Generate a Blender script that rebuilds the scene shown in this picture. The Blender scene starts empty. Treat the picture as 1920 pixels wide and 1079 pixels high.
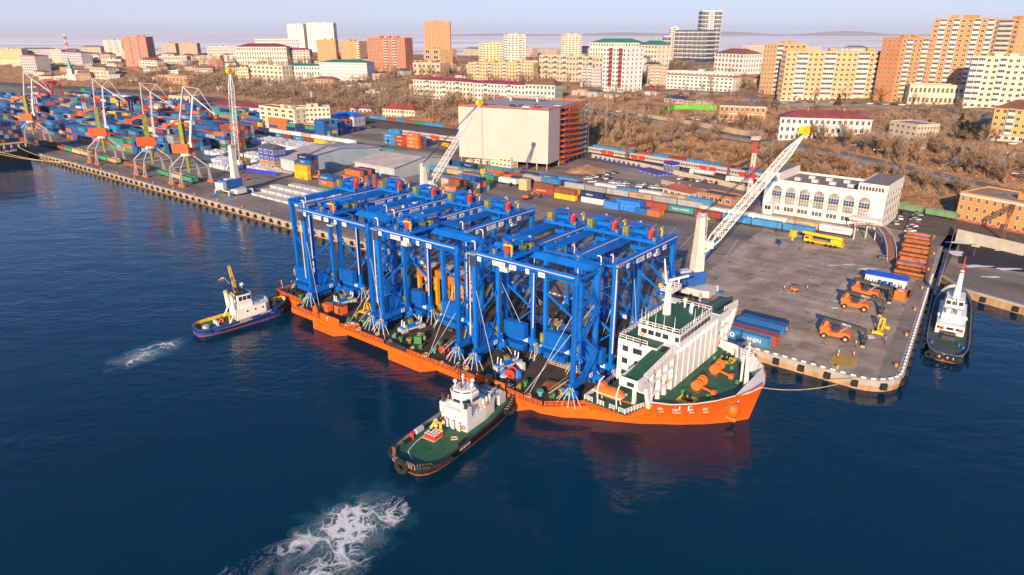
import bpy, math, random
import numpy as np
from mathutils import Vector, Matrix, noise as mnoise
random.seed(7); rng = np.random.default_rng(7)
sc = bpy.context.scene
COL = sc.collection
R = math.radians
PI = math.pi

# ------------------------------------------------------------------ camera
CAM_H = 80.0
PITCH = math.atan((539.5 - 62.0) / 1280.0)
cam_d = bpy.data.cameras.new('camera'); cam = bpy.data.objects.new('camera', cam_d); COL.objects.link(cam)
cam_d.sensor_width = 36.0; cam_d.lens = 24.0; cam_d.clip_start = 1.0; cam_d.clip_end = 90000.0
cam.location = (0, 0, CAM_H); cam.rotation_euler = (PI / 2 - PITCH, 0, 0)
sc.camera = cam

# ------------------------------------------------------------------ sky and sun
SHADOW_AZ = R(17)      # shadows run this far clockwise of +Y
SUN_EL = R(19)
world = bpy.data.worlds.new('World'); sc.world = world; world.use_nodes = True
nt = world.node_tree
bg = nt.nodes['Background']
sky = nt.nodes.new('ShaderNodeTexSky'); sky.sky_type = 'NISHITA'; sky.sun_disc = False
sky.sun_elevation = SUN_EL; sky.sun_rotation = PI + SHADOW_AZ
sky.air_density = 1.0; sky.dust_density = 1.0; sky.ozone_density = 1.6; sky.altitude = 50
tint = nt.nodes.new('ShaderNodeMix'); tint.data_type = 'RGBA'; tint.blend_type = 'MULTIPLY'; tint.inputs[0].default_value = 1.0
tint.inputs[7].default_value = (.50, .82, 1.35, 1); nt.links.new(sky.outputs[0], tint.inputs[6])
veil = nt.nodes.new('ShaderNodeMix'); veil.data_type = 'RGBA'   # haze thickens toward the horizon, alike all round
veil.inputs[7].default_value = (6.8, 7.1, 9.2, 1)
tc_ = nt.nodes.new('ShaderNodeTexCoord'); sx_n = nt.nodes.new('ShaderNodeSeparateXYZ'); nt.links.new(tc_.outputs['Generated'], sx_n.inputs[0])
ml = nt.nodes.new('ShaderNodeMath'); ml.operation = 'MULTIPLY'; ml.inputs[1].default_value = -9.0; nt.links.new(sx_n.outputs['Z'], ml.inputs[0])
ex = nt.nodes.new('ShaderNodeMath'); ex.operation = 'EXPONENT'; nt.links.new(ml.outputs[0], ex.inputs[0])
mm_ = nt.nodes.new('ShaderNodeMath'); mm_.operation = 'MULTIPLY'; mm_.inputs[1].default_value = .85; mm_.use_clamp = True; nt.links.new(ex.outputs[0], mm_.inputs[0]); nt.links.new(mm_.outputs[0], veil.inputs[0])
nt.links.new(tint.outputs[2], veil.inputs[6])
nt.links.new(veil.outputs[2], bg.inputs[0]); bg.inputs[1].default_value = 0.085
sun_d = bpy.data.lights.new('sun', 'SUN'); sun_d.energy = 5.0; sun_d.angle = R(0.6); sun_d.color = (1.0, 0.71, 0.43)
sun = bpy.data.objects.new('sun', sun_d); COL.objects.link(sun)
sd = Vector((math.sin(SHADOW_AZ) * math.cos(SUN_EL), math.cos(SHADOW_AZ) * math.cos(SUN_EL), -math.sin(SUN_EL)))
sun.rotation_euler = sd.to_track_quat('-Z', 'Y').to_euler()
sc.view_settings.view_transform = 'Standard'; sc.view_settings.look = 'None'
sc.view_settings.exposure = 0.58; sc.view_settings.gamma = 1.0
sc.render.engine = 'CYCLES'
sc.cycles.max_bounces = 6; sc.cycles.diffuse_bounces = 2; sc.cycles.glossy_bounces = 2
sc.cycles.transmission_bounces = 2; sc.cycles.transparent_max_bounces = 6; sc.cycles.volume_bounces = 0

# ------------------------------------------------------------------ surveying helpers (photo pixel -> place on the ground)
FPX = 1280.0; cp, sp = math.cos(PITCH), math.sin(PITCH)
def ray(u, v):
    x = (u - 960) / FPX; y = (v - 539.5) / FPX
    return x, cp - y * sp, -sp - y * cp
def G(u, v, z=0.0):
    d = ray(u, v); t = (z - CAM_H) / d[2]
    return d[0] * t, d[1] * t
def PX(x, y, z):
    dz = z - CAM_H; f = y * cp - dz * sp
    return 960 + FPX * x / f, 539.5 - FPX * (y * sp + dz * cp) / f
def Zat(x, y, v):
    a = (539.5 - v) / FPX
    return CAM_H + (a * y * cp - y * sp) / (cp + a * sp)
AX = (.782, -.623); BX = (.623, .782)      # along the quay / inland
QUAY = math.atan2(AX[1], AX[0])
def AB(a, b): return a * AX[0] + b * BX[0], a * AX[1] + b * BX[1]
def ab(x, y): return x * AX[0] + y * AX[1], x * BX[0] + y * BX[1]
def ST(s, t): return AB(s - 182.5, t + 105.5)    # ship frame: s from the stern, t from the near side
QB = 164.4; QZ = 3.0; YZ = 3.0
FA = [-2600, -1380, -990, -730, -583, -394, -249, -195, -136, -83, -49, -4, 300, 900]
FB = [330, 405, 478, 462, 446, 436, 420, 413, 400, 377, 366, 357, 344, 344]
PD = [-50, 0, 25, 60, 110, 165, 260, 400, 560, 640, 800, 99999]
PZ = [0, 0, 5, 12, 20, 28, 32, 36, 37, 33, -9, -9]
def terr(x, y):
    a, b = ab(x, y); d = b - np.interp(a, FA, FB)
    h = float(np.interp(d, PD, PZ))
    r = math.hypot(x, y)
    if r > 1750: h = max(h - (r - 1750) / 350 * 50 * (1 if d > 0 else 0), -9)
    if d > 30: h += min(1, (d - 30) / 80) * 3.0 * mnoise.noise((x / 130, y / 130, 0.3))
    return YZ - .12 + h
def hit(u, v):
    d = ray(u, v); t0 = 60.0; t = t0
    while t < 1900:
        x, y, z = d[0] * t, d[1] * t, CAM_H + d[2] * t
        if z < terr(x, y):
            lo, hi = t0, t
            for _ in range(24):
                m = (lo + hi) / 2
                if CAM_H + d[2] * m < terr(d[0] * m, d[1] * m): hi = m
                else: lo = m
            return d[0] * hi, d[1] * hi, CAM_H + d[2] * hi
        t0 = t; t += max(2.0, t * .006)
    # the sight line clears the ridge: take the crest it passes closest over
    best = min(np.arange(500, 1700, 25), key=lambda q: CAM_H + d[2] * q - terr(d[0] * q, d[1] * q))
    return d[0] * best, d[1] * best, CAM_H + d[2] * best

# ------------------------------------------------------------------ materials
MATS = {}
def mat(name, color, rough=.6, metal=0.0, var=.16, scale=.35, objcol=False, dirt=None, dirtamt=.0, spec=.4, bump=0.0, streak=False):
    if name in MATS: return MATS[name]
    m = bpy.data.materials.new(name); m.use_nodes = True; MATS[name] = m
    n = m.node_tree; L = n.links; b = n.nodes['Principled BSDF']
    b.inputs['Roughness'].default_value = rough; b.inputs['Metallic'].default_value = metal
    b.inputs['Specular IOR Level'].default_value = spec
    geo = n.nodes.new('ShaderNodeNewGeometry')
    nz = n.nodes.new('ShaderNodeTexNoise'); nz.inputs['Scale'].default_value = scale; nz.inputs['Detail'].default_value = 5
    src = geo.outputs['Position']
    if streak:
        mp = n.nodes.new('ShaderNodeMapping'); mp.inputs['Scale'].default_value = (1, 1, .18)
        L.new(src, mp.inputs[0]); src = mp.outputs[0]
    L.new(src, nz.inputs['Vector'])
    mr = n.nodes.new('ShaderNodeMapRange'); mr.inputs[1].default_value = .3; mr.inputs[2].default_value = .7
    mr.inputs[3].default_value = 1 - var; mr.inputs[4].default_value = 1 + var * .6
    L.new(nz.outputs[0], mr.inputs[0])
    hs = n.nodes.new('ShaderNodeVectorMath'); hs.operation = 'SCALE'; L.new(mr.outputs[0], hs.inputs['Scale'])
    if objcol:
        oi = n.nodes.new('ShaderNodeObjectInfo'); L.new(oi.outputs['Color'], hs.inputs[0])
    else:
        hs.inputs[0].default_value = color[:3]
    out = hs.outputs[0]
    if dirt:
        n2 = n.nodes.new('ShaderNodeTexNoise'); n2.inputs['Scale'].default_value = scale * 2.3; n2.inputs['Detail'].default_value = 7
        n2.inputs['Roughness'].default_value = .65; L.new(src, n2.inputs['Vector'])
        m2 = n.nodes.new('ShaderNodeMapRange'); m2.inputs[1].default_value = .68 - dirtamt * .25; m2.inputs[2].default_value = .78 - dirtamt * .2
        L.new(n2.outputs[0], m2.inputs[0])
        mx = n.nodes.new('ShaderNodeMix'); mx.data_type = 'RGBA'; L.new(m2.outputs[0], mx.inputs[0]); L.new(out, mx.inputs[6])
        mx.inputs[7].default_value = (*dirt[:3], 1); out = mx.outputs[2]
    L.new(out, b.inputs['Base Color'])
    if bump:
        bp = n.nodes.new('ShaderNodeBump'); bp.inputs['Strength'].default_value = bump; bp.inputs['Distance'].default_value = .3
        L.new(nz.outputs[0], bp.inputs['Height']); L.new(bp.outputs[0], b.inputs['Normal'])
    return m
RUST = (.16, .06, .025)
W_ = mat('white_paint', (.78, .77, .74), .5, var=.10, scale=.5, dirt=(.45, .36, .28), dirtamt=.1)
BLU = mat('crane_blue', (.004, .15, .62), .42, var=.22, scale=.22, spec=.3, dirt=(.01, .06, .22), dirtamt=.12, streak=True)
BLUD = mat('crane_blue_dark', (.004, .11, .46), .45, var=.15)
ORG = mat('hull_orange', (.80, .125, .008), .5, var=.16, scale=.25, dirt=(.36, .07, .02), dirtamt=.32, streak=True)
ORG2 = mat('orange_paint', (.80, .16, .03), .5, var=.15)
REDP = mat('red_paint', (.62, .05, .03), .5, var=.15)
YEL = mat('yellow_paint', (.85, .50, .02), .5, var=.12)
AMB = mat('amber_paint', (.85, .33, .01), .5, var=.12)
OLV = mat('olive_tarp', (.24, .25, .05), .8, var=.4, scale=1.2)
BLK = mat('black_rubber', (.018, .018, .02), .8, var=.3)
DKG = mat('dark_steel', (.05, .05, .055), .6, var=.3)
GRY = mat('galvanised', (.36, .36, .37), .45, metal=.3, var=.15)
LGR = mat('light_grey', (.55, .55, .56), .5, var=.1)
SIL = mat('silver_tarp', (.55, .56, .60), .35, var=.45, scale=1.5, bump=.8)
GRN = mat('deck_green', (.022, .12, .068), .6, var=.25, scale=.4, dirt=(.12, .07, .03), dirtamt=.12)
GRD = mat('machine_green', (.05, .22, .07), .6, var=.2)
RUSTM = mat('rusty_steel', (.22, .085, .035), .8, var=.35, scale=.6, dirt=(.08, .04, .025), dirtamt=.2)
GLS = mat('window_glass', (.03, .045, .065), .08, var=.2, spec=.6)
GLB = mat('blue_glass', (.02, .06, .16), .08, var=.3, spec=.7)
DECK = mat('cargo_deck', (.062, .05, .042), .85, var=.5, scale=.22, dirt=(.16, .085, .05), dirtamt=.35)
CONC = mat('concrete', (.37, .34, .31), .85, var=.25, scale=.25, dirt=(.16, .13, .11), dirtamt=.2)
CONO = mat('quay_face', (.42, .27, .16), .85, var=.35, scale=.5, dirt=(.22, .085, .035), dirtamt=.35, streak=True)
OBJC = mat('painted_metal', (1, 1, 1), .55, var=.20, scale=.5, objcol=True, dirt=(.10, .05, .03), dirtamt=.07, streak=True)
OBJW = mat('wall_paint', (1, 1, 1), .85, var=.12, scale=.12, objcol=True, spec=.2)
OBJR = mat('roof_sheet', (1, 1, 1), .7, var=.25, scale=.2, objcol=True, dirt=(.2, .17, .15), dirtamt=.12)
CARP = mat('car_paint', (1, 1, 1), .3, var=.03, objcol=True, spec=.5)
INK = mat('dark_lettering', (.015, .02, .06), .6, var=.05)
INKW = mat('white_lettering', (.8, .8, .78), .6, var=.05)
SKIN = mat('skin', (.5, .3, .22), .6, var=.1)
SNOW = mat('old_snow', (.72, .73, .78), .8, var=.12, scale=.6)
ROPE = mat('rope', (.55, .40, .22), .9, var=.2)

# ------------------------------------------------------------------ mesh builder
class MB:
    def __init__(s): s.v = []; s.f = []; s.m = []
    def poly(s, pts, m=0):
        i = len(s.v); s.v += [tuple(p) for p in pts]; s.f.append(tuple(range(i, i + len(pts)))); s.m.append(m); return s
    def hexa(s, c, m=0):
        i = len(s.v); s.v += [tuple(p) for p in c]
        for q in ((0, 3, 2, 1), (4, 5, 6, 7), (0, 1, 5, 4), (1, 2, 6, 5), (2, 3, 7, 6), (3, 0, 4, 7)):
            s.f.append(tuple(i + k for k in q)); s.m.append(m)
        return s
    def b(s, x0, x1, y0, y1, z0, z1, m=0):
        return s.hexa([(x0, y0, z0), (x1, y0, z0), (x1, y1, z0), (x0, y1, z0), (x0, y0, z1), (x1, y0, z1), (x1, y1, z1), (x0, y1, z1)], m)
    def bar(s, p, q, w, h=None, m=0, up=(0, 0, 1)):
        p = Vector(p); q = Vector(q); h = h or w; d = (q - p)
        if d.length < 1e-6: return s
        d.normalize(); u = Vector(up)
        if abs(d.dot(u)) > .98: u = Vector((1, 0, 0))
        r = d.cross(u).normalized() * (w / 2); u = r.cross(d).normalized() * (h / 2)
        c = []
        for e in (p, q): c += [e - r - u, e + r - u, e + r + u, e - r + u]
        i = len(s.v); s.v += [tuple(k) for k in c]
        for f in ((0, 1, 2, 3), (7, 6, 5, 4), (0, 4, 5, 1), (1, 5, 6, 2), (2, 6, 7, 3), (3, 7, 4, 0)):
            s.f.append(tuple(i + k for k in f)); s.m.append(m)
        return s
    def tube(s, p, q, r, n=8, r2=None, m=0, caps=True):
        p = Vector(p); q = Vector(q); r2 = r if r2 is None else r2; d = (q - p).normalized()
        u = Vector((0, 0, 1)) if abs(d.z) < .95 else Vector((1, 0, 0))
        a = d.cross(u).normalized(); b = a.cross(d)
        i = len(s.v)
        for e, rr in ((p, r), (q, r2)):
            for k in range(n):
                t = 2 * PI * k / n; s.v.append(tuple(e + a * (rr * math.cos(t)) + b * (rr * math.sin(t))))
        for k in range(n):
            j = (k + 1) % n; s.f.append((i + j, i + k, i + n + k, i + n + j)); s.m.append(m)
        if caps:
            s.f.append(tuple(i + k for k in range(n))); s.m.append(m)
            s.f.append(tuple(i + n + k for k in reversed(range(n)))); s.m.append(m)
        return s
    def path(s, pts, r, n=6, m=0):
        for p, q in zip(pts, pts[1:]): s.tube(p, q, r, n, m=m)
        return s
    def prism(s, out, z0, z1, m=0, mtop=None, mbot=None, out1=None):
        o1 = out1 or out; n = len(out); i = len(s.v)
        zf = (lambda k: z1[k]) if isinstance(z1, (list, tuple)) else (lambda k: z1)
        s.v += [(x, y, z0) for x, y in out]; s.v += [(o1[k][0], o1[k][1], zf(k)) for k in range(n)]
        for k in range(n):
            j = (k + 1) % n; s.f.append((i + k, i + j, i + n + j, i + n + k)); s.m.append(m)
        if mtop != -1: s.f.append(tuple(i + n + k for k in range(n))); s.m.append(m if mtop is None else mtop)
        if mbot != -1: s.f.append(tuple(i + k for k in reversed(range(n)))); s.m.append(m if mbot is None else mbot)
        return s
    def torus(s, c, axis, R0, r, n=12, k=6, m=0):
        c = Vector(c); ax = Vector(axis).normalized(); u = Vector((0, 0, 1)) if abs(ax.z) < .9 else Vector((1, 0, 0))
        a = ax.cross(u).normalized(); b = a.cross(ax); i = len(s.v)
        for x in range(n):
            t = 2 * PI * x / n; rad = a * math.cos(t) + b * math.sin(t)
            for y in range(k):
                f = 2 * PI * y / k; s.v.append(tuple(c + rad * (R0 + r * math.cos(f)) + ax * (r * math.sin(f))))
        for x in range(n):
            for y in range(k):
                s.f.append((i + x * k + y, i + ((x + 1) % n) * k + y, i + ((x + 1) % n) * k + (y + 1) % k, i + x * k + (y + 1) % k)); s.m.append(m)
        return s
    def ball(s, c, r, m=0, n=8, k=6, sz=1.0):
        i = len(s.v); c = Vector(c)
        for y in range(k + 1):
            f = PI * y / k
            for x in range(n):
                t = 2 * PI * x / n; s.v.append((c.x + r * math.sin(f) * math.cos(t), c.y + r * math.sin(f) * math.sin(t), c.z + r * sz * math.cos(f)))
        for y in range(k):
            for x in range(n):
                s.f.append((i + y * n + x, i + (y + 1) * n + x, i + (y + 1) * n + (x + 1) % n, i + y * n + (x + 1) % n)); s.m.append(m)
        return s
    def rail(s, pts, h=1.0, r=.05, gap=1.6, rails=(1.0, .5), m=0):
        for p, q in zip(pts, pts[1:]):
            p = Vector(p); q = Vector(q); n = max(1, int((q - p).length / gap))
            for fr in rails: s.bar(p + Vector((0, 0, h * fr)), q + Vector((0, 0, h * fr)), r * 2, m=m)
            for k in range(n + 1):
                e = p.lerp(q, k / n); s.bar(e, e + Vector((0, 0, h)), r * 2, m=m)
        return s
    def stair(s, p, q, w=.9, m=0, ax=(0, 1, 0), step=.6, hand=True):
        p = Vector(p); q = Vector(q); a = Vector(ax) * (w / 2)
        for sg in (-1, 1):
            s.bar(p + a * sg, q + a * sg, .1, .28, m=m)
            if hand: s.bar(p + a * sg + Vector((0, 0, 1)), q + a * sg + Vector((0, 0, 1)), .07, m=m)
        n = max(2, int((q - p).length / step))
        for k in range(n):
            e = p.lerp(q, (k + .5) / n); s.bar(e - a, e + a, .3, .06, m=m)
        return s
    def lattice(s, p, q, w0, w1, n, ch=.22, lc=.12, m=0, h0=None, h1=None, up=(0, 0, 1)):
        p = Vector(p); q = Vector(q); d = (q - p).normalized(); u = Vector(up)
        if abs(d.dot(u)) > .95: u = Vector((0, 1, 0))
        r = d.cross(u).normalized(); u = r.cross(d).normalized(); h0 = h0 or w0; h1 = h1 or w1
        def cr(t):
            e = p.lerp(q, t); w = (w0 + (w1 - w0) * t) / 2; h = (h0 + (h1 - h0) * t) / 2
            return [e - r * w - u * h, e + r * w - u * h, e + r * w + u * h, e - r * w + u * h]
        prev = cr(0)
        for k in range(n):
            cur = cr((k + 1) / n)
            for j in range(4):
                s.bar(prev[j], cur[j], ch, m=m); jj = (j + 1) % 4
                s.bar(prev[j] if k % 2 else prev[jj], cur[jj] if k % 2 else cur[j], lc, m=m)
                s.bar(cur[j], cur[jj], lc, m=m)
            prev = cur
        return s
    def mesh(s, name, mats, smooth=False):
        me = bpy.data.meshes.new(name); me.from_pydata(s.v, [], s.f)
        for k in (mats if isinstance(mats, (list, tuple)) else [mats]): me.materials.append(k)
        if len(me.materials) > 1: me.polygons.foreach_set('material_index', s.m)
        if smooth: me.polygons.foreach_set('use_smooth', [True] * len(s.f))
        me.update(); return me
    def build(s, name, mats, parent=None, loc=(0, 0, 0), rz=0, smooth=False, **kw):
        return obj(name, s.mesh(name, mats, smooth), parent, loc, rz, **kw)
def obj(name, data, parent=None, loc=(0, 0, 0), rz=0, scale=None, color=None, label=None, cat=None, group=None, kind=None):
    o = bpy.data.objects.new(name, data); COL.objects.link(o); o.location = loc
    if rz: o.rotation_euler = (0, 0, rz)
    if scale: o.scale = scale if isinstance(scale, (tuple, list)) else (scale,) * 3
    if color: o.color = (*color[:3], 1)
    if parent: o.parent = parent
    if label: o['label'] = label
    if cat: o['category'] = cat
    if group: o['group'] = group
    if kind: o['kind'] = kind
    return o
def thing(name, label, cat, loc=(0, 0, 0), rz=0, group=None, scale=None):
    return obj(name, None, None, loc, rz, scale, None, label, cat, group)
KIDS = {}
def kids(o):
    return [c for c in bpy.data.objects if c.parent is o]
def copy_tree(o, loc, rz, label=None, children=None, group=None):
    r = o.copy(); COL.objects.link(r); r.location = loc; r.rotation_euler = (0, 0, rz)
    if label: r['label'] = label
    if group: r['group'] = group
    for ch, subs in children:
        c = ch.copy(); COL.objects.link(c); c.parent = r
        for g in subs:
            d = g.copy(); COL.objects.link(d); d.parent = c
    return r
def tree_of(o): return [(c, kids(c)) for c in kids(o)]
def text_mesh(txt, size=1.0, mat_=None, extrude=.01):
    cu = bpy.data.curves.new('lettering', 'FONT'); cu.body = txt; cu.size = size; cu.extrude = extrude
    cu.align_x = 'CENTER'; cu.align_y = 'CENTER'; cu.resolution_u = 2
    to = bpy.data.objects.new('lettering', cu)
    COL.objects.link(to); dg = bpy.context.evaluated_depsgraph_get()
    me = bpy.data.meshes.new_from_object(to.evaluated_get(dg))
    bpy.data.objects.remove(to); me.materials.clear(); me.materials.append(mat_ or INK); return me
TXT = {}
def lettering(txt, size, parent, loc, rz, mat_=None, sx=1.0, shear=0):
    """upright lettering: reads along local +X after rotation rz, faces -Y"""
    k = (txt, size, mat_.name if mat_ else '', shear)
    if k not in TXT:
        me = text_mesh(txt, size, mat_)
        me.transform(Matrix.Rotation(PI / 2, 4, 'X'))
        if shear: me.transform(Matrix(((1, 0, shear, 0), (0, 1, 0, 0), (0, 0, 1, 0), (0, 0, 0, 1))))
        TXT[k] = me
    return obj('lettering', TXT[k], parent, loc, rz, (sx, 1, 1))
# ================================================================== the setting
def water_mat():
    m = bpy.data.materials.new('harbour_water'); m.use_nodes = True; n = m.node_tree; L = n.links; b = n.nodes['Principled BSDF']
    b.inputs['Base Color'].default_value = (.001, .018, .036, 1); b.inputs['Roughness'].default_value = .045
    b.inputs['IOR'].default_value = 1.333; b.inputs['Specular IOR Level'].default_value = .5
    geo = n.nodes.new('ShaderNodeNewGeometry')
    mp = n.nodes.new('ShaderNodeMapping'); mp.inputs['Rotation'].default_value = (0, 0, R(20)); mp.inputs['Scale'].default_value = (.55, 1.0, 1)
    L.new(geo.outputs['Position'], mp.inputs[0])
    h = None
    wl_ = n.nodes.new('ShaderNodeMapping'); wl_.inputs['Rotation'].default_value = (0, 0, R(-28)); wl_.inputs['Scale'].default_value = (.35, 1, 1); L.new(geo.outputs['Position'], wl_.inputs[0])
    wn = n.nodes.new('ShaderNodeTexNoise'); wn.inputs['Scale'].default_value = .022; wn.inputs['Detail'].default_value = 5; wn.inputs['Distortion'].default_value = .6; L.new(wl_.outputs[0], wn.inputs['Vector'])
    wm = n.nodes.new('ShaderNodeMapRange'); wm.inputs[1].default_value = .36; wm.inputs[2].default_value = .62; wm.inputs[3].default_value = .22; wm.inputs[4].default_value = 1.25; L.new(wn.outputs[0], wm.inputs[0])   # wind lanes and slicks
    for scale, dist, det in ((.13, .30, 3), (.5, .16, 4), (1.9, .04, 3)):
        nz = n.nodes.new('ShaderNodeTexNoise'); nz.inputs['Scale'].default_value = scale; nz.inputs['Detail'].default_value = det
        L.new(mp.outputs[0], nz.inputs['Vector'])
        bp = n.nodes.new('ShaderNodeBump'); bp.inputs['Strength'].default_value = 1.0; bp.inputs['Distance'].default_value = dist
        if scale > .3: L.new(wm.outputs[0], bp.inputs['Strength'])
        L.new(nz.outputs[0], bp.inputs['Height'])
        if h: L.new(h, bp.inputs['Normal'])
        h = bp.outputs[0]
    L.new(h, b.inputs['Normal'])
    # broad colour drift: clearer and siltier water
    nz = n.nodes.new('ShaderNodeTexNoise'); nz.inputs['Scale'].default_value = .012; nz.inputs['Detail'].default_value = 4; L.new(geo.outputs['Position'], nz.inputs['Vector'])
    rp = n.nodes.new('ShaderNodeMix'); rp.data_type = 'RGBA'; L.new(nz.outputs[0], rp.inputs[0])
    rp.inputs[6].default_value = (.0002, .018, .042, 1); rp.inputs[7].default_value = (.0003, .036, .080, 1); out = rp.outputs[2]
    # aerated turquoise water churned up behind the two working tugs
    for (u0, v0, u1, v1, wd) in ((730, 915, 560, 1085, 11), (345, 637, 210, 690, 7)):
        p, q = G(u0, v0), G(u1, v1); an = math.atan2(q[1] - p[1], q[0] - p[0]); ln = math.hypot(q[0] - p[0], q[1] - p[1])
        m2 = n.nodes.new('ShaderNodeMapping'); m2.vector_type = 'TEXTURE'; m2.inputs['Location'].default_value = ((p[0] + q[0]) / 2, (p[1] + q[1]) / 2, 0); m2.inputs['Rotation'].default_value = (0, 0, an); m2.inputs['Scale'].default_value = (ln * .62, wd, 1)
        L.new(geo.outputs['Position'], m2.inputs[0]); ds = n.nodes.new('ShaderNodeVectorMath'); ds.operation = 'LENGTH'; L.new(m2.outputs[0], ds.inputs[0])
        nw = n.nodes.new('ShaderNodeTexNoise'); nw.inputs['Scale'].default_value = .22; nw.inputs['Detail'].default_value = 6; L.new(geo.outputs['Position'], nw.inputs['Vector'])
        ad = n.nodes.new('ShaderNodeMath'); ad.operation = 'MULTIPLY_ADD'; ad.inputs[1].default_value = 1.5; ad.inputs[2].default_value = -.75; L.new(nw.outputs[0], ad.inputs[0])
        sm_ = n.nodes.new('ShaderNodeMath'); sm_.operation = 'ADD'; L.new(ds.outputs['Value'], sm_.inputs[0]); L.new(ad.outputs[0], sm_.inputs[1])
        mr = n.nodes.new('ShaderNodeMapRange'); mr.inputs[1].default_value = .95; mr.inputs[2].default_value = .2; mr.inputs[3].default_value = 0; mr.inputs[4].default_value = .7; L.new(sm_.outputs[0], mr.inputs[0])
        mx = n.nodes.new('ShaderNodeMix'); mx.data_type = 'RGBA'; L.new(mr.outputs[0], mx.inputs[0]); L.new(out, mx.inputs[6]); mx.inputs[7].default_value = (.03, .15, .19, 1); out = mx.outputs[2]
    L.new(out, b.inputs['Base Color'])
    return m
def quad(name, corners, m, z, **kw):
    return MB().poly([(x, y, z) for x, y in corners]).build(name, m, **kw)
MB().poly([(-2600, -300, 0), (2600, -300, 0), (2600, 3000, 0), (-2600, 3000, 0)]).build('water', water_mat(), kind='structure')
def ice_mat():
    m = bpy.data.materials.new('sea_ice'); m.use_nodes = True; n = m.node_tree; L = n.links; b = n.nodes['Principled BSDF']; b.inputs['Roughness'].default_value = .8
    geo = n.nodes.new('ShaderNodeNewGeometry'); mp = n.nodes.new('ShaderNodeMapping'); mp.inputs['Scale'].default_value = (.00028, .0014, 1); L.new(geo.outputs['Position'], mp.inputs[0])
    nz = n.nodes.new('ShaderNodeTexNoise'); nz.inputs['Scale'].default_value = 1.6; nz.inputs['Detail'].default_value = 7; nz.inputs['Roughness'].default_value = .6; L.new(mp.outputs[0], nz.inputs['Vector'])
    cr = n.nodes.new('ShaderNodeValToRGB'); e = cr.color_ramp.elements; e[0].position = .34; e[0].color = (.46, .45, .56, 1); e[1].position = .52; e[1].color = (.90, .90, .93, 1)
    L.new(nz.outputs[0], cr.inputs[0]); L.new(cr.outputs[0], b.inputs['Base Color']); return m
MB().poly([(-42000, 3000, .4), (42000, 3000, .4), (42000, 52000, .4), (-42000, 52000, .4)]).poly([(-2600, 1500, .4), (2600, 850, .4), (2600, 3000, .4), (-2600, 3000, .4)]).build('sea_ice', ice_mat(), kind='structure')
# low far shore beyond the ice
mb = MB(); n = 60
for i in range(n):
    def hh(i): return 30 + 190 * max(0, mnoise.noise((i * .13, 5.2, 0)) + .25) * math.sin(PI * i / n)
    x0, x1 = -2000 + 22000 * i / n, -2000 + 22000 * (i + 1) / n
    mb.poly([(x0, 21000, 0), (x1, 21000, 0), (x1, 23000, hh(i + 1)), (x0, 23000, hh(i))]); mb.poly([(x0, 23000, hh(i)), (x1, 23000, hh(i + 1)), (x1, 26000, 0), (x0, 26000, 0)])
mb.build('far_hills', mat('far_hill_soil', (.42, .42, .46), .9, scale=.002), smooth=True, kind='structure')

# --- terrain
def soil_mat():
    m = bpy.data.materials.new('dry_hillside'); m.use_nodes = True; n = m.node_tree; L = n.links; b = n.nodes['Principled BSDF']; b.inputs['Roughness'].default_value = .95
    b.inputs['Specular IOR Level'].default_value = .1
    geo = n.nodes.new('ShaderNodeNewGeometry')
    def nz(s, d=6):
        k = n.nodes.new('ShaderNodeTexNoise'); k.inputs['Scale'].default_value = s; k.inputs['Detail'].default_value = d; k.inputs['Roughness'].default_value = .65; L.new(geo.outputs['Position'], k.inputs['Vector']); return k.outputs[0]
    cr = n.nodes.new('ShaderNodeValToRGB'); e = cr.color_ramp.elements
    e[0].position = .36; e[0].color = (.20, .12, .075, 1); e[1].position = .60; e[1].color = (.46, .29, .165, 1); L.new(nz(.09), cr.inputs[0])
    c2 = n.nodes.new('ShaderNodeMapRange'); c2.inputs[1].default_value = .66; c2.inputs[2].default_value = .70; L.new(nz(.035, 8), c2.inputs[0])
    mx = n.nodes.new('ShaderNodeMix'); mx.data_type = 'RGBA'; L.new(c2.outputs[0], mx.inputs[0]); L.new(cr.outputs[0], mx.inputs[6]); mx.inputs[7].default_value = (.6, .6, .64, 1)
    L.new(mx.outputs[2], b.inputs['Base Color'])
    bp = n.nodes.new('ShaderNodeBump'); bp.inputs['Distance'].default_value = 1.2; L.new(nz(.4), bp.inputs['Height']); L.new(bp.outputs[0], b.inputs['Normal'])
    return m
SOIL = soil_mat()
aa = np.concatenate([np.arange(-2600, -1000, 40), np.arange(-1000, -400, 20), np.arange(-400, 260, 9), np.arange(260, 900, 40)])
dd = np.concatenate([np.arange(-14, 200, 8), np.arange(200, 560, 18), np.arange(560, 900, 30)])
V = []; F = []
for a in aa:
    fb = float(np.interp(a, FA, FB))
    for d in dd:
        x, y = AB(a, fb + d); z = terr(x, y)
        if 6 < d < 560: z += .7 * mnoise.noise((x / 9, y / 9, 1.7)) * min(1, d / 30)
        V.append((x, y, z if d > -10 else YZ - 2))
nd = len(dd)
for i in range(len(aa) - 1):
    for j in range(nd - 1): F.append((i * nd + j, (i + 1) * nd + j, (i + 1) * nd + j + 1, i * nd + j + 1))
me = bpy.data.meshes.new('hillside'); me.from_pydata(V, [], F); me.materials.append(SOIL); me.polygons.foreach_set('use_smooth', [True] * len(F)); me.update()
obj('hillside', me, kind='structure')

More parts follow.
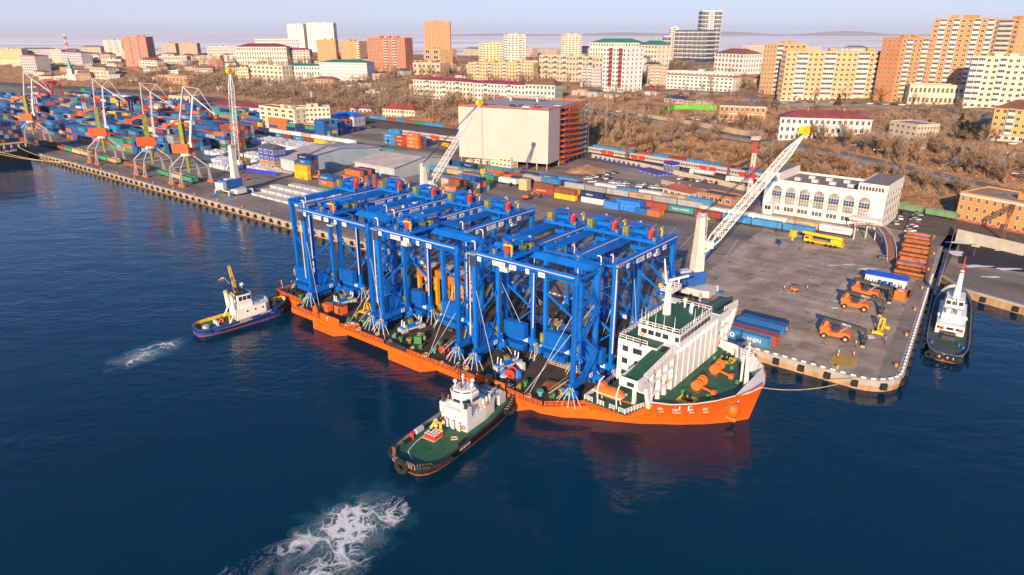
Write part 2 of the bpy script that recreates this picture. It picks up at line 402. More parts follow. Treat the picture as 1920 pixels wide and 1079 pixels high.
# --- harbour yard and quay
def yard_mat():
    m = bpy.data.materials.new('yard_asphalt'); m.use_nodes = True; n = m.node_tree; L = n.links; b = n.nodes['Principled BSDF']
    geo = n.nodes.new('ShaderNodeNewGeometry')
    mp = n.nodes.new('ShaderNodeMapping'); mp.inputs['Rotation'].default_value = (0, 0, -QUAY); L.new(geo.outputs['Position'], mp.inputs[0])
    mp2 = n.nodes.new('ShaderNodeMapping'); mp2.inputs['Scale'].default_value = (.35, 1, 1); L.new(mp.outputs[0], mp2.inputs[0])
    def nz(s, d, src):
        k = n.nodes.new('ShaderNodeTexNoise'); k.inputs['Scale'].default_value = s; k.inputs['Detail'].default_value = d; k.inputs['Roughness'].default_value = .62; L.new(src, k.inputs['Vector']); return k.outputs[0]
    cr = n.nodes.new('ShaderNodeValToRGB'); e = cr.color_ramp.elements
    e[0].position = .35; e[0].color = (.11, .092, .082, 1); e[1].position = .66; e[1].color = (.34, .285, .235, 1); L.new(nz(.055, 7, mp2.outputs[0]), cr.inputs[0])
    # tyre-worn dark stripes and stains
    c3 = n.nodes.new('ShaderNodeMapRange'); c3.inputs[1].default_value = .55; c3.inputs[2].default_value = .72; L.new(nz(.22, 6, mp2.outputs[0]), c3.inputs[0])
    mx = n.nodes.new('ShaderNodeMix'); mx.data_type = 'RGBA'; L.new(c3.outputs[0], mx.inputs[0]); L.new(cr.outputs[0], mx.inputs[6]); mx.inputs[7].default_value = (.06, .055, .055, 1)
    c4 = n.nodes.new('ShaderNodeMapRange'); c4.inputs[1].default_value = .735; c4.inputs[2].default_value = .75; L.new(nz(.05, 9, geo.outputs['Position']), c4.inputs[0])
    m2 = n.nodes.new('ShaderNodeMix'); m2.data_type = 'RGBA'; L.new(c4.outputs[0], m2.inputs[0]); L.new(mx.outputs[2], m2.inputs[6]); m2.inputs[7].default_value = (.6, .6, .66, 1)
    L.new(m2.outputs[2], b.inputs['Base Color']); b.inputs['Roughness'].default_value = .8
    return m
YARD = yard_mat()
QE = -17.5; QE2 = -27.0       # right-hand quay edge: at the corner / far inland
pts = [AB(-2200, QB + 1.2)] + [AB(QE - 8, QB + 1.2), AB(QE - 2.5, QB + 3), AB(QE - 1.3, QB + 8), AB(QE2 - 1.3, 300)]
fr = [AB(a, float(np.interp(a, FA, FB)) + 2) for a in (-28, -49, -83, -136, -195, -249, -394, -583, -730, -990, -1380, -2200)]
MB().poly([(x, y, YZ) for x, y in pts + fr]).build('yard_ground', YARD, kind='structure')
# quay wall: coping beam, face, fenders
quay = obj('quay', None, kind='structure')
def edge_pts():
    P = [(-2200, QB), (QE - 9, QB)]
    for k in range(1, 7):
        t = PI / 2 * k / 6; P.append((QE - 9 + 9 * math.sin(t), QB + 9 - 9 * math.cos(t)))
    P.append((QE2, 300)); return P
EP = edge_pts()
mb = MB(); mf = MB(); ms = MB()
for (a0, b0), (a1, b1) in zip(EP, EP[1:]):
    d = Vector((a1 - a0, b1 - b0)).normalized(); nrm = Vector((-d.y, d.x))
    def q(a, b, o, z): x, y = AB(a + nrm.x * o, b + nrm.y * o); return (x, y, z)
    mb.hexa([q(a0, b0, 0, 1.5), q(a1, b1, 0, 1.5), q(a1, b1, 1.5, 1.5), q(a0, b0, 1.5, 1.5), q(a0, b0, 0, YZ + .12), q(a1, b1, 0, YZ + .12), q(a1, b1, 1.5, YZ + .12), q(a0, b0, 1.5, YZ + .12)])
    mf.hexa([q(a0, b0, .35, -3), q(a1, b1, .35, -3), q(a1, b1, 1.4, -3), q(a0, b0, 1.4, -3), q(a0, b0, .35, 1.5), q(a1, b1, .35, 1.5), q(a1, b1, 1.4, 1.5), q(a0, b0, 1.4, 1.5)])
mb.build('coping_beam', CONC, quay); mf.build('sheet_pile_face', CONO, quay)
fend = MB().b(-.7, .7, -.75, .1, -1.0, .55).mesh('rubber_fender', BLK)
tyre = MB().torus((0, 0, 0), (0, 1, 0), .75, .33).mesh('tyre', BLK)
kerb = MB().b(-.55, .55, -.22, .22, 0, .34).mesh('kerb_block', OBJW)
boll = MB().tube((0, 0, 0), (0, 0, .5), .3, 10, .24).tube((0, 0, .5), (0, 0, .75), .42, 10, .42).mesh('bollard', AMB)
def along(P, step, off=0):
    out = []; acc = off
    for (a0, b0), (a1, b1) in zip(P, P[1:]):
        L_ = math.hypot(a1 - a0, b1 - b0)
        while acc < L_:
            t = acc / L_; out.append((a0 + (a1 - a0) * t, b0 + (b1 - b0) * t, math.atan2(b1 - b0, a1 - a0))); acc += step
        acc -= L_
    return out
for a, b, an in along([(-640, QB)] + EP[1:], 6.2):
    x, y = AB(a, b)
    obj('fender', fend, quay, (x, y, 1.9), QUAY + an)
k = 0
for a, b, an in along([(-150, QB)] + EP[1:], 1.15):
    nrm = (-math.sin(an), math.cos(an)); x, y = AB(a + nrm[0] * .55, b + nrm[1] * .55); k += 1
    if k % 2 or b > 262: continue
    obj('kerb_block', kerb, quay, (x, y, YZ + .12), QUAY + an, color=(.8, .8, .78))
for i, (a, b, an) in enumerate(along([(-480, QB)] + EP[1:], 22, 9)):
    nrm = (-math.sin(an), math.cos(an)); x, y = AB(a + nrm[0] * 2.2, b + nrm[1] * 2.2)
    obj('bollard', boll, quay, (x, y, YZ + .1), 0)
# paving slabs near the corner
slab = MB().b(-2.43, 2.43, -2.93, 2.93, -.1, .035).mesh('concrete_slab', mat('slab_concrete', (1, 1, 1), .85, var=.35, scale=.13, objcol=True, dirt=(.11, .09, .08), dirtamt=.42))
for i in range(12):
    for j in range(25):
        a = -24.5 - i * 5.0; b = QB + 4.6 + j * 6.0
        lim = np.interp(b, [QB, 300], [QE, QE2])
        a += lim - QE
        g = .31 + random.uniform(-.05, .05); x, y = AB(a, b)
        o = obj('concrete_slab', slab, quay, (x, y, YZ + random.uniform(0, .02)), QUAY, color=(g * 1.16, g * .98, g * .80))
# second pier on the far side of the basin
p2 = [AB(-15, 251.5), AB(120, 204), AB(300, 204), AB(300, 346), AB(QE2 + 3, 350), AB(QE2 + 5, 262)]
MB().prism(p2, -3, 2.6, 0, mtop=1).build('pier', [CONO, YARD], kind='structure')
mb = MB()
for p, q in zip(p2, p2[1:2]): mb.bar((*p, 2.75), (*q, 2.75), 1.0, .7)
mb.bar((*p2[5], 2.75), (*p2[0], 2.75), 1.0, .7)
mb.build('pier_coping', CONC, kind='structure')
for k in range(14):
    t = (k + .5) / 14; x = p2[0][0] + (p2[1][0] - p2[0][0]) * t * .45; y = p2[0][1] + (p2[1][1] - p2[0][1]) * t * .45
    if k % 2: obj('pier_fender', fend, None, (x, y, 1.5), QUAY + R(-19), kind='structure')
# --- roads laid over the hillside
ASPH = mat('asphalt', (.17, .155, .15), .85, var=.3, scale=.15)
def ribbon(name, pix, w, m, lift=.9, step=6, kind='structure'):
    P = [Vector(hit(u, v)) for u, v in pix]; pts = [P[0]]
    for p, q in zip(P, P[1:]):
        n = max(1, int((q - p).length / step)); pts += [p.lerp(q, (k + 1) / n) for k in range(n)]
    V = []; F = []
    for i, p in enumerate(pts):
        d = (pts[min(i + 1, len(pts) - 1)] - pts[max(i - 1, 0)]); d.z = 0; d.normalize(); nr = Vector((-d.y, d.x, 0))
        z = max(terr(p.x + nr.x * e, p.y + nr.y * e) for e in (-w / 2, 0, w / 2)) + lift
        for e in (-w / 2, w / 2): V.append((p.x + nr.x * e, p.y + nr.y * e, z))
        for e in (-w / 2 - 1.5, w / 2 + 1.5): V.append((p.x + nr.x * e, p.y + nr.y * e, z - 2.2))
    for i in range(len(pts) - 1):
        a, b = i * 4, i * 4 + 4
        F += [(a + 1, a, b, b + 1), (a, a + 2, b + 2, b), (a + 3, a + 1, b + 1, b + 3)]
    me = bpy.data.meshes.new(name); me.from_pydata(V, [], F); me.materials.append(m); me.update()
    return obj(name, me, kind=kind)
ribbon('hill_road', [(1085, 205), (1180, 218), (1280, 237), (1370, 258), (1460, 272), (1560, 290), (1660, 312), (1740, 330), (1919, 372)], 9, ASPH)
ribbon('upper_road', [(1440, 198), (1540, 196), (1640, 199), (1740, 203), (1830, 212), (1880, 258)], 8, ASPH)
ribbon('town_street', [(1190, 165), (1260, 175), (1400, 178), (1440, 200)], 7, ASPH)
# --- wake foam churned up by the tugs: lace of real patches lying on the water
def foam_mat():
    m = bpy.data.materials.new('foam'); m.use_nodes = True; n = m.node_tree; L = n.links; b = n.nodes['Principled BSDF']
    b.inputs['Base Color'].default_value = (.80, .84, .86, 1); b.inputs['Roughness'].default_value = .9
    at = n.nodes.new('ShaderNodeAttribute'); at.attribute_name = 'froth'; L.new(at.outputs['Fac'], b.inputs['Alpha']); return m
FOAM = foam_mat()
def foam(name, c, ang, L_, Wd, cell, seed, amt):
    """lacy foam: a water-level mesh kept only where bubbles lie, thinning to its edges"""
    nx, ny = int(L_ / cell), int(Wd / cell); ca, sa = math.cos(ang), math.sin(ang); D = np.zeros((nx + 1, ny + 1)); V = []
    for i in range(nx + 1):
        for j in range(ny + 1):
            lx, ly = i / nx, j / ny - .5; x, y = lx * L_, ly * Wd
            wx = x + 2.4 * mnoise.noise((x / 5, y / 5, seed)) + .8 * mnoise.noise((x / 1.6, y / 1.6, seed)); wy = y + 2.4 * mnoise.noise((x / 5, y / 5, seed + 9)) + .8 * mnoise.noise((x / 1.6, y / 1.6, seed + 4))
            l1 = 1 - abs(mnoise.noise((wx / 3.4, wy / 2.6, seed + 3))) * 3.2; l2 = 1 - abs(mnoise.noise((wx / 1.1, wy / .9, seed + 5))) * 2.6; big = mnoise.noise((x / 8, y / 6, seed + 1))
            hw = .22 + .26 * min(1, lx * 1.6); env = max(0, 1 - (abs(ly) / hw) ** 2) * max(0, 1 - lx) ** .5 * min(1, lx * 5 + .12)
            D[i, j] = max(0, min(1, (max(l1, .9 * l2) * .9 + .7 * big + .9 * env - amt) * 2.2)) * min(1, env * 5)
            fz = .5 + .5 * mnoise.noise((x / .35, y / .35, seed)); soft = .5 + .8 * mnoise.noise((x / 2.6, y / 2.2, seed + 7))
            D[i, j] = min(1, max(D[i, j] * (.55 + .6 * fz), .28 * max(0, soft) * fz * min(1, env * 1.6)))
            V.append((c[0] + x * ca - y * sa, c[1] + x * sa + y * ca, .06))
    F = []
    for i in range(nx):
        for j in range(ny):
            if D[i:i + 2, j:j + 2].max() > .04: a = i * (ny + 1) + j; F.append((a, a + ny + 1, a + ny + 2, a + 1))
    me = bpy.data.meshes.new(name); me.from_pydata(V, [], F); me.materials.append(FOAM)
    at = me.attributes.new('froth', 'FLOAT', 'POINT'); at.data.foreach_set('value', D.ravel()); me.update()
    return obj(name, me, kind='stuff')
p = G(738, 922); q = G(560, 1075)
foam('wake_foam', p, math.atan2(q[1] - p[1], q[0] - p[0]), 36, 25, .16, 3.0, 1.06)
p = G(352, 636); q = G(190, 694)
foam('wake_foam', p, math.atan2(q[1] - p[1], q[0] - p[0]), 24, 14, .18, 8.6, 1.12)
# --- railway bed at the hill foot
BALL = mat('ballast', (.13, .105, .09), .95, var=.3, scale=.4)
def strip(name, a0, a1, f0, f1, m, z, n=60, kind='structure'):
    V = []; F = []
    for i in range(n + 1):
        a = a0 + (a1 - a0) * i / n
        for f in (f0, f1): V.append((*AB(a, f(a)), z))
    for i in range(n): F.append((2 * i, 2 * i + 2, 2 * i + 3, 2 * i + 1))
    me = bpy.data.meshes.new(name); me.from_pydata(V, [], F); me.materials.append(m); me.update(); return obj(name, me, kind=kind)
fl = lambda o: (lambda a: float(np.interp(a, FA, FB)) + o)
strip('railway_bed', -1400, 20, fl(-42), fl(3), BALL, YZ + .02)
RAILM = mat('rail_steel', (.25, .20, .17), .4, metal=.6)
for o in (-8, -14, -20, -27, -34):
    for e in (-.75, .75): strip('rail', -1200, 20, fl(o + e - .12), fl(o + e + .12), RAILM, YZ + .2)
for b in (173.0, 177.5, 180.5, 188.3):
    for e in (-.75, .75): strip('rail', -900, -345, lambda a: b + e - .1, lambda a: b + e + .1, RAILM, YZ + .03, 2)
LINE = mat('line_paint', (.55, .53, .50), .8)
for k in range(9):
    a0 = -135 + k * 9; MB().poly([(*AB(a0, 205), YZ + .012), (*AB(a0 + .25, 205), YZ + .012), (*AB(a0 - 11.75, 262), YZ + .012), (*AB(a0 - 12, 262), YZ + .012)]).build('painted_line', LINE, kind='structure')
MB().poly([(*G(u, v, 2.6), 2.62) for u, v in ((1796, 494), (1925, 512), (1925, 474), (1800, 458))]).build('asphalt_patch', mat('fresh_asphalt', (.035, .033, .034), .8, var=.3, scale=.2), kind='structure')
# ================================================================== the heavy-lift ship
CT = 30.0; DZ = 3.8
sx0, sy0 = ST(0, 0)
ship = thing('cargo_ship', 'orange deck cargo ship carrying tall blue gantry cranes, white bridge at its bow', 'ship', (sx0, sy0, 0), QUAY)
# hull: afterbody prism + lofted bow
stn = [  # s, halfwidth at waterline, halfwidth at top, z top, s shift of the waterline point
    (104, 27, 27, 3.8, 0), (109, 25.2, 26.2, 3.8, 0), (114.5, 21.6, 22.2, 5.2, 0), (119, 19.5, 20.4, 6.1, 0), (124, 16.6, 19.9, 6.4, 0), (126.8, 14.4, 19.6, 7.6, 0),
    (131, 11.3, 18.3, 7.9, 0), (135, 7.9, 15.6, 8.3, 0), (138.2, 4.8, 12.3, 8.7, -.4), (140.8, 2.4, 8.4, 9.1, -1.0), (142.6, .9, 4.6, 9.5, -1.8), (143.9, .15, .6, 9.9, -2.6)]
mb = MB()
mb.prism([(0, 6), (104, 3), (104, 57), (0, 54)], -4, 3.6, 0)
prof = lambda w0, w1, k: w0 + (w1 - w0) * (k ** 1.6)
NZ = 7; rows = []
for s, w0, w1, zt, sh in stn:
    rows.append([(s + sh * (1 - k / NZ), prof(w0, w1, k / NZ), (zt + 1.0) * k / NZ - 1.0) for k in range(NZ + 1)])
for sg in (-1, 1):
    i0 = len(mb.v)
    for r in rows: mb.v += [(s, CT + sg * w, z) for s, w, z in r]
    n = NZ + 1
    for i in range(len(rows) - 1):
        for k in range(NZ):
            q = (i0 + i * n + k, i0 + (i + 1) * n + k, i0 + (i + 1) * n + k + 1, i0 + i * n + k + 1)
            mb.f.append(q if sg < 0 else q[::-1]); mb.m.append(0)
hull = mb.build('hull', ORG, ship)
def flank(s, z):
    S = [r[0] for r in stn]
    def col(j): return float(np.interp(s, S, [r[j] for r in stn]))
    k = (z + 1) / (col(3) + 1); return CT - prof(col(1), col(2), k)
# side walkway, stern step and sponsons
mb = MB()
mb.prism([(0, 4.5), (13.2, 4.5), (14.6, .3), (106.5, .3), (114.5, 7.2), (114.5, 12), (0, 12)], 2.3, DZ - .06)
mb.prism([(0, 12), (104, 12), (104, 58), (0, 55)], 2.3, DZ - .06)
mb.build('side_walkway', ORG, ship)
for x0, x1 in ((25, 34), (57, 68.6), (87, 99)):
    MB().prism([(x0, .15), (x1, .15), (x1 + 2.6, 3.2), (x0, 3.2)], -2, 2.3).b(x0 + .1, x1 - .6, .02, .15, .55, .75).build('sponson', ORG, ship)
# cargo deck plating
mb = MB()
mb.prism([(.2, 5.0), (13.4, 5.0), (14.9, .8), (106.2, .8), (114, 7.4), (114, 54), (104, 57.6), (.2, 54.6)], DZ - .05, DZ)
mb.build('deck_plating', DECK, ship)
for x0, x1 in ((28.5, 37), (87.5, 96)):
    MB().b(x0, x1, .35, .5, DZ, DZ + 2.0).build('bulwark_panel', ORG, ship)
    mk = MB().tube((0, -.03, 0), (0, .03, 0), .3, 8).b(-.12, .12, -.03, .03, -.8, -.2).build('painted_mark', INKW, ship, (x0 + 3.2, .33, DZ + 1.2))
for pts in ([(14.8, .5), (19, .5)], [(19.6, .5), (24, .5)], [(24.6, .5), (27.8, .5)], [(37.6, .5), (44, .5)], [(44.6, .5), (52, .5)], [(52.4, .5), (55, .5)], [(64, .5), (72, .5)], [(72.6, .5), (79, .5)], [(79.6, .5), (87, .5)],
            [(96.6, .5), (101, .5)], [(101.5, .5), (106.3, .5)], [(106.8, .9), (113.8, 7)], [(.4, 4.8), (6, 4.8)], [(6.5, 4.8), (13.2, 4.8)], [(.4, 5), (.4, 22)]):
    MB().rail([(x, y, DZ) for x, y in pts], 1.1, .055, 1.3, (1, .66, .33)).build('railing', ORG2, ship)
for k in range(5): MB().rail([(56.4 + k * 1.5, .6, DZ), (57.4 + k * 1.5, .6, DZ)], 1.2, .13, 1.0, (1, .5)).build('fairlead_frame', DKG, ship)
# forecastle deck and bulwark lining
inner = [(s, (prof(w0, w1, 7.2 / (zt + 1)) if s > 126 else w1) - .3) for s, w0, w1, zt, sh in stn if 141.5 > s > 118]
out = [(115.2, CT - 20.2)] + [(s, CT - max(.2, w)) for s, w in inner] + [(s, CT + max(.2, w)) for s, w in reversed(inner)] + [(115.2, CT + 20.2)]
MB().prism(out, 5.9, 6.3).build('forecastle_deck', GRN, ship)
mb = MB()
for sg in (-1, 1):
    B = [(s, CT + sg * w1, zt, CT + sg * (prof(w0, w1, 7.2 / (zt + 1)) - .35)) for s, w0, w1, zt, sh in stn if 141.5 > s >= 126.8]
    for p, q in zip(B, B[1:]):
        t = sg * .35
        mb.hexa([(p[0], p[1] - t, p[2] - .02), (q[0], q[1] - t, q[2] - .02), (q[0], q[1], q[2] - .02), (p[0], p[1], p[2] - .02), (p[0], p[1] - t, p[2] + .12), (q[0], q[1] - t, q[2] + .12), (q[0], q[1] + .03 * sg, q[2] + .12), (p[0], p[1] + .03 * sg, p[2] + .12)])
        mb.poly([(p[0], p[3], 6.3), (q[0], q[3], 6.3), (q[0], q[1] - t, q[2]), (p[0], p[1] - t, p[2])])
    for s in np.arange(128, 141, 1.3):
        ci = lambda j: float(np.interp(s, [r[0] for r in stn], [r[j] for r in stn]))
        zt = ci(3); wi = prof(ci(1), ci(2), 7.2 / (zt + 1)) - .36; wt = ci(2) - .36
        mb.hexa([(s, CT + sg * wi, 6.3), (s + .12, CT + sg * wi, 6.3), (s + .12, CT + sg * (wi - .8), 6.3), (s, CT + sg * (wi - .8), 6.3), (s, CT + sg * wt, zt), (s + .12, CT + sg * wt, zt), (s + .12, CT + sg * (wt - .2), zt), (s, CT + sg * (wt - .2), zt)])
    mb.build('bulwark', W_, ship); mb = MB()

MB().prism([(140.6, CT - 8.2), (142.4, CT - 4.6), (143.6, CT - .8), (143.6, CT + .8), (142.4, CT + 4.6), (140.6, CT + 8.2)], 8.7, 9.05).build('breasthook', W_, ship)
# lifeboat deck overhang
MB().prism([(114.4, 10), (114.4, 7), (122.5, 9.4), (125, 11.5)], 3.2, 5.8, 0, out1=[(113.8, 11.5), (113.8, 5.2), (124, 5.2), (126, 11.5)]).build('overhang', ORG, ship)
MB().prism([(113.9, 11.5), (113.9, 5.3), (123.9, 5.3), (125.8, 11.5)], 5.8, 6.0).build('lifeboat_deck', GRN, ship)
for pts in ([(114, 5.5), (116, 5.5)], [(117.2, 5.5), (118.8, 5.5)], [(120.2, 5.5), (121.4, 5.5)], [(122.4, 5.5), (123.8, 5.5)], [(123.9, 5.6), (125.6, 10.6)], [(114, 5.6), (114, 20)]):
    MB().rail([(x, y, 6) for x, y in pts], 1.1, .06, .8, (1, .66, .33)).build('railing', W_, ship)
# accommodation and wheelhouse
acc = MB(); acc.b(114.5, 124.0, 18, 42, DZ, 16.2).b(124.0, 127.0, 20.5, 45, 6.2, 16.0)
acc.build('accommodation_block', W_, ship)
MB().b(114.7, 123.8, 18.2, 41.8, 16.2, 16.26).build('top_deck', GRN, ship)
wpane = MB().b(-.5, .5, -.05, .06, -.5, .5).mesh('window_pane', GLS)
def pane(p, w, h, rz, parent=ship): return obj('window', wpane, parent, p, rz, (w, 1, h))
for x, w in ((116.4, 1.4), (119.4, 2.2)):
    for z in (14.2, 11.2, 8.2): pane((x, 17.97, z), w if z > 12 or w < 2 else 1.2, 1.3, 0)
for k in range(6): pane((114.48, 21 + k * 3.6, 14), 1.2, 1.1, -PI / 2); pane((114.48, 21 + k * 3.6, 10.8), 1.2, 1.1, -PI / 2)
wh = MB().b(117.2, 127.2, 22, 39, 16.2, 19.0).build('wheelhouse', W_, ship)
MB().b(117.4, 127.0, 22.2, 38.8, 19.0, 19.08).build('wheelhouse_roof', GRN, ship)
for k in range(4): pane((118.6 + k * 1.75, 21.97, 17.7), 1.35, 1.1, 0)
pane((126.6, 21.97, 17.7), .9, 1.1, 0); MB().b(124.9, 125.8, 21.93, 22, 16.3, 18.3).build('door', LGR, ship)
for k in range(9): pane((127.23, 23.2 + k * 1.75, 17.8), 1.4, 1.1, PI / 2)
MB().rail([(117.4, 39, 19.05), (117.4, 22, 19.05), (127, 22, 19.05), (127, 39, 19.05), (117.4, 39, 19.05)], 1.1, .06, 1.4).build('railing', W_, ship)
MB().rail([(114.7, 42, 16.2), (114.7, 18.1, 16.2), (121.6, 18.1, 16.2)], 1.1, .06, 1.4).build('railing', W_, ship)
# bridge wings, ramped a little to their ends
def wing(y0, y1, z0, z1, nm):
    MB().hexa([(122.8, y0, z0 - 1), (127.0, y0, z0 - 1), (127.0, y1, z1 - 1), (122.8, y1, z1 - 1), (122.8, y0, z0), (127.0, y0, z0), (127.0, y1, z1), (122.8, y1, z1)]).build(nm, W_, ship)
    MB().hexa([(122.9, y0 + .1, z0), (126.8, y0 + .1, z0), (126.8, y1, z1), (122.9, y1, z1), (122.9, y0 + .1, z0 + .05), (126.8, y0 + .1, z0 + .05), (126.8, y1, z1 + .05), (122.9, y1, z1 + .05)]).build('wing_deck', GRN, ship)
    MB().hexa([(124.6, y0 + 2, z0 + .06), (125.6, y0 + 2, z0 + .06), (125.6, y1, z1 + .06), (124.6, y1, z1 + .06), (124.6, y0 + 2, z0 + .09), (125.6, y0 + 2, z0 + .09), (125.6, y1, z1 + .09), (124.6, y1, z1 + .09)]).build('walk_strip', BLK, ship)
    MB().rail([(126.9, y0 + 2.5, z0 + .25), (126.9, y1 - .3, z1)], 1.1, .07, 1.2, (1, .66, .33)).build('railing', W_, ship)
wing(4.5, 20.5, 14.2, 16.1, 'bridge_wing'); wing(45, 56.5, 16.1, 15.6, 'bridge_wing')
MB().b(122.8, 127.05, 4.3, 4.5, 13.0, 15.1).b(126.85, 127.05, 4.5, 7, 13, 15.2).b(122.8, 123.0, 4.5, 18, 13.6, 15.0).build('wing_bulwark', W_, ship)
pane((125.4, 4.27, 13.9), 1.6, .9, 0)
# pierced front screens carrying the wings
def screen(ys, zb):
    mb = MB(); T = (126.2, 127.0)
    for y in ys: mb.b(T[0], T[1], y - .35, y + .35, 6.2, 15)
    for z, h in ((8.9, .5), (11.9, .5), (14.4, .9)): mb.b(T[0] + .01, T[1] - .01, min(ys), max(ys), z - h / 2, z + h / 2)
    for y0, y1 in zip(ys, ys[1:]):
        for z0, z1 in ((6.3, 8.65), (9.15, 11.65), (12.15, 14)):
            for yy, dy in ((y0 + .35, .5), (y1 - .35, -.5)):
                for zz, dz in ((z0, .5), (z1, -.5)):
                    mb.poly([(T[1] - .02, yy, zz), (T[1] - .02, yy + dy, zz), (T[1] - .02, yy, zz + dz)]); mb.poly([(T[0] + .02, yy, zz), (T[0] + .02, yy + dy, zz), (T[0] + .02, yy, zz + dz)])
    return mb
m_ = screen([11.2, 14.6, 17.6, 20.8], 6.3); m_.bar((126.6, 5.2, 13.4), (126.6, 11.0, 11.6), .8, 1.3).bar((126.6, 8.6, 12.9), (126.6, 10.9, 6.2), .8, 1.0)
m_.build('wing_screen', W_, ship)
m_ = screen([45, 48.6, 51.6], 6.3); m_.bar((126.6, 56, 14.4), (126.6, 51.5, 8.0), .8, 1.2); m_.build('wing_screen', W_, ship)
MB().b(123.0, 125.8, 11, 18, 8.75, 9).b(123, 125.8, 8.5, 18, 11.75, 12.0).b(123.0, 123.7, 10, 10.7, 6, 13.2).b(123, 123.7, 17.2, 17.9, 6, 13.8).build('wing_decks', W_, ship)
for k in range(8): MB().b(127.0, 127.12, 22.3 + k * 3, 22.5 + k * 3, 6.4, 15.6).build('stiffener', W_, ship)
for k in range(13): MB().bar((127.1, 21.5 + k * 1.75, 14.6), (127.4, 21.5 + k * 1.75, 15.7), .12, .5).build('bracket', W_, ship)
# mast on the wheelhouse
mast = MB().tube((119.5, 31, 19), (119.5, 31, 26.5), 1.0, 10, .62).tube((119.5, 31, 26.5), (119.5, 31, 27), .9, 10).build('mast', W_, ship, smooth=False)
MB().b(118.4, 121.6, 29, 33, 25.2, 25.35).rail([(118.4, 29, 25.3), (121.6, 29, 25.3), (121.6, 33, 25.3), (118.4, 33, 25.3)], 1, .06, 1.2).b(118.6, 122, 29.8, 32.6, 22.6, 22.75).build('mast_platform', W_, mast)
MB().tube((119.0, 30.6, 26.6), (118.4, 30, 32.5), .35, 8, .15).bar((119, 29, 29), (118.6, 32, 29), .12).build('mast_pole', W_, mast)
MB().bar((120.2, 29.5, 27.9), (122.6, 34.2, 28.2), .35, .5).tube((121.4, 31.8, 26.6), (121.4, 31.8, 27.9), .2).build('radar_scanner', W_, mast)
MB().b(118.1, 118.8, 28.6, 29.4, 26.0, 26.9).build('lamp_housing', YEL, mast)
for x, y, h in ((121, 37.4, 1.6), (124, 34.6, 1.9)):
    MB().tube((x, y, 19), (x, y, 19 + h), .25, 8).ball((x, y, 19.3 + h), .55).build('antenna_dome', W_, ship)
MB().b(123.2, 123.9, 34.9, 35.6, 19.1, 20.6).build('roof_cabinet', mat('pale_blue_paint', (.25, .45, .72)), ship)
for x, y in ((117.6, 22.4), (119.2, 22.4), (121, 22.5), (117.7, 24), (123, 22.6), (125.4, 22.8), (126.8, 30), (126.8, 34)):
    MB().tube((x, y, 19), (x, y, 22.5), .09, 5, .03).tube((x, y, 19), (x, y, 20), .16, 6).build('whip_antenna', W_, ship)
for p in ((118.3, 21.9, 16.9), (127.1, 17.2, 9.6), (127.1, 46, 8.5)): MB().torus(p, (0, 1, 0) if p[0] < 120 else (1, 0, 0), .4, .13, 10, 5).build('lifebuoy', ORG2, ship)
# bow lettering in two scripts, roll of the flank followed character by character
def on_flank(txt, s, z, size):
    d = .4; p = Vector((s, flank(s, z), z)); ts = Vector((2 * d, flank(s + d, z) - flank(s - d, z), 0)).normalized()
    tz = Vector((0, flank(s, z + .4) - flank(s, z - .4), .8)); tz = (tz - ts * tz.dot(ts)).normalized(); nn = ts.cross(tz)
    o = obj('lettering', text_mesh(txt, size, INKW, .03), ship)
    M_ = Matrix((ts, tz, nn)).transposed().to_4x4(); M_.translation = p + nn * .09; o.matrix_local = M_
for txt, rom, s in (('金', 'JIN', 128.2), ('湾', 'WAN', 130.9), ('时', 'SHI', 133.4), ('代', 'DAI', 135.7)):
    on_flank(txt, s, 5.5, 1.25); on_flank(rom, s - .1, 4.3, .75)
# anchor in its pocket
an = MB().ball((139.6, flank(139.4, 4.2) + .6, 4.0), 1.5, sz=1.2).build('anchor_pocket', ORG, ship, smooth=True)
y_ = flank(139.5, 2.4)
MB().bar((139.3, y_ - .9, 4.2), (139.6, y_ - .5, 1.6), .35).bar((138.4, y_ - .8, 2.3), (140.4, y_ - .3, 1.5), .5, .8).build('anchor', ORG2, ship)
# lifeboat and davits
lb = thing('lifeboat', 'orange enclosed lifeboat slung beside the white bridge of the cargo ship', 'lifeboat', (*ST(119, 7.4), 8.9), QUAY)
mb = MB(); rr = []
for k in range(11):
    t = -1 + k / 5; w = 1.45 * (max(0, 1 - abs(t) ** 3.2)) ** .5 + .05; rr.append([(t * 3.7, w * math.cos(a), -.25 + (1.25 if math.sin(a) > 0 else 1.2) * math.sin(a) * (max(0, 1 - abs(t) ** 5)) ** .4) for a in np.linspace(0, 2 * PI, 13)[:-1]])
for r in rr: mb.v += r
for i in range(10):
    for k in range(12): mb.f.append((i * 12 + k, i * 12 + (k + 1) % 12, i * 12 + 12 + (k + 1) % 12, i * 12 + 12 + k)); mb.m.append(0)
mb.build('hull', ORG2, lb, smooth=True)
MB().prism([(-2.6, -.8), (-.9, -.8), (-.9, .8), (-2.6, .8)], .8, 1.55, out1=[(-2.3, -.6), (-1.1, -.6), (-1.1, .6), (-2.3, .6)]).build('conning_cabin', ORG2, lb)
MB().b(-3.5, 3.5, -1.52, 1.52, -.35, -.18).build('rubbing_strake', W_, lb)
for x in (-2.2, 2.4): MB().path([(119 + x, 6.4, 6), (119 + x, 6.0, 9.0), (119 + x, 6.9, 10.9), (119 + x, 8.6, 11.2)], .16).tube((119 + x, 8.2, 6), (119 + x, 7.6, 8), .14).build('davit', W_, ship)
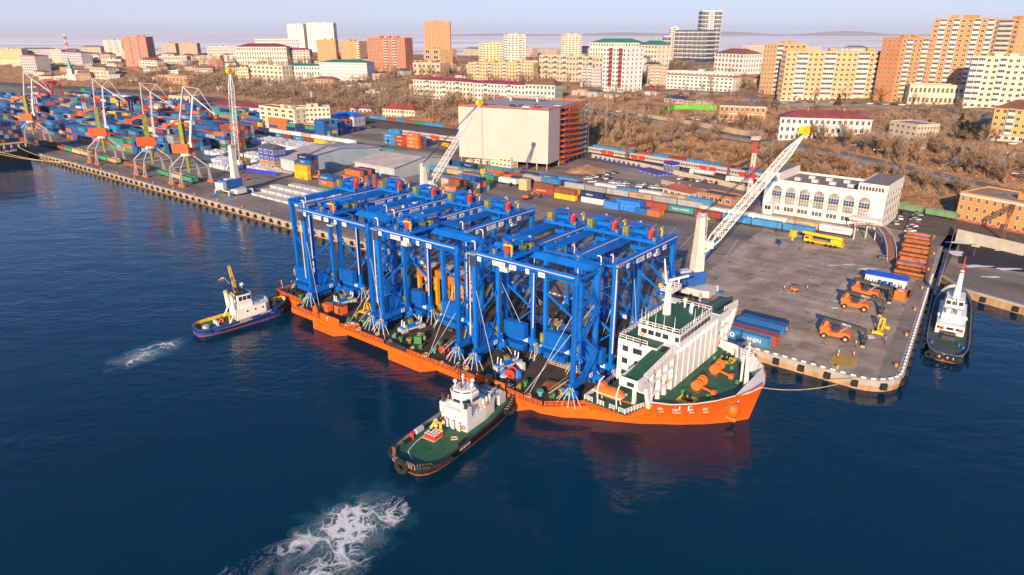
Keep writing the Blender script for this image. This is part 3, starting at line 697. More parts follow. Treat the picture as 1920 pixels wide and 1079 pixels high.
# foremast
fm = MB().tube((140, 30, 6.3), (139.6, 30, 15), .55, 10, .38).build('foremast', W_, ship)
MB().prism([(139.4, 29.4), (140.8, 29.4), (140.8, 30.6), (139.4, 30.6)], 6.3, 7.4, out1=[(139.6, 29.7), (140.4, 29.7), (140.4, 30.3), (139.6, 30.3)]).build('mast_foot', W_, fm)
MB().tube((139.6, 30, 15), (139.6, 30, 15.2), 1.35, 10).rail([(138.6, 29, 15.2), (140.6, 29, 15.2), (140.6, 31, 15.2), (138.6, 31, 15.2), (138.6, 29, 15.2)], 1.1, .05, 1).tube((139.6, 30, 15.2), (139.6, 30, 18), .25, 8, .12).bar((139.6, 29.2, 17.4), (139.6, 30.8, 17.4), .1).build('mast_top', W_, fm)
MB().stair((138.9, 29.6, 8.6), (138.8, 29.6, 15), .6, step=.5, hand=False).build('ladder', W_, fm)
# windlasses
def windlass(s, t, lab):
    w = thing('mooring_winch', lab, 'winch', (*ST(s, t), 6.3), QUAY, 'orange mooring winches', (.8, .8, .8))
    for y in (-2.4, -1.1, 1.1, 2.4): MB().tube((0, y - .08, 1.5), (0, y + .08, 1.5), 1.4, 16).build('drum_flange', ORG2, w)
    MB().tube((0, -2.4, 1.5), (0, -.9, 1.5), .6, 10).tube((0, .9, 1.5), (0, 2.4, 1.5), .6, 10).build('rope_drum', RUSTM, w)
    MB().tube((0, -.8, 1.5), (0, .8, 1.5), .45, 8).b(-.8, .9, -.55, .55, .1, 1.8).build('gear_case', ORG2, w)
    MB().b(-1.2, 1.4, -3.0, 3.0, 0, .2).build('bed_plate', RUSTM, w)
    MB().bar((1.4, -.8, .9), (5.0, -1.2, .5), .5, .5).b(4.2, 5.4, -1.9, -.6, 0, 1.2).build('chain_stopper', ORG2, w)
windlass(131.4, 25.2, 'orange mooring winch on the green bow deck, closer to the bollards beside the ship name')
windlass(131.4, 35.0, 'orange mooring winch on the green bow deck, closer to the quay')
for s, t, nm in ((131.6, 18.6, 'ship name side'), (130.8, 42.2, 'quay side')):
    MB().b(s - 1.9, s + 1.9, t - 1.9, t + 1.9, 6.3, 6.33).build('yellow_pad', YEL, ship)
    MB().tube((s - .6, t, 6.3), (s - .6, t, 7.5), .38, 10).tube((s + .6, t, 6.3), (s + .6, t, 7.5), .38, 10).b(s - 1.2, s + 1.2, t - .5, t + .5, 6.33, 6.5).build('bollard_pair', BLK, ship)
for s, t in ((132.2, 13.6), (133.8, 14.6)): MB().path([(s, t, 6.3), (s, t, 7.2), (s + .2, t + .4, 7.5), (s + .4, t + .7, 7.1)], .16).build('vent_pipe', W_, ship)
for s, t in ((134.6, 22.5), (137.2, 32.5), (133.5, 38.5), (128.2, 41), (129.6, 20.8)): MB().tube((s, t, 6.3), (s, t, 7.1), .5, 8).build('green_vent', GRD, ship)
# ------------------------------------------------------------------ rubber-tyred gantry cranes
GH = 29.2; SPX = 14.0; GY = 4.3
def hollow(x0, x1, y, w, z0, z1): return MB().b(x0, x1, y - w / 2, y + w / 2, z0, z1)
rtg = thing('gantry_crane', 'x', 'gantry crane', group='blue gantry cranes on the cargo ship')
for y in (-GY, GY): hollow(-SPX - .9, SPX + .9, y, .95, GH - 1.5, GH).b(-SPX - .8, SPX + .8, y - .18, y + .18, GH, GH + .14).build('girder', BLU, rtg)
for x in (-SPX, SPX):
    for y in (-GY, GY):
        sgn = 1 if y > 0 else -1
        MB().hexa([(x - .42, y - .42, 4.6), (x + .42, y - .42, 4.6), (x + .42, y + .42, 4.6), (x - .42, y + .42, 4.6), (x - .62, y - .47, GH - 1.5), (x + .62, y - .47, GH - 1.5), (x + .62, y + .47, GH - 1.5), (x - .62, y + .47, GH - 1.5)]).b(x - .54, x + .54, y - .50, y + .50, 10, 10.12).b(x - .58, x + .58, y - .51, y + .51, 16, 16.12).b(x - .63, x + .63, y - .53, y + .53, 22, 22.12).build('leg', BLU, rtg)
    MB().b(x - .48, x + .48, -5.4, 5.4, 3.1, 4.65).build('sill_beam', BLU, rtg)
    MB().bar((x, -GY, 12.5), (x, GY, 17.5), .4, .45).bar((x, -GY, 12.5), (x, GY, 5), .28).build('brace', BLU, rtg)
    for y in (-5.0, 5.0):
        MB().b(x - 1.7, x + 1.7, y - .45, y + .45, 1.7, 3.1).b(x - .35, x + .35, y - .4, y + .4, .7, 1.8).build('bogie', BLU, rtg)
        for dx in (-1.15, 1.15):
            wl = MB().tube((x + dx, y - .42, .8), (x + dx, y + .42, .8), .8, 14).build('wheel', BLK, rtg)
            MB().tube((x + dx, y - .45, .8), (x + dx, y + .45, .8), .32, 8).build('rim', BLU, wl)
        MB().b(x - .35, x + .35, y - .9 if y < 0 else y + .5, y - .5 if y < 0 else y + .9, 2.0, 3.4).build('tarp_cover', OLV, rtg)
        # transport lashing struts
        mb = MB()
        for k in range(6):
            an = PI * (k + .5) / 6 * (1 if y > 0 else -1); mb.bar((x, y, 4.4 - .2 * (k % 2)), (x + 3.4 * math.cos(an), y + 2.6 * math.sin(an) * .9, .05), .13)
        mb.build('lashing_struts', LGR, rtg)
# ladders, cables, plates and tie rods
mb = MB()
for dx in (-.25, .25): mb.bar((SPX + dx, -GY - .75, 5), (SPX + dx, -GY - .75, GH - 2), .07)
for k in range(28): mb.bar((SPX - .25, -GY - .75, 5.4 + k * .8), (SPX + .25, -GY - .75, 5.4 + k * .8), .05)
mb.build('leg_ladder', BLUD, rtg)
for x, y in ((-SPX + .85, -GY + .3), (SPX - .9, GY - .3), (-SPX + .85, GY)): MB().path([(x, y, GH - 2), (x, y, 12), (x + .15, y + .2, 11.6), (x + .15, y + .2, 5)], .07, 5).build('leg_cable', DKG, rtg)
for x in (-SPX, SPX):
    for sg in (-1, 1):
        sb = MB().b(-.6, .6, -.04, .04, -.5, .5).build('number_plate', W_, rtg, (x + sg * .52, 2.4 * sg, 3.9), PI / 2 * sg); lettering('45', .8, sb, (0, -.06, 0), 0, INK)
    for p_, q_ in (((x, -GY, 24), (x, GY, 20.5)), ((x, GY, 24), (x, -GY, 20.5)), ((x, GY, 12.5), (x, 0, 4.7))): MB().bar(p_, q_, .13).build('tie_rod', BLU, rtg)
mb = MB()
for x in (-9, -3, 3, 9): mb.b(x - .06, x + .06, -GY - .52, -GY + .52, GH - 1.55, GH + .03); mb.b(x - .06, x + .06, GY - .52, GY + .52, GH - 1.55, GH + .03)
mb.build('flange_plates', BLUD, rtg)
# engine house and lower container on one frame
MB().b(-SPX - 2.3, -SPX - .55, -3.2, 3.2, 5.2, 8.6).build('engine_house', BLU, rtg)
mb = MB()
for k in range(14): mb.b(-SPX - 2.4, -SPX - 2.3, -3.0 + k * .43, -2.8 + k * .43, 5.3, 8.5)
mb.build('engine_house_ribs', BLUD, rtg)
MB().b(-SPX - 2.2, -SPX - .5, -3, 3, 1.4, 3.0).b(-SPX - 2.4, -SPX - .3, -3.3, 3.3, 4.9, 5.15).build('cable_box', BLUD, rtg)
MB().b(-SPX - 1.9, -SPX + .1, 3.6, 4.6, 5.2, 7.4).build('tarp_cover', OLV, rtg)
# stairs on the other frame
mb = MB(); zz = [4.7, 10, 15.2, 20.5, 26]; yy = [-3, 3]
for k in range(4): mb.stair((SPX + 1.3, yy[k % 2] * .9, zz[k]), (SPX + 1.3, -yy[k % 2] * .9, zz[k + 1]), .8, ax=(1, 0, 0))
for k in range(5): mb.b(SPX + .8, SPX + 1.8, (yy[k % 2] if k else -3) - .6, (yy[k % 2] if k else -3) + .6, zz[k] - .08, zz[k])
mb.build('stairs', BLU, rtg)
mb = MB()
mb.stair((SPX - 1.0, -4.9, 5), (SPX - 5.6, -4.9, .4), .9, ax=(0, 1, 0)); mb.build('boarding_stair', GRY, rtg)
# walkway rails on the girders, signs, lamp poles, festoon
MB().b(-SPX, SPX, GY + .58, GY + 1.5, GH - 1.2, GH - 1.12).rail([(-SPX, GY + 1.45, GH - 1.12), (SPX, GY + 1.45, GH - 1.12)], 1.1, .05, 2).build('girder_walkway', BLU, rtg)
MB().b(-SPX, SPX, -GY - 1.35, -GY - .58, GH - 1.0, GH - .93).rail([(-SPX, -GY - 1.3, GH - .93), (SPX, -GY - 1.3, GH - .93)], .7, .04, 2.4, (1,)).bar((-SPX, -GY - .8, GH - .2), (SPX, -GY - .8, GH - .2), .2, m=1).build('cable_tray', [BLU, LGR], rtg)
for x, w, t_ in ((-11.3, 1.1, '12'), (-5.6, 3.6, 'FESCO'), (-1.6, 1.9, 'BL'), (2.4, 1.0, '45'), (6.2, 1.7, '41T')):
    sb = MB().b(-w / 2, w / 2, -.05, .05, -.55, .55).build('sign_board', W_, rtg, (x, -GY - 1.42, GH - 1.0))
    lettering(t_, 1.15 if len(t_) > 3 else .8, sb, (0, -.07, 0), 0, INK, 1.0, .25 if len(t_) > 3 else 0)
for x in (-SPX - .5,): MB().tube((x - .55, -GY - .75, 8), (x - .35, -GY - .75, GH - 1), .17, 6).build('cable_conduit', LGR, rtg)
mb = MB().b(-SPX - 1.2, -SPX + 1.4, -GY - 1.3, -GY - .6, GH - .6, GH - .1)
mb.build('festoon_rack', GRY, rtg)
mb = MB()
for k in range(7):
    x = -SPX - 1.0 + k * .36; mb.tube((x, -GY - 1, GH - .6), (x + .05, -GY - 1, GH - 3.4), .09, 5)
mb.build('festoon_cables', DKG, rtg)
for x, y in ((-SPX - .4, -GY), (SPX + .2, GY)): MB().path([(x, y + .7, GH), (x, y + .7, GH + 1.7), (x - .3, y + .7, GH + 2.1), (x - 1.0, y + .7, GH + 2.0)], .13).build('lamp_pole', W_, rtg)
for x in (-SPX - 1, SPX + 1): MB().rail([(x, -GY - .6, GH), (x, GY + .6, GH)], 1.1, .05, 2).build('end_railing', BLU, rtg)
for x in (-SPX - .3, SPX + .3): MB().bar((x, -GY, GH - .9), (x, GY, GH - .9), .5).build('end_tie', BLU, rtg)
# trolley
tr = MB().b(-3.2, 3.2, -5.0, 5.0, GH + .25, GH + .55).b(-3.3, -2.9, -5.1, 5.1, GH + .5, GH + 1.0).b(2.9, 3.3, -5.1, 5.1, GH + .5, GH + 1.0).build('trolley', BLU, rtg)
MB().tube((-.6, -1.6, GH + 1.9), (-.6, 2.2, GH + 1.9), .75, 12).tube((-.6, -1.9, GH + 1.9), (-.6, -1.6, GH + 1.9), 1.5, 16).tube((-.6, 2.2, GH + 1.9), (-.6, 2.5, GH + 1.9), 1.3, 14).build('hoist_drum', BLU, tr)
MB().tube((-.4, -2.7, GH + 2.3), (-.4, -1.7, GH + 2.3), .65, 8).b(-1.0, .4, -2.6, -1.8, GH + .6, GH + 2.0).ball((-.4, -2.5, GH + 2.9), .55).build('hoist_motor', REDP, tr)
MB().bar((2.2, -3.8, GH + .6), (2.2, -3.8, GH + 3.3), .35).bar((2.2, -3.9, GH + 3.2), (.4, -4.3, GH + 3.2), .35).build('service_jib', YEL, tr)
MB().b(-2.9, -1.7, 2.8, 4.2, GH + .5, GH + 3.2).build('tarped_cabinet', OLV, tr); MB().b(1.4, 2.6, 3, 4.0, GH + .5, GH + 2.0).build('tarped_cabinet', OLV, tr)
MB().b(-2.8, -2.0, -4.6, -3.8, GH + .5, GH + 1.7).build('tarp_cover', OLV, tr); MB().b(1.0, 1.6, -4.8, -4.2, GH + .5, GH + 1.4).build('tarp_cover', OLV, tr); MB().b(-.2, .5, 3.6, 4.3, GH + .5, GH + 1.6).build('tarp_cover', OLV, tr)
MB().tube((.6, 1.0, GH + 1.5), (2.4, 1.6, GH + 1.5), .7, 10).build('tarped_motor', mat('green_tarp', (.06, .10, .05), .8, var=.4, scale=1.4), tr)
MB().b(-2.0, 2.2, .2, 3.4, GH + 3.2, GH + 3.4).build('drum_roof', BLU, tr)
mb = MB()
for x in (-1.5, 1.5):
    for y in (-1.8, 1.6): mb.bar((x, y, GH + .3), (x * .9, y * .9, GH - 1.4), .07)
mb.build('hoist_ropes', DKG, tr)
MB().path([(2.9, 4.6, GH + .6), (2.9, 4.9, GH + 1.8), (1.8, 5.0, GH + 2.2), (-1, 5.0, GH + 1.2)], .12).build('cable_loop', BLK, tr)
MB().b(-2.9, -.9, -1.2, .6, GH + .55, GH + 1.5).build('gear_box', BLUD, tr)
MB().rail([(-3.2, -5, GH + .5), (3.2, -5, GH + .5), (3.2, 5, GH + .5), (-3.2, 5, GH + .5), (-3.2, -5, GH + .5)], 1.1, .05, 1.6).build('railing', BLU, tr)
MB().b(-1.9, 1.9, -2.6, 2.4, GH - 2.3, GH - 1.3).b(-2.4, 2.4, -3.0, -2.3, GH - 2.0, GH - 1.4).tube((-1.6, 0, GH - 1.3), (-1.6, 0, GH + .3), .2).tube((1.6, 0, GH - 1.3), (1.6, 0, GH + .3), .2).build('head_block', BLU, tr)
cb = MB().b(-1.1, 1.1, -4.2, -2.8, GH - 3.3, GH - 1.0).build('operator_cab', LGR, tr)
MB().b(-1.0, 1.0, -4.26, -4.2, GH - 2.9, GH - 1.4).b(-1.16, -1.1, -4.1, -2.9, GH - 2.9, GH - 1.4).build('cab_glass', GLS, cb)
bpy.context.view_layer.update()
RT = tree_of(rtg)
spots = [('F', 16.8, 45.0, 'at the stern corner of the long near row', -2.6), ('F', 48.6, 76.8, 'in the middle of the near row along the ship side', -4.2), ('F', 82.2, 110.4, 'closest to the white bridge in the near row', -5.6)]
cs = [(8.2, 11.5), (20.6, 18.6), (35.2, 19.0), (49.6, 19.2), (64.0, 19.0), (85.4, 19.4), (97.4, 20.0), (108.0, 19.2)]
CL = ['standing alone at the very stern, its side frame overlooking open water', 'second from the stern in the crosswise row', 'third from the stern in the crosswise row', 'fourth from the stern in the crosswise row', 'fifth from the stern, before the gap in the crosswise row',
      'first after the gap in the crosswise row', 'second after the gap in the crosswise row', 'last of the crosswise row, beside the bridge mast']
first = True; RTGS = []
def place_rtg(x, y, rz, lab, tx):
    global first
    if first: r = rtg; r.location = (x, y, DZ); r.rotation_euler = (0, 0, rz); r['label'] = lab; first = False
    else: r = copy_tree(rtg, (x, y, DZ), rz, lab, RT)
    r['_tx'] = tx; RTGS.append((r, tx)); return r
for _, s0, s1, lab, tx in spots: x, y = ST((s0 + s1) / 2, 10.7); place_rtg(x, y, QUAY, 'blue gantry crane ' + lab, tx)
for (s, t), lab in zip(cs, CL): x, y = ST(s, t + 14); place_rtg(x, y, QUAY + PI / 2, 'blue gantry crane ' + lab, 6.0)
bpy.context.view_layer.update()
TRO = {}
for o in bpy.data.objects:
    if o.name.startswith('trolley') and o.parent: TRO[o.parent.name] = o
for r, tx in RTGS:
    TRO[r.name].location.x = tx; del r['_tx']
# crosswise lashing wires, each from a leg head down to the deck
lw = 0
LWL = ['from the stern corner crane forward', 'inward from the stern corner crane', 'from the stern corner crane toward the middle crane', 'inward from the middle crane', 'crossing behind the middle crane', 'from the bridge side crane over the bulwark panel', 'from the far leg of the bridge side crane', 'across the dirty deck before the bridge', 'crossing behind the bridge side crane', 'from the middle crane down to the rail', 'from the last crosswise crane to the deck', 'on the quay side of the crosswise cranes']
for k_, (s, t, s2, t2) in enumerate(((16.8, 6.4, 25, 3), (45, 15, 37, 4), (45, 6.4, 54, 2), (76.8, 15, 69, 4), (48.6, 15, 41, 19), (82.2, 6.4, 92, 2.5), (110, 6.4, 101, 3), (110.4, 15, 100, 2.5), (82.2, 15, 90, 20), (76.8, 6.4, 70, 2), (112, 20, 104, 25), (101, 48, 108, 40))):
    a = ST(s, t); b = ST(s2, t2)
    MB().bar((*a, DZ + 21), (*b, DZ + .1), .09).build('lashing_wire', LGR, None, label='pale lashing wire ' + LWL[k_], cat='wire', group='lashing wires of the cranes')
# ================================================================== tugs
TST = [(0, .44), (.012, .60), (.045, .80), (.10, .93), (.18, .99), (.3, 1), (.6, 1), (.72, .97), (.80, .90), (.87, .77), (.93, .58), (.97, .38), (.99, .20), (1, .03)]
def tug_hull(root, L, Bm, zs, colH, colIn, colDeck, colWL, deckz, T=.28, wlw=.86):
    """zs(f) bulwark top height; returns nothing, adds hull, bulwark lining, deck, waterline stripe"""
    st_ = [(f * L, w * Bm / 2, zs(f)) for f, w in TST]
    mb = MB()
    for lo, hi, m, k0, k1 in ((-1.5, .25, 1, wlw * .97, wlw), (.25, None, 0, wlw, 1)):
        for sg in (-1, 1):
            for (x0, w0, z0), (x1, w1, z1) in zip(st_, st_[1:]):
                a = (x0 - (.9 if x0 > L * .9 else 0) * (1 - k0), sg * w0 * k0, lo); b = (x1 - (6 if x1 > L * .9 else 0) * (1 - k0), sg * w1 * k0, lo)
                c = (x1 - (6 if x1 > L * .9 and k1 < 1 else 0) * (1 - k1), sg * w1 * k1, hi if hi else z1); d = (x0, sg * w0 * k1, hi if hi else z0)
                mb.poly([a, b, c, d] if sg < 0 else [d, c, b, a], m)
        x0, w0, z0 = st_[0]; mb.poly([(x0, w0 * k0, lo), (x0, -w0 * k0, lo), (x0, -w0 * k1, hi or z0), (x0, w0 * k1, hi or z0)], m)
    mb.build('hull', [colH, colWL], root)
    out = [(x + (T if x < .1 else 0) - (.3 if x > L * .98 else 0), max(.05, w - T)) for x, w, z in st_]
    poly = [(x, -w) for x, w in out] + [(x, w) for x, w in reversed(out)]
    dzf = lambda x: deckz + (max(0, x / L - .62) / .38) ** 1.5 * (zs(1) - zs(0) - .2)
    i = MB(); i.v = [(x, y, dzf(x)) for x, y in poly]; n = len(poly)
    h = n // 2
    for k in range(h - 1): i.f.append((k, k + 1, n - 2 - k, n - 1 - k)); i.m.append(0)
    i.build('deck', colDeck, root)
    mb = MB()
    for sg in (-1, 1):
        for ((x0, w0, z0), (x1, w1, z1)), ((a0, b0), (a1, b1)) in zip(zip(st_, st_[1:]), zip(out, out[1:])):
            q = [(a0, sg * b0, dzf(a0)), (a1, sg * b1, dzf(a1)), (a1, sg * b1, z1), (a0, sg * b0, z0)]; mb.poly(q[::-1] if sg < 0 else q, 0)
            q = [(x0, sg * w0, z0), (x1, sg * w1, z1), (a1, sg * b1, z1), (a0, sg * b0, z0)]; mb.poly(q if sg < 0 else q[::-1], 1)
    (x0, w0, z0), (a0, b0) = st_[0], out[0]
    mb.poly([(a0, -b0, dzf(0)), (a0, b0, dzf(0)), (a0, b0, z0), (a0, -b0, z0)], 0); mb.poly([(x0, w0, z0), (x0, -w0, z0), (a0, -b0, z0), (a0, b0, z0)], 1)
    mb.build('bulwark', [colIn, colH], root)
    return st_, dzf
def fender_path(st_, f0, f1, r, dz, root, name='rubbing_fender', m=BLK, both=True, L=1):
    mb = MB(); S = [p for p in st_ if f0 * L - .01 <= p[0] <= f1 * L + .01]
    P = [(x, -w - r * .5, z + dz) for x, w, z in S]; Q = [(x, w + r * .5, z + dz) for x, w, z in reversed(S)]
    if f1 >= .99: mb.path(P + Q, r)
    elif f0 <= .01: mb.path(Q + P, r)
    else: mb.path(P, r); mb.path(Q, r)
    return mb.build(name, m, root)
def at_px(u0, v0, u1, v1, z=1.0):
    a = G(u0, v0, z); b = G(u1, v1, z); return a, math.atan2(b[1] - a[1], b[0] - a[0]), math.hypot(b[0] - a[0], b[1] - a[1])
def windows_box(root, x0, x1, y0, y1, z, h, n_side, n_front, m=GLS):
    for k in range(n_side):
        w = (x1 - x0) / n_side
        for y in (y0 - .02, y1 + .02): obj('window', wpane, root, (x0 + w * (k + .5), y, z), 0, (w * .74, 1, h))
    for k in range(n_front):
        w = (y1 - y0) / n_front
        for x in (x0 - .02, x1 + .02): obj('window', wpane, root, (x, y0 + w * (k + .5), z), PI / 2, (w * .74, 1, h))
def flag(root, p, cols, s=1.0, rz=0):
    mb = MB(); n = len(cols)
    for k in range(n):
        for j in range(5):
            y = lambda t: .18 * s * math.sin(t * 5) * t
            t0, t1 = j / 5, (j + 1) / 5
            mb.hexa([(-t0 * 1.5 * s, y(t0), -k * .33 * s - .33 * s - t0 * .3), (-t1 * 1.5 * s, y(t1), -k * .33 * s - .33 * s - t1 * .3), (-t1 * 1.5 * s, y(t1) + .03, -k * .33 * s - .33 * s - t1 * .3), (-t0 * 1.5 * s, y(t0) + .03, -k * .33 * s - .33 * s - t0 * .3),
                     (-t0 * 1.5 * s, y(t0), -k * .33 * s - t0 * .3), (-t1 * 1.5 * s, y(t1), -k * .33 * s - t1 * .3), (-t1 * 1.5 * s, y(t1) + .03, -k * .33 * s - t1 * .3), (-t0 * 1.5 * s, y(t0) + .03, -k * .33 * s - t0 * .3)], k)
    mb.build('flag', cols, root, p, rz)
RUS = [W_, mat('flag_blue', (.03, .08, .45)), REDP]
NAVY = mat('navy_hull', (.02, .07, .36), .45, var=.15); HBLK = mat('black_hull', (.02, .02, .028), .45, var=.2); BOOT = mat('boot_topping', (.35, .07, .04), .6)
GRIN = mat('grey_bulwark', (.32, .36, .42), .6)
# --- blue tug pushing the stern
p, an, L = at_px(366, 622, 538, 574)
ta = thing('tugboat', 'blue tugboat with white house and yellow mast pushing at the ship stern', 'tugboat', (p[0], p[1], 0), an)
zsA = lambda f: 2.3 + 1.9 * max(0, (f - .35) / .65) ** 1.7
stA, dA = tug_hull(ta, L, 9.0, zsA, NAVY, YEL, GRN, BOOT, 1.35)
fender_path(stA, .78, 1, .42, -.45, ta, L=L); fender_path(stA, 0, .12, .3, -.7, ta, L=L); fender_path(stA, .12, .78, .2, -1.1, ta, L=L)
k = L / 27
MB().prism([(11 * k, -2.7), (19.5 * k, -2.7), (21 * k, -1.6), (21 * k, 1.6), (19.5 * k, 2.7), (11 * k, 2.7)], 1.3, 5.0).build('deckhouse', W_, ta)
MB().prism([(11.5 * k, -2.2), (16 * k, -2.2), (16 * k, 2.2), (11.5 * k, 2.2)], 5.0, 6.6).prism([(11.8 * k, -2.4), (15.6 * k, -2.4), (16.4 * k, -1.2), (16.4 * k, 1.2), (15.6 * k, 2.4), (11.8 * k, 2.4)], 6.6, 9.0).build('wheelhouse', W_, ta)
windows_box(ta, 12 * k, 15.6 * k, -2.42, 2.42, 8.0, 1.2, 3, 0); windows_box(ta, 11.8 * k, 16.42 * k, -1.15, 1.15, 8.0, 1.2, 0, 2)
for x in (14, 16.4, 18.6): obj('porthole', MB().tube((0, -.05, 0), (0, .05, 0), .3, 10).mesh('porthole', GLS), ta, (x * k, -2.72, 3.9))
MB().b(12 * k, 15.6 * k, -2, 2, 9.0, 9.2).b(12.4 * k, 14.2 * k, -1.4, 1.4, 9.2, 10).build('wheelhouse_top', DKG, ta)
mm = MB().lattice((12.6 * k, 0, 9.2), (11.7 * k, 0, 17.6), .75, .55, 9, .09, .05).build('mast', YEL, ta)
MB().bar((12 * k, -1.6, 11), (12 * k, 1.6, 11), .15).b(11.6 * k, 12.6 * k, -1.8, -1.2, 10.6, 11.4).build('mast_lights', DKG, mm)
MB().tube((14.6 * k, .6, 9.2), (14.6 * k, .6, 11.2), .1).tube((14.2 * k, .6, 11.2), (15 * k, .6, 11.2), .5, 10).ball((13.4 * k, 1.4, 12.4), .35).build('radar', W_, ta)
for y in (-1.9, 1.9): MB().tube((10.6 * k, y, 5), (10.4 * k, y, 9.4), .55, 10).build('funnel', W_, ta); MB().tube((10.4 * k, y, 9.4), (10.3 * k, y, 10.0), .58, 10).build('funnel_cap', YEL, ta)
for y in (-2.5, 2.5): MB().bar((10.8 * k, y, 5.0), (8.7 * k, y, 1.4), .35).build('brace', W_, ta)
MB().tube((8.2 * k, -1.0, 2.3), (8.2 * k, 1.0, 2.3), .8, 12).b(7.4 * k, 9 * k, -1.3, 1.3, 1.3, 2.0).build('tow_winch', DKG, ta)
MB().path([(9.2 * k, -1.6, 1.4), (9.2 * k, -1.6, 3.6), (8.4 * k, -1.6, 4.2), (7.6 * k, -1.4, 3.6)], .28).build('deck_crane', YEL, ta)
MB().b(5.6 * k, 6.1 * k, -1.6, 1.6, 1.3, 2.6).build('tow_gate', LGR, ta)
MB().tube((2.6 * k, -1.2, 1.4), (2.6 * k, -1.2, 2.4), 1.0, 12).build('white_bundle', SIL, ta)
MB().torus((7 * k, -1.2, 2.6), (0, 1, 0), .5, .18, 10, 5).build('lifebuoy', ORG2, ta)
MB().tube((22.6 * k, -1.0, 4.1), (22.6 * k, 1.0, 4.1), .75, 12).b(21.9 * k, 23.3 * k, -1.3, 1.3, 2.7, 3.6).build('bow_winch', DKG, ta)
MB().tube((10.6 * k, -1.7, 13), (9.2 * k, -1.7, 15.4), .06).build('flag_halyard', LGR, ta); flag(ta, (9.2 * k, -1.7, 15.4), RUS, 1.0)
MB().rail([(16.5 * k, -2.5, 5), (20.6 * k, -1.6, 5), (20.6 * k, 1.6, 5), (16.5 * k, 2.5, 5)], 1.0, .05).build('railing', W_, ta)
lettering('РЕВЕРС', 1.0, ta, (12.6 * k, -4.53, 2.0), 0, INKW); lettering('ДИОРИТ', .8, ta, (18.6 * k, -4.56, 2.75), 0, INKW)
for x in (24.3, 25.3, 26.2): obj('tyre', tyre, ta, (x * k, -float(np.interp(x * k, [q[0] for q in stA], [q[1] for q in stA])) - .3, 1.7), R(35), .8)
# --- black and green tug on the ship side
p, an, L = at_px(760, 876, 948, 738)
tb = thing('tugboat', 'black tugboat with green deck and white wheelhouse nosing the ship side', 'tugboat', (p[0], p[1], 0), an)
zsB = lambda f: 2.5 + 2.2 * max(0, (f - .45) / .55) ** 1.6
stB, dB = tug_hull(tb, L, 12.6, zsB, HBLK, GRIN, GRN, BOOT, 1.7, .55)
fender_path(stB, .72, 1, .5, -.4, tb, L=L); fender_path(stB, 0, .2, .5, -.5, tb, L=L)
k = L / 37
band = MB().torus((0, 0, 0), (1, 0, 0), .56, .06, 12, 4).mesh('fender_band', ROPE)
for i in range(26):
    f = i / 25; y = -5.0 + 10 * f
    x = .1 if abs(y) < 2.6 else (abs(y) - 2.6) * .95
    if i % 2 == 0 or 1:
                o = obj('fender_band', band, tb, (max(-.25, x - .25), y, 2.0), PI / 2 if abs(y) < 2.6 else (R(35) if y > 0 else R(-35)), .92)
for i in range(22):
    f = .74 + .26 * (i // 2) / 10.2; x = f * L; w = float(np.interp(x, [q[0] for q in stB], [q[1] for q in stB])); sg = -1 if i % 2 else 1
    obj('fender_band', band, tb, (x, sg * (w + .25), zsB(f) - .4), sg * R(-40 - 40 * (f - .74) / .26), .92)
MB().prism([(16.5 * k, -3.4), (22, -3.6), (27 * k, -3.4), (28 * k, -2.2), (28 * k, 2.2), (27 * k, 3.4), (16.5 * k, 3.4)], 1.6, 4.8).build('deckhouse', W_, tb)
MB().prism([(16.2 * k, -2.9), (18 * k, -2.9), (18 * k, 2.9), (16.2 * k, 2.9)], 4.8, 6.2).prism([(18 * k, -2.4), (23.5 * k, -2.4), (23.5 * k, 2.4), (18 * k, 2.4)], 4.8, 6.8).build('upper_house', W_, tb)
oc = lambda r, c: [(c + r * math.cos(a + PI / 8), r * math.sin(a + PI / 8)) for a in np.arange(8) * PI / 4]
MB().prism(oc(2.7, 20.5 * k), 6.8, 9.0, out1=oc(3.2, 20.5 * k)).prism(oc(3.2, 20.5 * k), 9.0, 10.0, out1=oc(2.3, 20.5 * k)).build('wheelhouse', W_, tb)
for a in range(8):
    t = a * PI / 4; r = 2.72; obj('window', wpane, tb, (20.5 * k + r * math.cos(t), r * math.sin(t), 8.1), t + PI / 2, (1.75, 1, 1.45)).rotation_euler = (R(-12), 0, t + PI / 2)
    obj('window', wpane, tb, (20.5 * k + 2.6 * math.cos(t), 2.6 * math.sin(t), 9.55), 0, (1.5, 1, .85)).rotation_euler = (R(42), 0, t + PI / 2)
MB().tube((19.4 * k, 0, 10), (19.2 * k, 0, 16.6), .2, 6, .08).bar((19.4 * k, -1.4, 13), (19.4 * k, 1.4, 13), .1).bar((19.4 * k, -1, 14.6), (19.4 * k, 1, 14.6), .08).tube((19.7 * k, -.9, 10), (19.7 * k, -.9, 14), .08).tube((19.7 * k, .9, 10), (19.7 * k, .9, 14.4), .08).build('mast', DKG, tb)
for x, y, z in ((21.6, -1.4, 11), (21.6, 1.2, 11.3), (19.6, 1.8, 10.8), (20.6, -1.9, 10.6)): MB().tube((x * k, y, 10), (x * k, y, z), .12).ball((x * k, y, z + .3), .45).build('antenna_dome', W_, tb)
flag(tb, (18.9 * k, 0, 16.4), RUS, 1.1)
for y in (-2.9, 2.9): MB().prism([(16.2 * k, y - .7), (18.0 * k, y - .7), (18.0 * k, y + .7), (16.2 * k, y + .7)], 4.8, 7.2).build('funnel_casing', W_, tb); MB().tube((16.8 * k, y, 7.2), (16.5 * k, y, 9), .4, 8).build('exhaust', DKG, tb)
for y in (-1.6, 0, 1.6): MB().b(16.1 * k - .3, 16.1 * k - .22, y - .45, y + .45, 1.8, 3.8).build('door', LGR, tb)
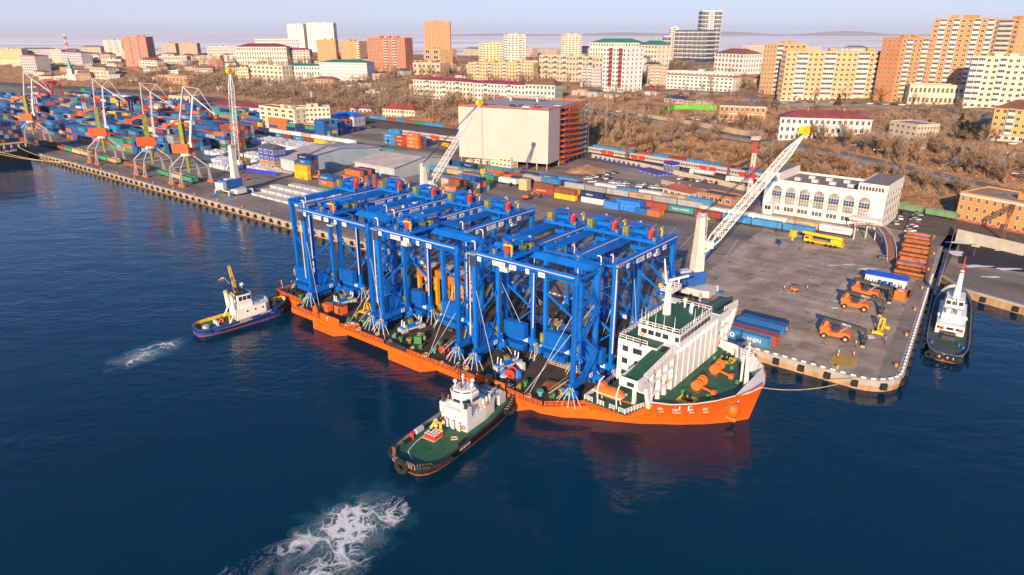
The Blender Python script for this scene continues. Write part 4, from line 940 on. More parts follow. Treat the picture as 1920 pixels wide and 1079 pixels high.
MB().stair((16.0 * k, 2.6, 1.8), (16.5 * k, 2.6, 4.8), .8).stair((17.6 * k, 2.2, 4.8), (18.6 * k, 2.6, 6.8), .8).build('stairs', W_, tb)
MB().rail([(16.5 * k, -3.4, 4.8), (27 * k, -3.4, 4.8), (28 * k, -2, 4.8), (28 * k, 2, 4.8), (27 * k, 3.4, 4.8), (22 * k, 3.4, 4.8)], 1.0, .05).build('railing', W_, tb)
for x, y in ((24.4, -3.0), (25.6, -3.0), (23.2, -3)): MB().tube((x * k, y, 4.8), (x * k, y, 6.6), .3, 8).build('vent', W_, tb)
MB().torus((23.8 * k, -3.5, 5.3), (0, 1, 0), .4, .14, 10, 5).build('lifebuoy', ORG2, tb); MB().torus((16.1 * k, -2.6, 2.8), (1, 0, 0), .4, .14, 10, 5).build('lifebuoy', ORG2, tb); MB().torus((16.1 * k, 3.0, 3.0), (1, 0, 0), .4, .14, 10, 5).build('lifebuoy', ORG2, tb)
wz = dB(30.5 * k)
bw = MB().tube((30.4 * k, -2.2, wz + 1.5), (30.4 * k, 1.2, wz + 1.5), 1.1, 14).build('bow_winch_drum', GRIN, tb)
for y in (-2.2, -.9, .3, 1.3): MB().tube((30.4 * k, y - .08, wz + 1.5), (30.4 * k, y + .08, wz + 1.5), 1.6, 16).build('drum_flange', LGR, bw)
MB().b(29 * k, 31.6 * k, -3.5, -2.3, wz, wz + 2.4).build('winch_gear', LGR, tb)
MB().bar((32.6 * k, -1.2, wz), (32.9 * k, -1.0, wz + 2.6), .4).bar((32.6 * k, 1.6, wz), (32.9 * k, 1.2, wz + 2.6), .4).bar((32.9 * k, -1.2, wz + 2.6), (32.9 * k, 1.4, wz + 2.6), .45).build('tow_staple', BLK, tb)
MB().b(32.75 * k, 33.1 * k, -.5, .7, wz + 2.75, wz + 2.95).build('staple_mark', YEL, tb)
MB().path([(13.2 * k, 1.2, 1.8), (13.2 * k, 1.2, 4.0), (12.0 * k, 1.6, 4.9), (11.4 * k, 2.4, 3.4)], .3, 8).b(12.8 * k, 13.6 * k, .8, 1.6, 1.7, 2.4).build('deck_crane', YEL, tb)
for i in range(14):
    x = 10.0 * k + (i % 4) * .75; y = .4 + (i // 4) * .75
    dr = MB().tube((0, 0, 0), (0, 0, .95), .33, 10).build('drum', REDP, None, (0, 0, 0)); dr.parent = tb; dr.location = (x, y, 1.85)
    MB().tube((0, 0, .95), (0, 0, 1.02), .3, 10).build('drum_lid', W_, dr)
MB().b(9.4 * k, 12.2 * k, 0, 3.4, 1.68, 1.85).build('pallet', ROPE, tb)
MB().path([(14.5 * k, 4.2, 1.75), (11 * k, 3.6, 1.75), (7 * k, 3.2, 1.75), (3.8 * k, 2.4, 1.75), (2.4 * k, .6, 1.75), (2.0 * k, -.2, 1.75)], .12).build('hose', LGR, tb)
MB().b(9 * k, 11.4 * k, 4.3, 5.1, 2.3, 3.2).build('deck_locker', LGR, tb); MB().b(5.2 * k, 7.2 * k, 4.4, 5.0, 1.7, 2.4).build('deck_box', BLK, tb); MB().tube((7.9 * k, 4.7, 1.8), (7.9 * k, 4.7, 3.2), .4, 8).build('red_drum', REDP, tb)
MB().tube((14.6 * k, 3.6, 1.8), (14.6 * k, 3.6, 3.4), .45, 8).build('fire_monitor', W_, tb)
MB().path([(14 * k, -2.6, 1.8), (13.2 * k, -3.2, 1.85), (12.2 * k, -2.4, 1.8), (13 * k, -1.8, 1.85), (13.6 * k, -2.6, 1.9)], .16).build('coiled_rope', ROPE, tb)
MB().path([(9 * k, -2.2, 1.75), (8 * k, -3.2, 1.75), (6.6 * k, -2.6, 1.75), (6.2 * k, -1, 1.75), (7, -.4, 1.75)], .1).build('rope', DKG, tb)
lettering('ЮПИТЕР', .8, tb, (11.6 * k, -6.36, 2.0), 0, INKW)
MB().b(10.6 * k, 13.6 * k, -5.4, -5.2, 1.7, 2.9).build('name_panel', BLK, tb)
obj('tyre', tyre, tb, (30.2 * k, -5.3, 1.7), R(-30), 1.5); obj('tyre', tyre, tb, (-.7, .4, 1.4), PI / 2, 1.6); obj('tyre', tyre, tb, (32.6 * k, -4.0, 2.0), R(-40), 1.2)
# --- grey-decked tug moored to the side quay
p, an, L = at_px(1765, 672, 1783, 549)
tc = thing('tugboat', 'tugboat with white tower mast moored along the side quay by stacked rusty frames', 'tugboat', (p[0] + 1, p[1], 0), an)
zsC = lambda f: 2.3 + 1.7 * max(0, (f - .5) / .5) ** 1.7
stC, dC = tug_hull(tc, L, 10.2, zsC, mat('grey_hull', (.12, .15, .19), .5), mat('pale_bulwark', (.5, .5, .5), .6), mat('dull_green_deck', (.05, .085, .075), .7, var=.3), BOOT, 1.5)
k = L / 38
fender_path(stC, .1, 1, .3, -.6, tc, L=L)
for i in range(6): obj('tyre', tyre, tc, (-.3, -3 + i * 1.2 + (.8 if i > 2 else 0), 1.3), PI / 2, .95)
for i in range(12): f = .08 + i * .07; obj('tyre', tyre, tc, (f * L, -5.3, 1.4), 0, .9); obj('tyre', tyre, tc, (f * L, 5.3, 1.4), 0, .9)
MB().b(11 * k, 25 * k, -3.4, 3.4, 1.4, 4.2).build('deckhouse', W_, tc); MB().b(13 * k, 23 * k, -2.6, 2.6, 4.2, 6.4).b(17 * k, 22.5 * k, -2.3, 2.3, 6.4, 8.8).build('wheelhouse', W_, tc)
windows_box(tc, 17 * k, 22.5 * k, -2.3, 2.3, 7.8, 1.1, 4, 3); windows_box(tc, 11 * k, 25 * k, -3.4, 3.4, 3.2, .7, 6, 3)
MB().tube((18.5 * k, 0, 8.8), (18.8 * k, 0, 17), .95, 10, .5).build('mast_tower', W_, tc); MB().tube((18.8 * k, 0, 17), (18.9 * k, 0, 21), .2, 6, .08).bar((18.8 * k, -1.4, 18), (18.8 * k, 1.4, 18), .12).torus((18.8 * k, 0, 16.4), (0, 0, 1), .6, .2, 10, 5).build('mast_top', REDP, tc)
for y in (-1.3, 1.3): MB().tube((13.6 * k, y, 6.4), (13.4 * k, y, 8), .7, 10).build('funnel', LGR, tc)
for y in (-2.9, 2.9): MB().ball((14.5 * k, y, 5), .8).build('raft_canister', W_, tc)
MB().b(8 * k, 10 * k, -1.6, 1.6, 1.4, 2.6).tube((9 * k, -1.4, 2.8), (9 * k, 1.4, 2.8), .6, 10).build('tow_winch', DKG, tc)
for x, y in ((5, -3.6), (5, 3.6), (6, -2.6)): MB().tube((x * k, y, 1.4), (x * k, y, 2.3), .35, 8).build('blue_drum', mat('blue_paint', (.03, .12, .5)), tc)
MB().torus((11 * k - .1, 2, 3), (1, 0, 0), .4, .14).build('lifebuoy', ORG2, tc); MB().torus((11 * k - .1, -2.6, 3), (1, 0, 0), .4, .14).build('lifebuoy', ORG2, tc)
MB().b(26 * k, 28.5 * k, -1.5, 1.5, dC(27 * k), dC(27 * k) + 2.6).b(28.5 * k, 30 * k, -.7, .7, dC(29 * k), dC(29 * k) + 1.4).build('bow_winch', LGR, tc)
flag(tc, (15.4 * k, 0, 10.5), RUS, .9); MB().tube((15.4 * k, 0, 6.4), (15.4 * k, 0, 10.6), .06).build('flagstaff', LGR, tc)
lettering('ДИОНИС', .9, tc, (-.06, -.2, 1.25), PI * 1.5, INKW)
# ================================================================== cargo and gear on the ship deck
def dk(u, v): return G(u, v, DZ)
def deckthing(name, label, cat, u, v, rz=QUAY, group=None): x, y = dk(u, v); return thing(name, label, cat, (x, y, DZ), rz, group)
for (u, v), lab in zip(((645, 570), (772, 618), (952, 688)), ('beside the crane at the stern corner', 'beside the middle crane of the near row', 'beside the crane closest to the bridge')):
    t = deckthing('headblock_spreader', 'blue hoist head block with silver wrapping ' + lab, 'spreader', u, v, QUAY + R(78), 'wrapped head blocks on deck')
    MB().b(-3.2, 3.2, -.9, .9, 1.0, 1.5).b(-2.6, 2.6, -.5, .5, 1.5, 2.1).build('frame', BLU, t)
    for x in (-2.7, 2.7):
        MB().b(x - 1.0, x + 1.0, -1.2, 1.2, .1, 1.15).build('wrapped_end', SIL, t)
        for y in (-.6, .6): MB().tube((x, y, 1.5), (x + .2, y, 3.2), .17, 8).build('cable_end', W_, t)
    MB().b(-3.0, 3.0, -1.1, -.7, .5, 1.0).build('wrapped_side', SIL, t)
    MB().b(-.9, .3, -.5, .5, 2.1, 3.1).build('tarped_box', OLV, t)
    for x in (-2.2, 1.4, 2.2): MB().b(x - .25, x + .25, -.95, -.5, 1.5, 1.95).build('yellow_lamp', YEL, t)
    for x in (-2.4, 2.4): MB().b(x - .15, x + .15, -.15, .15, 0, .2).build('foot', BLU, t)
sp_proto = None
def yellow_spreader(label, loc, rz, sc_=1.0):
    t = thing('yellow_spreader', label, 'spreader', loc, rz, 'yellow container spreaders', sc_)
    MB().b(-3.0, 3.0, -.5, .5, .5, 1.0).b(-3.1, -2.6, -1.3, 1.3, .2, .8).b(2.6, 3.1, -1.3, 1.3, .2, .8).build('main_beam', YEL, t)
    mb = MB()
    for y in (-.5, .5): mb.bar((-1.3, y, 1.0), (-.3, y, 3.8), .25).bar((1.3, y, 1.0), (.3, y, 3.8), .25).bar((-.8, y, 2.4), (.8, y, 2.4), .18)
    mb.bar((-.3, -.6, 3.8), (-.3, .6, 3.8), .3).bar((.3, -.6, 3.8), (.3, .6, 3.8), .3); mb.build('lifting_frame', YEL, t)
    for x in (-2.85, 2.85):
        for y in (-1.2, 1.2): MB().b(x - .2, x + .2, y - .2, y + .2, 0, .9).build('twistlock', YEL, t)
yellow_spreader('yellow container spreader lying on the ship deck behind the orange box', (*dk(690, 592), DZ), QUAY + R(10))
# orange work containers and clutter
t = deckthing('work_container', 'small open orange work container on deck by the bulwark panel', 'container', 640, 588)
MB().b(-1.5, 1.5, -1.2, 1.2, .1, 2.5).build('box', ORG2, t); MB().b(-1.52, 1.52, -1.22, 1.22, 2.5, 2.6).build('roof', RUSTM, t); MB().b(.2, 1.3, -1.24, -1.2, .3, 2.2).build('dark_opening_panel', DKG, t)  # closed box; a dark plate stands for the shaded inside of its doorway
t = deckthing('locker', 'low orange locker standing next to the open orange work container', 'locker', 615, 582)
MB().b(-1.2, 1.2, -1, 1, 0, 2.1).build('box', ORG2, t); MB().b(-1.0, -.1, -1.03, -1, .2, 1.9).build('door', ORG, t); MB().b(.1, 1.0, -1.03, -1, .2, 1.9).build('door', ORG, t)
t = deckthing('skip_box', 'open orange scrap box full of pale rubbish on deck', 'box', 665, 612)
MB().b(-1.2, 1.2, -.8, -.7, 0, .8).b(-1.2, 1.2, .7, .8, 0, .8).b(-1.2, -1.1, -.7, .7, 0, .8).b(1.1, 1.2, -.7, .7, 0, .8).b(-1.1, 1.1, -.7, .7, 0, .1).build('box', ORG2, t)
mb = MB()
for i in range(9): x, y = random.uniform(-.9, .9), random.uniform(-.5, .5); mb.b(x - .25, x + .25, y - .2, y + .2, .1, .6 + random.random() * .5)
mb.build('rubbish', SIL, t)
t = deckthing('orange_post', 'rounded orange upright plate at the ship rail near the stern', 'plate', 592, 590)
MB().prism([(-1.1, -.2), (1.1, -.2), (1.1, .2), (-1.1, .2)], 0, 2.2, out1=[(-.8, -.2), (.8, -.2), (.8, .2), (-.8, .2)]).build('plate', ORG, t); MB().prism([(-.8, -.2), (.8, -.2), (.8, .2), (-.8, .2)], 2.2, 2.7, out1=[(-.3, -.2), (.3, -.2), (.3, .2), (-.3, .2)]).build('cap', ORG, t)
PL = [(655, 604, 'stern corner crane'), (668, 597, 'open orange work container'), (682, 607, 'orange scrap box'), (741, 634, 'middle crane wheels'), (752, 641, 'middle crane'), (768, 643, 'wrapped head block of the middle crane'), (790, 655, 'cable winch'), (815, 662, 'black fairleads'), (826, 650, 'cable reel'), (975, 730, 'orange bulwark panel'), (985, 724, 'cable reel by the panel'), (1013, 742, 'orange railing'), (1038, 748, 'rusty plates'), (1052, 738, 'bridge side crane'), (565, 560, 'stern rail'), (572, 566, 'stern winch'), (605, 583, 'orange upright plate')]
for i, (u, v, lab) in enumerate(PL):
    x, y = dk(u, v); c = [GRD, OLV, GRD, mat('teal_paint', (.08, .35, .30))][i % 4]
    t = thing('deck_vent', f'squat {["green","olive","green","teal"][i%4]} deck vent near the {lab}', 'vent', (x, y, DZ), QUAY, 'squat vents on the cargo deck')
    r = .35 + .15 * (i % 3); MB().tube((0, 0, 0), (0, 0, .9), r * .7, 8).build('stem', c, t); MB().tube((0, 0, .9), (0, 0, 1.35), r * 1.25, 10).build('hood', c, t)
    if i % 3 == 0: MB().b(-.9, -.4, -.3, .3, 0, .7).build('valve_box', c, t)
def reel(u, v, lab, c1, c2, rz=QUAY, s=1.0):
    t = deckthing('cable_reel', lab, 'reel', u, v, rz); t.scale = (s, s, s)
    for y in (-.8, .8): MB().tube((0, y - .1, 1.1), (0, y + .1, 1.1), 1.1, 16).build('flange', c1, t)
    MB().tube((0, -.75, 1.1), (0, .75, 1.1), .8, 14).build('wound_cable', c2, t); MB().b(-1.0, 1.0, -1.0, 1.0, 0, .25).bar((-.8, -1.0, .1), (0, -1.0, 1.1), .18).bar((.8, -1, .1), (0, -1, 1.1), .18).build('cradle', DKG, t)
reel(833, 662, 'red flanged cable reel on deck near the black fairleads', REDP, DKG); reel(958, 709, 'red cable reel beside a blue tarp behind the orange bulwark panel', REDP, RUSTM, QUAY + R(20), 1.2)
t = deckthing('tarp_heap', 'bright blue tarpaulin heap beside the red cable reel', 'tarpaulin', 947, 705)
mb = MB(); mb.ball((0, 0, .5), 1.4, sz=.9); mb.ball((2.6, 1.4, .6), 1.2, sz=1); mb.build('tarp', mat('blue_tarp', (.02, .2, .7), .5, var=.3, scale=1.4, bump=.6), t)
for u, v, w, h in ((938, 700, .8, 1.4), (944, 712, .7, 1.0), (977, 696, .8, 2.2)):
    t = deckthing('deck_cabinet', 'white deck cabinet ' + {938: 'next to the wrapped head block', 944: 'low, in front of the blue tarpaulin', 977: 'tall, behind the red cable reel'}[u], 'cabinet', u, v)
    MB().b(-w, w, -w * .8, w * .8, .1, h).build('box', W_, t); MB().b(-w * .8, w * .8, -w * .8 - .04, -w * .8, .25, h - .15).build('door', LGR, t); MB().b(-w * .9, w * .9, -w * .7, w * .7, 0, .1).build('plinth', DKG, t)
t = deckthing('deck_winch', 'pale deck winch with green casing among the lashings', 'winch', 787, 640, QUAY + R(30))
MB().tube((0, -1.2, 1.1), (0, 1.2, 1.1), .9, 12).build('drum', ROPE, t); MB().b(-1, 1, -1.8, -1.2, 0, 2).b(-1, 1, 1.2, 1.8, 0, 1.8).build('casing', GRD, t); MB().ball((1.2, 0, 1.0), .7).build('motor', OLV, t)
t = deckthing('rusty_plates', 'fan of rusty brown steel plates lying on the deck by the bridge crane', 'plates', 1038, 728)
for i in range(6):
    o = MB().b(-2.6, 2.6, -.55, .55, 0, .12).build('plate', RUSTM, t, (0, -1.2 + i * .5, .06 + i * .13), R(-8 + i * 5))
t = deckthing('gangway', 'pale folded gangway with hand rails lying across the deck', 'gangway', 1060, 690, QUAY)
MB().b(-4.5, 4.5, -.6, .6, .05, .2).build('treads', ROPE, t)
for y in (-.6, .6): MB().rail([(-4.5, y, .2), (4.5, y, .2)], 1.0, .04, .9).build('hand_rail', LGR, t)
for i, (u, v, w, d, h, c, lab) in enumerate(((1020, 604, 5, 4, .9, SIL, 'silver wrapped pallets'), (1040, 610, 3.5, 4, 1.0, ROPE, 'tan wooden crates'), (1030, 622, 3, 2, 1.2, GRD, 'green machine parts'), (1052, 634, 4, 2.4, 1.6, mat('dark_green_tarp', (.03, .14, .09)), 'dark green covered boxes'), (1070, 620, 7, 3.0, .8, W_, 'long white panels'), (1095, 650, 5, 3, .5, W_, 'flat white panels by the bridge'), (1130, 668, 7, 2.0, .5, W_, 'white sheets beside the accommodation'), (1000, 600, 3, 2, 1.2, SIL, 'silver wrapped bundle'), (720, 500, 5, 1.5, 1.2, SIL, 'silver wrapped beam at the far rail'))):
    t = deckthing('deck_cargo', f'heap of {lab} lashed between the crane legs', 'cargo', u, v, QUAY + R(8 * (i % 3)), 'loose cargo between the cranes')
    n = 4
    for q in range(n):
        x0 = -w / 2 + w * q / n; hh = h * random.uniform(.7, 1.2); yo = random.uniform(-.4, .4)
        MB().b(x0 + .06, x0 + w / n - .06, -d / 2 + yo, d / 2 + yo, .02, hh).build('pallet_load', c, t)
# amber straddle hoists between the cranes
for i, (u, v, lab) in enumerate(((782, 560, 'nearest the stern'), (812, 575, 'in the middle of the three'), (842, 588, 'nearest the bridge'))):
    x, y = ST(50 + i * 5.5, 24 + (i % 2) * 1.5); t = thing('straddle_hoist', f'amber orange straddle hoist under the blue cranes, {lab}', 'hoist', (x, y, DZ), QUAY + R(90), 'amber straddle hoists')
    for a in (-3.2, 3.2):
        for b in (-1.6, 1.6): MB().b(a - .5, a + .5, b - .4, b + .4, 1.2, 12).build('column', AMB, t)
        MB().b(a - .55, a + .55, -2.6, 2.6, .9, 1.7).build('sill', AMB, t)
        for b in (-2, 2): MB().tube((a - .4, b, .6), (a + .4, b, .6), .6, 12).build('wheel', BLK, t)
        MB().ball((a, -1.6, 11.6), .95).build('hose_guard', AMB, t)
    MB().b(-3.6, 3.6, -2.2, 2.2, 12, 14.2).build('machinery_house', mat('amber_dark', (.45, .16, .02), .6, var=.2), t); MB().b(-2, 2, -1, 1, 14.2, 14.5).build('roof_hatch', LGR, t)
# stern ensign
x, y = ST(.8, 7); t = thing('ensign', 'red ensign hanging from a short staff at the ship stern', 'flag', (x, y, DZ)); MB().tube((0, 0, 0), (-.3, 0, 3.6), .06).build('staff', W_, t); flag(t, (-.3, 0, 3.5), [REDP, REDP, REDP], 1.1, R(60))
for i in range(6):
    x, y = ST(1.5 + i * 1.2, 6.0 + (i % 2) * 1.6); t = thing('mooring_bitts', f'black mooring bitts, {["first","second","third","fourth","fifth","sixth"][i]} along the stern corner of the orange ship', 'bitts', (x, y, DZ), QUAY, 'stern mooring bitts')
    for yy in (-.4, .4): MB().tube((0, yy, 0), (0, yy, 1.3), .3, 8).build('post', DKG, t)
    MB().b(-.5, .5, -.9, .9, 0, .15).build('base', DKG, t)

COIL = MB().torus((0, 0, .15), (0, 0, 1), .55, .16, 12, 5).torus((0, 0, .38), (0, 0, 1), .5, .15, 12, 5).mesh('rope_coil', ROPE)
NTH = ['first', 'second', 'third', 'fourth', 'fifth', 'sixth', 'seventh', 'eighth', 'ninth', 'tenth', 'eleventh', 'twelfth', 'thirteenth', 'fourteenth', 'fifteenth', 'sixteenth']
for i in range(14):
    s_ = 18 + i * 6.4; x, y = ST(s_ + random.uniform(-1, 1), 2.4 + random.uniform(-.5, .9)); obj('rope_coil', COIL, None, (x, y, DZ), 0, random.uniform(.8, 1.3), None, f'tan rope coil, {NTH[i]} from the stern along the near walkway', 'rope', 'rope coils on deck')
for i in range(16):
    s_ = 15 + i * 5.9; x, y = ST(s_ + random.uniform(-1.5, 1.5), (17.4, 18.2, 22.5, 24)[i % 4]); c = (DKG, GRD, RUSTM, LGR)[i % 4]; w, h = random.uniform(.5, 1.1), random.uniform(.5, 1.3)
    t = thing('gear_chest', f'{("dark","green","rusty","grey")[i % 4]} gear chest, {NTH[i]} from the stern between the crane rows', 'chest', (x, y, DZ), QUAY + random.uniform(-.4, .4), 'gear chests on deck'); MB().b(-w, w, -.5, .5, .05, h).build('box', c, t); MB().b(-w - .03, w + .03, -.53, .53, h, h + .1).build('lid', c, t)
# ================================================================== containers
CC = {'blue': (.02, .12, .36), 'sky blue': (.05, .24, .50), 'orange': (.62, .16, .05), 'rust red': (.30, .06, .035), 'grey': (.33, .34, .36), 'white': (.72, .72, .70), 'green': (.06, .26, .16), 'navy': (.015, .04, .14), 'yellow': (.80, .46, .03), 'teal': (.05, .28, .30), 'tan': (.45, .33, .20), 'magenta': (.55, .05, .28), 'brown': (.25, .09, .05)}
PAL = ['blue'] * 9 + ['sky blue'] * 4 + ['navy'] * 3 + ['orange'] * 4 + ['rust red'] * 3 + ['grey'] * 3 + ['white', 'green', 'navy', 'navy', 'teal', 'brown', 'yellow', 'tan']
def cont_mesh(L, n, hi=True):
    W2, H_ = 1.22, 2.6; mb = MB()
    mb.b(-L / 2, L / 2, -W2 + .08, W2 - .08, .1, H_ - .04)
    for x in (-L / 2 + .08, L / 2 - .08):
        for y in (-W2 + .08, W2 - .08): mb.b(x - .08, x + .08, y - .08, y + .08, 0, H_)
    for y in (-W2 + .06, W2 - .06): mb.b(-L / 2 + .16, L / 2 - .16, y - .06, y + .06, .02, .18); mb.b(-L / 2 + .16, L / 2 - .16, y - .06, y + .06, H_ - .14, H_ - .01)
    d = (L - .4) / n
    for k in range(n):
        x = -L / 2 + .2 + d * k
        for sg in (-1, 1): mb.b(x + d * .15, x + d * .6, min(sg * (W2 - .08), sg * (W2 - .015)), max(sg * (W2 - .08), sg * (W2 - .015)), .2, H_ - .15)
    for y in (-.75, -.3, .3, .75): mb.b(L / 2, L / 2 + .05, y - .04, y + .04, .15, H_ - .15)
    return mb.mesh('container', OBJC)
C40 = cont_mesh(12.19, 22); C20 = cont_mesh(6.06, 11)
LABS = set()
ORD = ['first', 'second', 'third', 'fourth', 'fifth', 'sixth', 'seventh', 'eighth', 'ninth', 'tenth', 'eleventh', 'twelfth', 'thirteenth', 'fourteenth', 'fifteenth', 'sixteenth']
TIER = ['bottom', 'second', 'third', 'fourth', 'fifth', 'top']
def jitter(c): k = random.uniform(.82, 1.15); return tuple(min(.95, x * k) for x in c)
NCON = 0
def cont(a, b, z, cn, where, L=40, rz=0, group='shipping containers', word='container', name='shipping_container'):
    global NCON; NCON += 1
    x, y = AB(a, b)
    return obj(name, C40 if L == 40 else C20, None, (x, y, z), QUAY + rz, None, jitter(CC[cn]), f'{cn} {word} {where}', 'container', group)
TL = 12.25
# six in front of the bow
a0, b0 = ab(*G(1354, 631, 3))
for i, cn in enumerate(['sky blue', 'rust red', 'blue', 'sky blue', 'blue', 'navy']):
    o = cont(a0 + 6.2 + (0, 1.2, .4, .2, .6, .1)[i], b0 + 1.3 + i * 2.7, YZ, cn, f'{ORD[i]} from the quay edge in the row before the ship bow')
    if i == 0:
        lettering('HANJIN', 1.5, o, (1.6, -1.24, 1.35), 0, INKW); mk = MB().tube((-3.6, -1.27, 1.35), (-3.6, -1.23, 1.35), .65, 14).build('logo_disc', INKW, o); MB().tube((-3.6, -1.29, 1.35), (-3.6, -1.27, 1.35), .4, 14).build('logo_centre', mat('sky_paint', (.05, .28, .58)), mk)
# stacks in the middle yard
def block(a, b, nA, nB, tiers, name, pal, L=40, top=None):
    for i in range(nA):
        for j in range(nB):
            tt = tiers if isinstance(tiers, int) else tiers[(i * nB + j) % len(tiers)]
            for k in range(tt):
                cn = pal[(i * 7 + j * 3 + k * 5 + int(a) % 3) % len(pal)]
                o_ = cont(a + i * (TL if L == 40 else 6.3) + (TL / 2 if L == 40 else 3.1), b + j * 2.6 + 1.3, YZ + k * 2.6, cn, f'on {TIER[k]} tier, {ORD[j]} row{", " + ORD[i] + " bay" if nA > 1 else ""}, {name}', L)
                if j == 0 and L == 40 and cn in ('blue', 'sky blue', 'navy', 'rust red', 'orange', 'grey', 'teal'): lettering('FESCO' if (k + i) % 2 else 'TRANSCONT', 1.3 if (k + i) % 2 else 1.0, o_, (-1.5, -1.24, 1.35), 0, INKW, 1.0, .2)
block(-300, 214, 1, 2, 3, 'orange topped stack behind the stern cranes', ['green', 'blue', 'orange'])
block(-290, 221, 1, 6, (3, 4, 4, 4, 4, 3), 'broad stack behind the stern cranes', ['grey', 'orange', 'blue', 'rust red', 'navy', 'orange'])
block(-276, 233, 1, 4, 2, 'low stack beside the pitched roof sheds', ['orange', 'rust red', 'grey', 'blue'])
block(-253, 257, 1, 7, 2, 'tan stack under the slim white crane boom', ['tan', 'grey', 'tan', 'brown', 'blue', 'brown'])
block(-240, 244, 1, 9, (2, 2, 3, 2), 'many coloured stack behind the middle cranes', ['blue', 'green', 'rust red', 'grey', 'navy', 'orange', 'white'])
block(-336, 224, 1, 1, 3, 'yellow stack by the forklift', ['yellow', 'yellow', 'yellow'])
block(-336, 227, 1, 2, 5, 'tall navy stack beside the yellow one', ['navy', 'blue', 'rust red', 'blue'])
block(-392, 340, 3, 3, (3, 2, 4, 3), 'stack by the blue roofed shed', ['orange', 'sky blue', 'sky blue', 'rust red', 'blue'])
block(-208, 279, 1, 1, 2, 'brown pair at the yard edge', ['rust red', 'brown'])
block(-192, 274.5, 1, 2, 2, 'brown on yellow pair', ['yellow', 'brown'])
block(-177, 276, 1, 1, 2, 'navy on white pair beside the blue tarp', ['white', 'navy'])
block(-145.5, 272, 2, 2, 1, 'orange row by the siding train', ['orange', 'orange', 'blue'], 20)
# tarped blocks
for i, (a, b, l, w, h) in enumerate(((-158, 274, 8, 3, 3.2), (-150, 276.5, 12, 5, 4.6))):
    x, y = AB(a, b); t = thing('tarped_load', ['low block under a bright blue tarpaulin beside the brown containers', 'tall block under a bright blue tarpaulin beside the orange containers'][i], 'tarpaulin', (x, y, YZ), QUAY)
    mb = MB(); n = 14
    for sg in (-1, 1):
        for k in range(n):
            x0, x1 = -l / 2 + l * k / n, -l / 2 + l * (k + 1) / n; e0, e1 = .25 * (k % 2), .25 * ((k + 1) % 2)
            q = [(x0, sg * (w / 2 + .3 + e0), 0), (x1, sg * (w / 2 + .3 + e1), 0), (x1, sg * w / 2, h), (x0, sg * w / 2, h)]; mb.poly(q if sg < 0 else q[::-1])
    for k in range(n):
        x0, x1 = -l / 2 + l * k / n, -l / 2 + l * (k + 1) / n; mb.poly([(x0, -w / 2, h), (x1, -w / 2, h), (x1, w / 2, h + .15 * (k % 2)), (x0, w / 2, h + .15 * ((k + 1) % 2))])
    for sg in (-1, 1): q = [(sg * l / 2, -w / 2 - .3, 0), (sg * l / 2, w / 2 + .3, 0), (sg * l / 2, w / 2, h), (sg * l / 2, -w / 2, h)]; mb.poly(q if sg > 0 else q[::-1])
    mb.build('tarp', mat('blue_tarp', (.02, .2, .7)), t); MB().path([(-l / 2, -w / 2 - .5, h * .5), (l / 2, -w / 2 - .5, h * .5)], .04).build('rope', ROPE, t)
RUSTO = mat('rusty_orange', (.42, .13, .05), .75, var=.35, scale=.6, dirt=(.14, .06, .03), dirtamt=.3)
# orange/rusty flat frames stacked along the side quay
for i in range(9):
    a, b = -30.5 - i * .75, 254 + i * 6.4; x, y = AB(a, b); n = 2 + (i * 5) % 2
    for k in range(n):
        t = thing('flat_rack', f'rusty orange flat rack, {TIER[k]} of the {ORD[i]} pile counted from the quay corner', 'flat rack', (x, y, YZ + k * 1.15), QUAY + R(1.5 * (i % 3) - 1.5), 'rusty flat racks')
        MB().b(-4.4, 4.4, -2.6, 2.6, .05, .3).build('floor', RUSTM if (i + k) % 3 else mat('faded_blue', (.16, .25, .4), .7, var=.3), t)
        MB().b(-4.4, 4.4, -2.7, -2.5, 0, .9).b(-4.4, 4.4, 2.5, 2.7, 0, .9).build('side_beam', RUSTO if (i + k) % 2 else RUSTM, t)
        MB().b(-4.5, -4.3, -2.7, 2.7, 0, 1.0).b(4.3, 4.5, -2.7, 2.7, 0, 1.0).build('end_wall', RUSTM, t)
# ================================================================== trains
flat = MB().b(-6.6, 6.6, -1.3, 1.3, .9, 1.2).b(-6.6, 6.6, -.3, .3, .6, .9); 
for x in (-5, 5):
    for dx in (-.9, .9): flat.tube((x + dx, -.9, .45), (x + dx, .9, .45), .45, 8)
FLAT = flat.mesh('flat_wagon', DKG)
def wagon(a, b, where, rz=0, z=YZ, name='flat_wagon'):
    x, y = AB(a, b); return obj(name, FLAT, None, (x, y, z), QUAY + rz, None, None, 'flat wagon ' + where, 'wagon', 'flat wagons')
def train(a0, a1, bf, seq, where, texts={}, z=YZ, under=True, name='shipping_container'):
    a = a0; i = 0
    while a + 12 < a1:
        cn = seq[i % len(seq)]; b = bf(a + 6.4); rz = math.atan2(bf(a + 12) - bf(a), 12)
        nth = (ORD[i] if i < 16 else f'{i + 1}th')
        if under: wagon(a + 6.4, b, f'under {nth} box of the {where}', rz, z)
        o = cont(a + 6.4, b, z + (1.2 if under else .1), cn, f'{nth} in the {where}', 40, rz, 'containers on wagons')
        if i in texts: lettering(texts[i][0], texts[i][1], o, (texts[i][3] if len(texts[i]) > 3 else 0, -1.24, 1.35), 0, texts[i][2])
        a += 12.9; i += 1
BLT = mat('blue_lettering', (.02, .08, .35))
train(-147, -60, lambda a: 283, ['rust red', 'teal', 'rust red', 'sky blue', 'sky blue', 'sky blue', 'white'], 'siding train beside the yard', {1: ('CHINA SHIPPING', 1.1, INKW)})
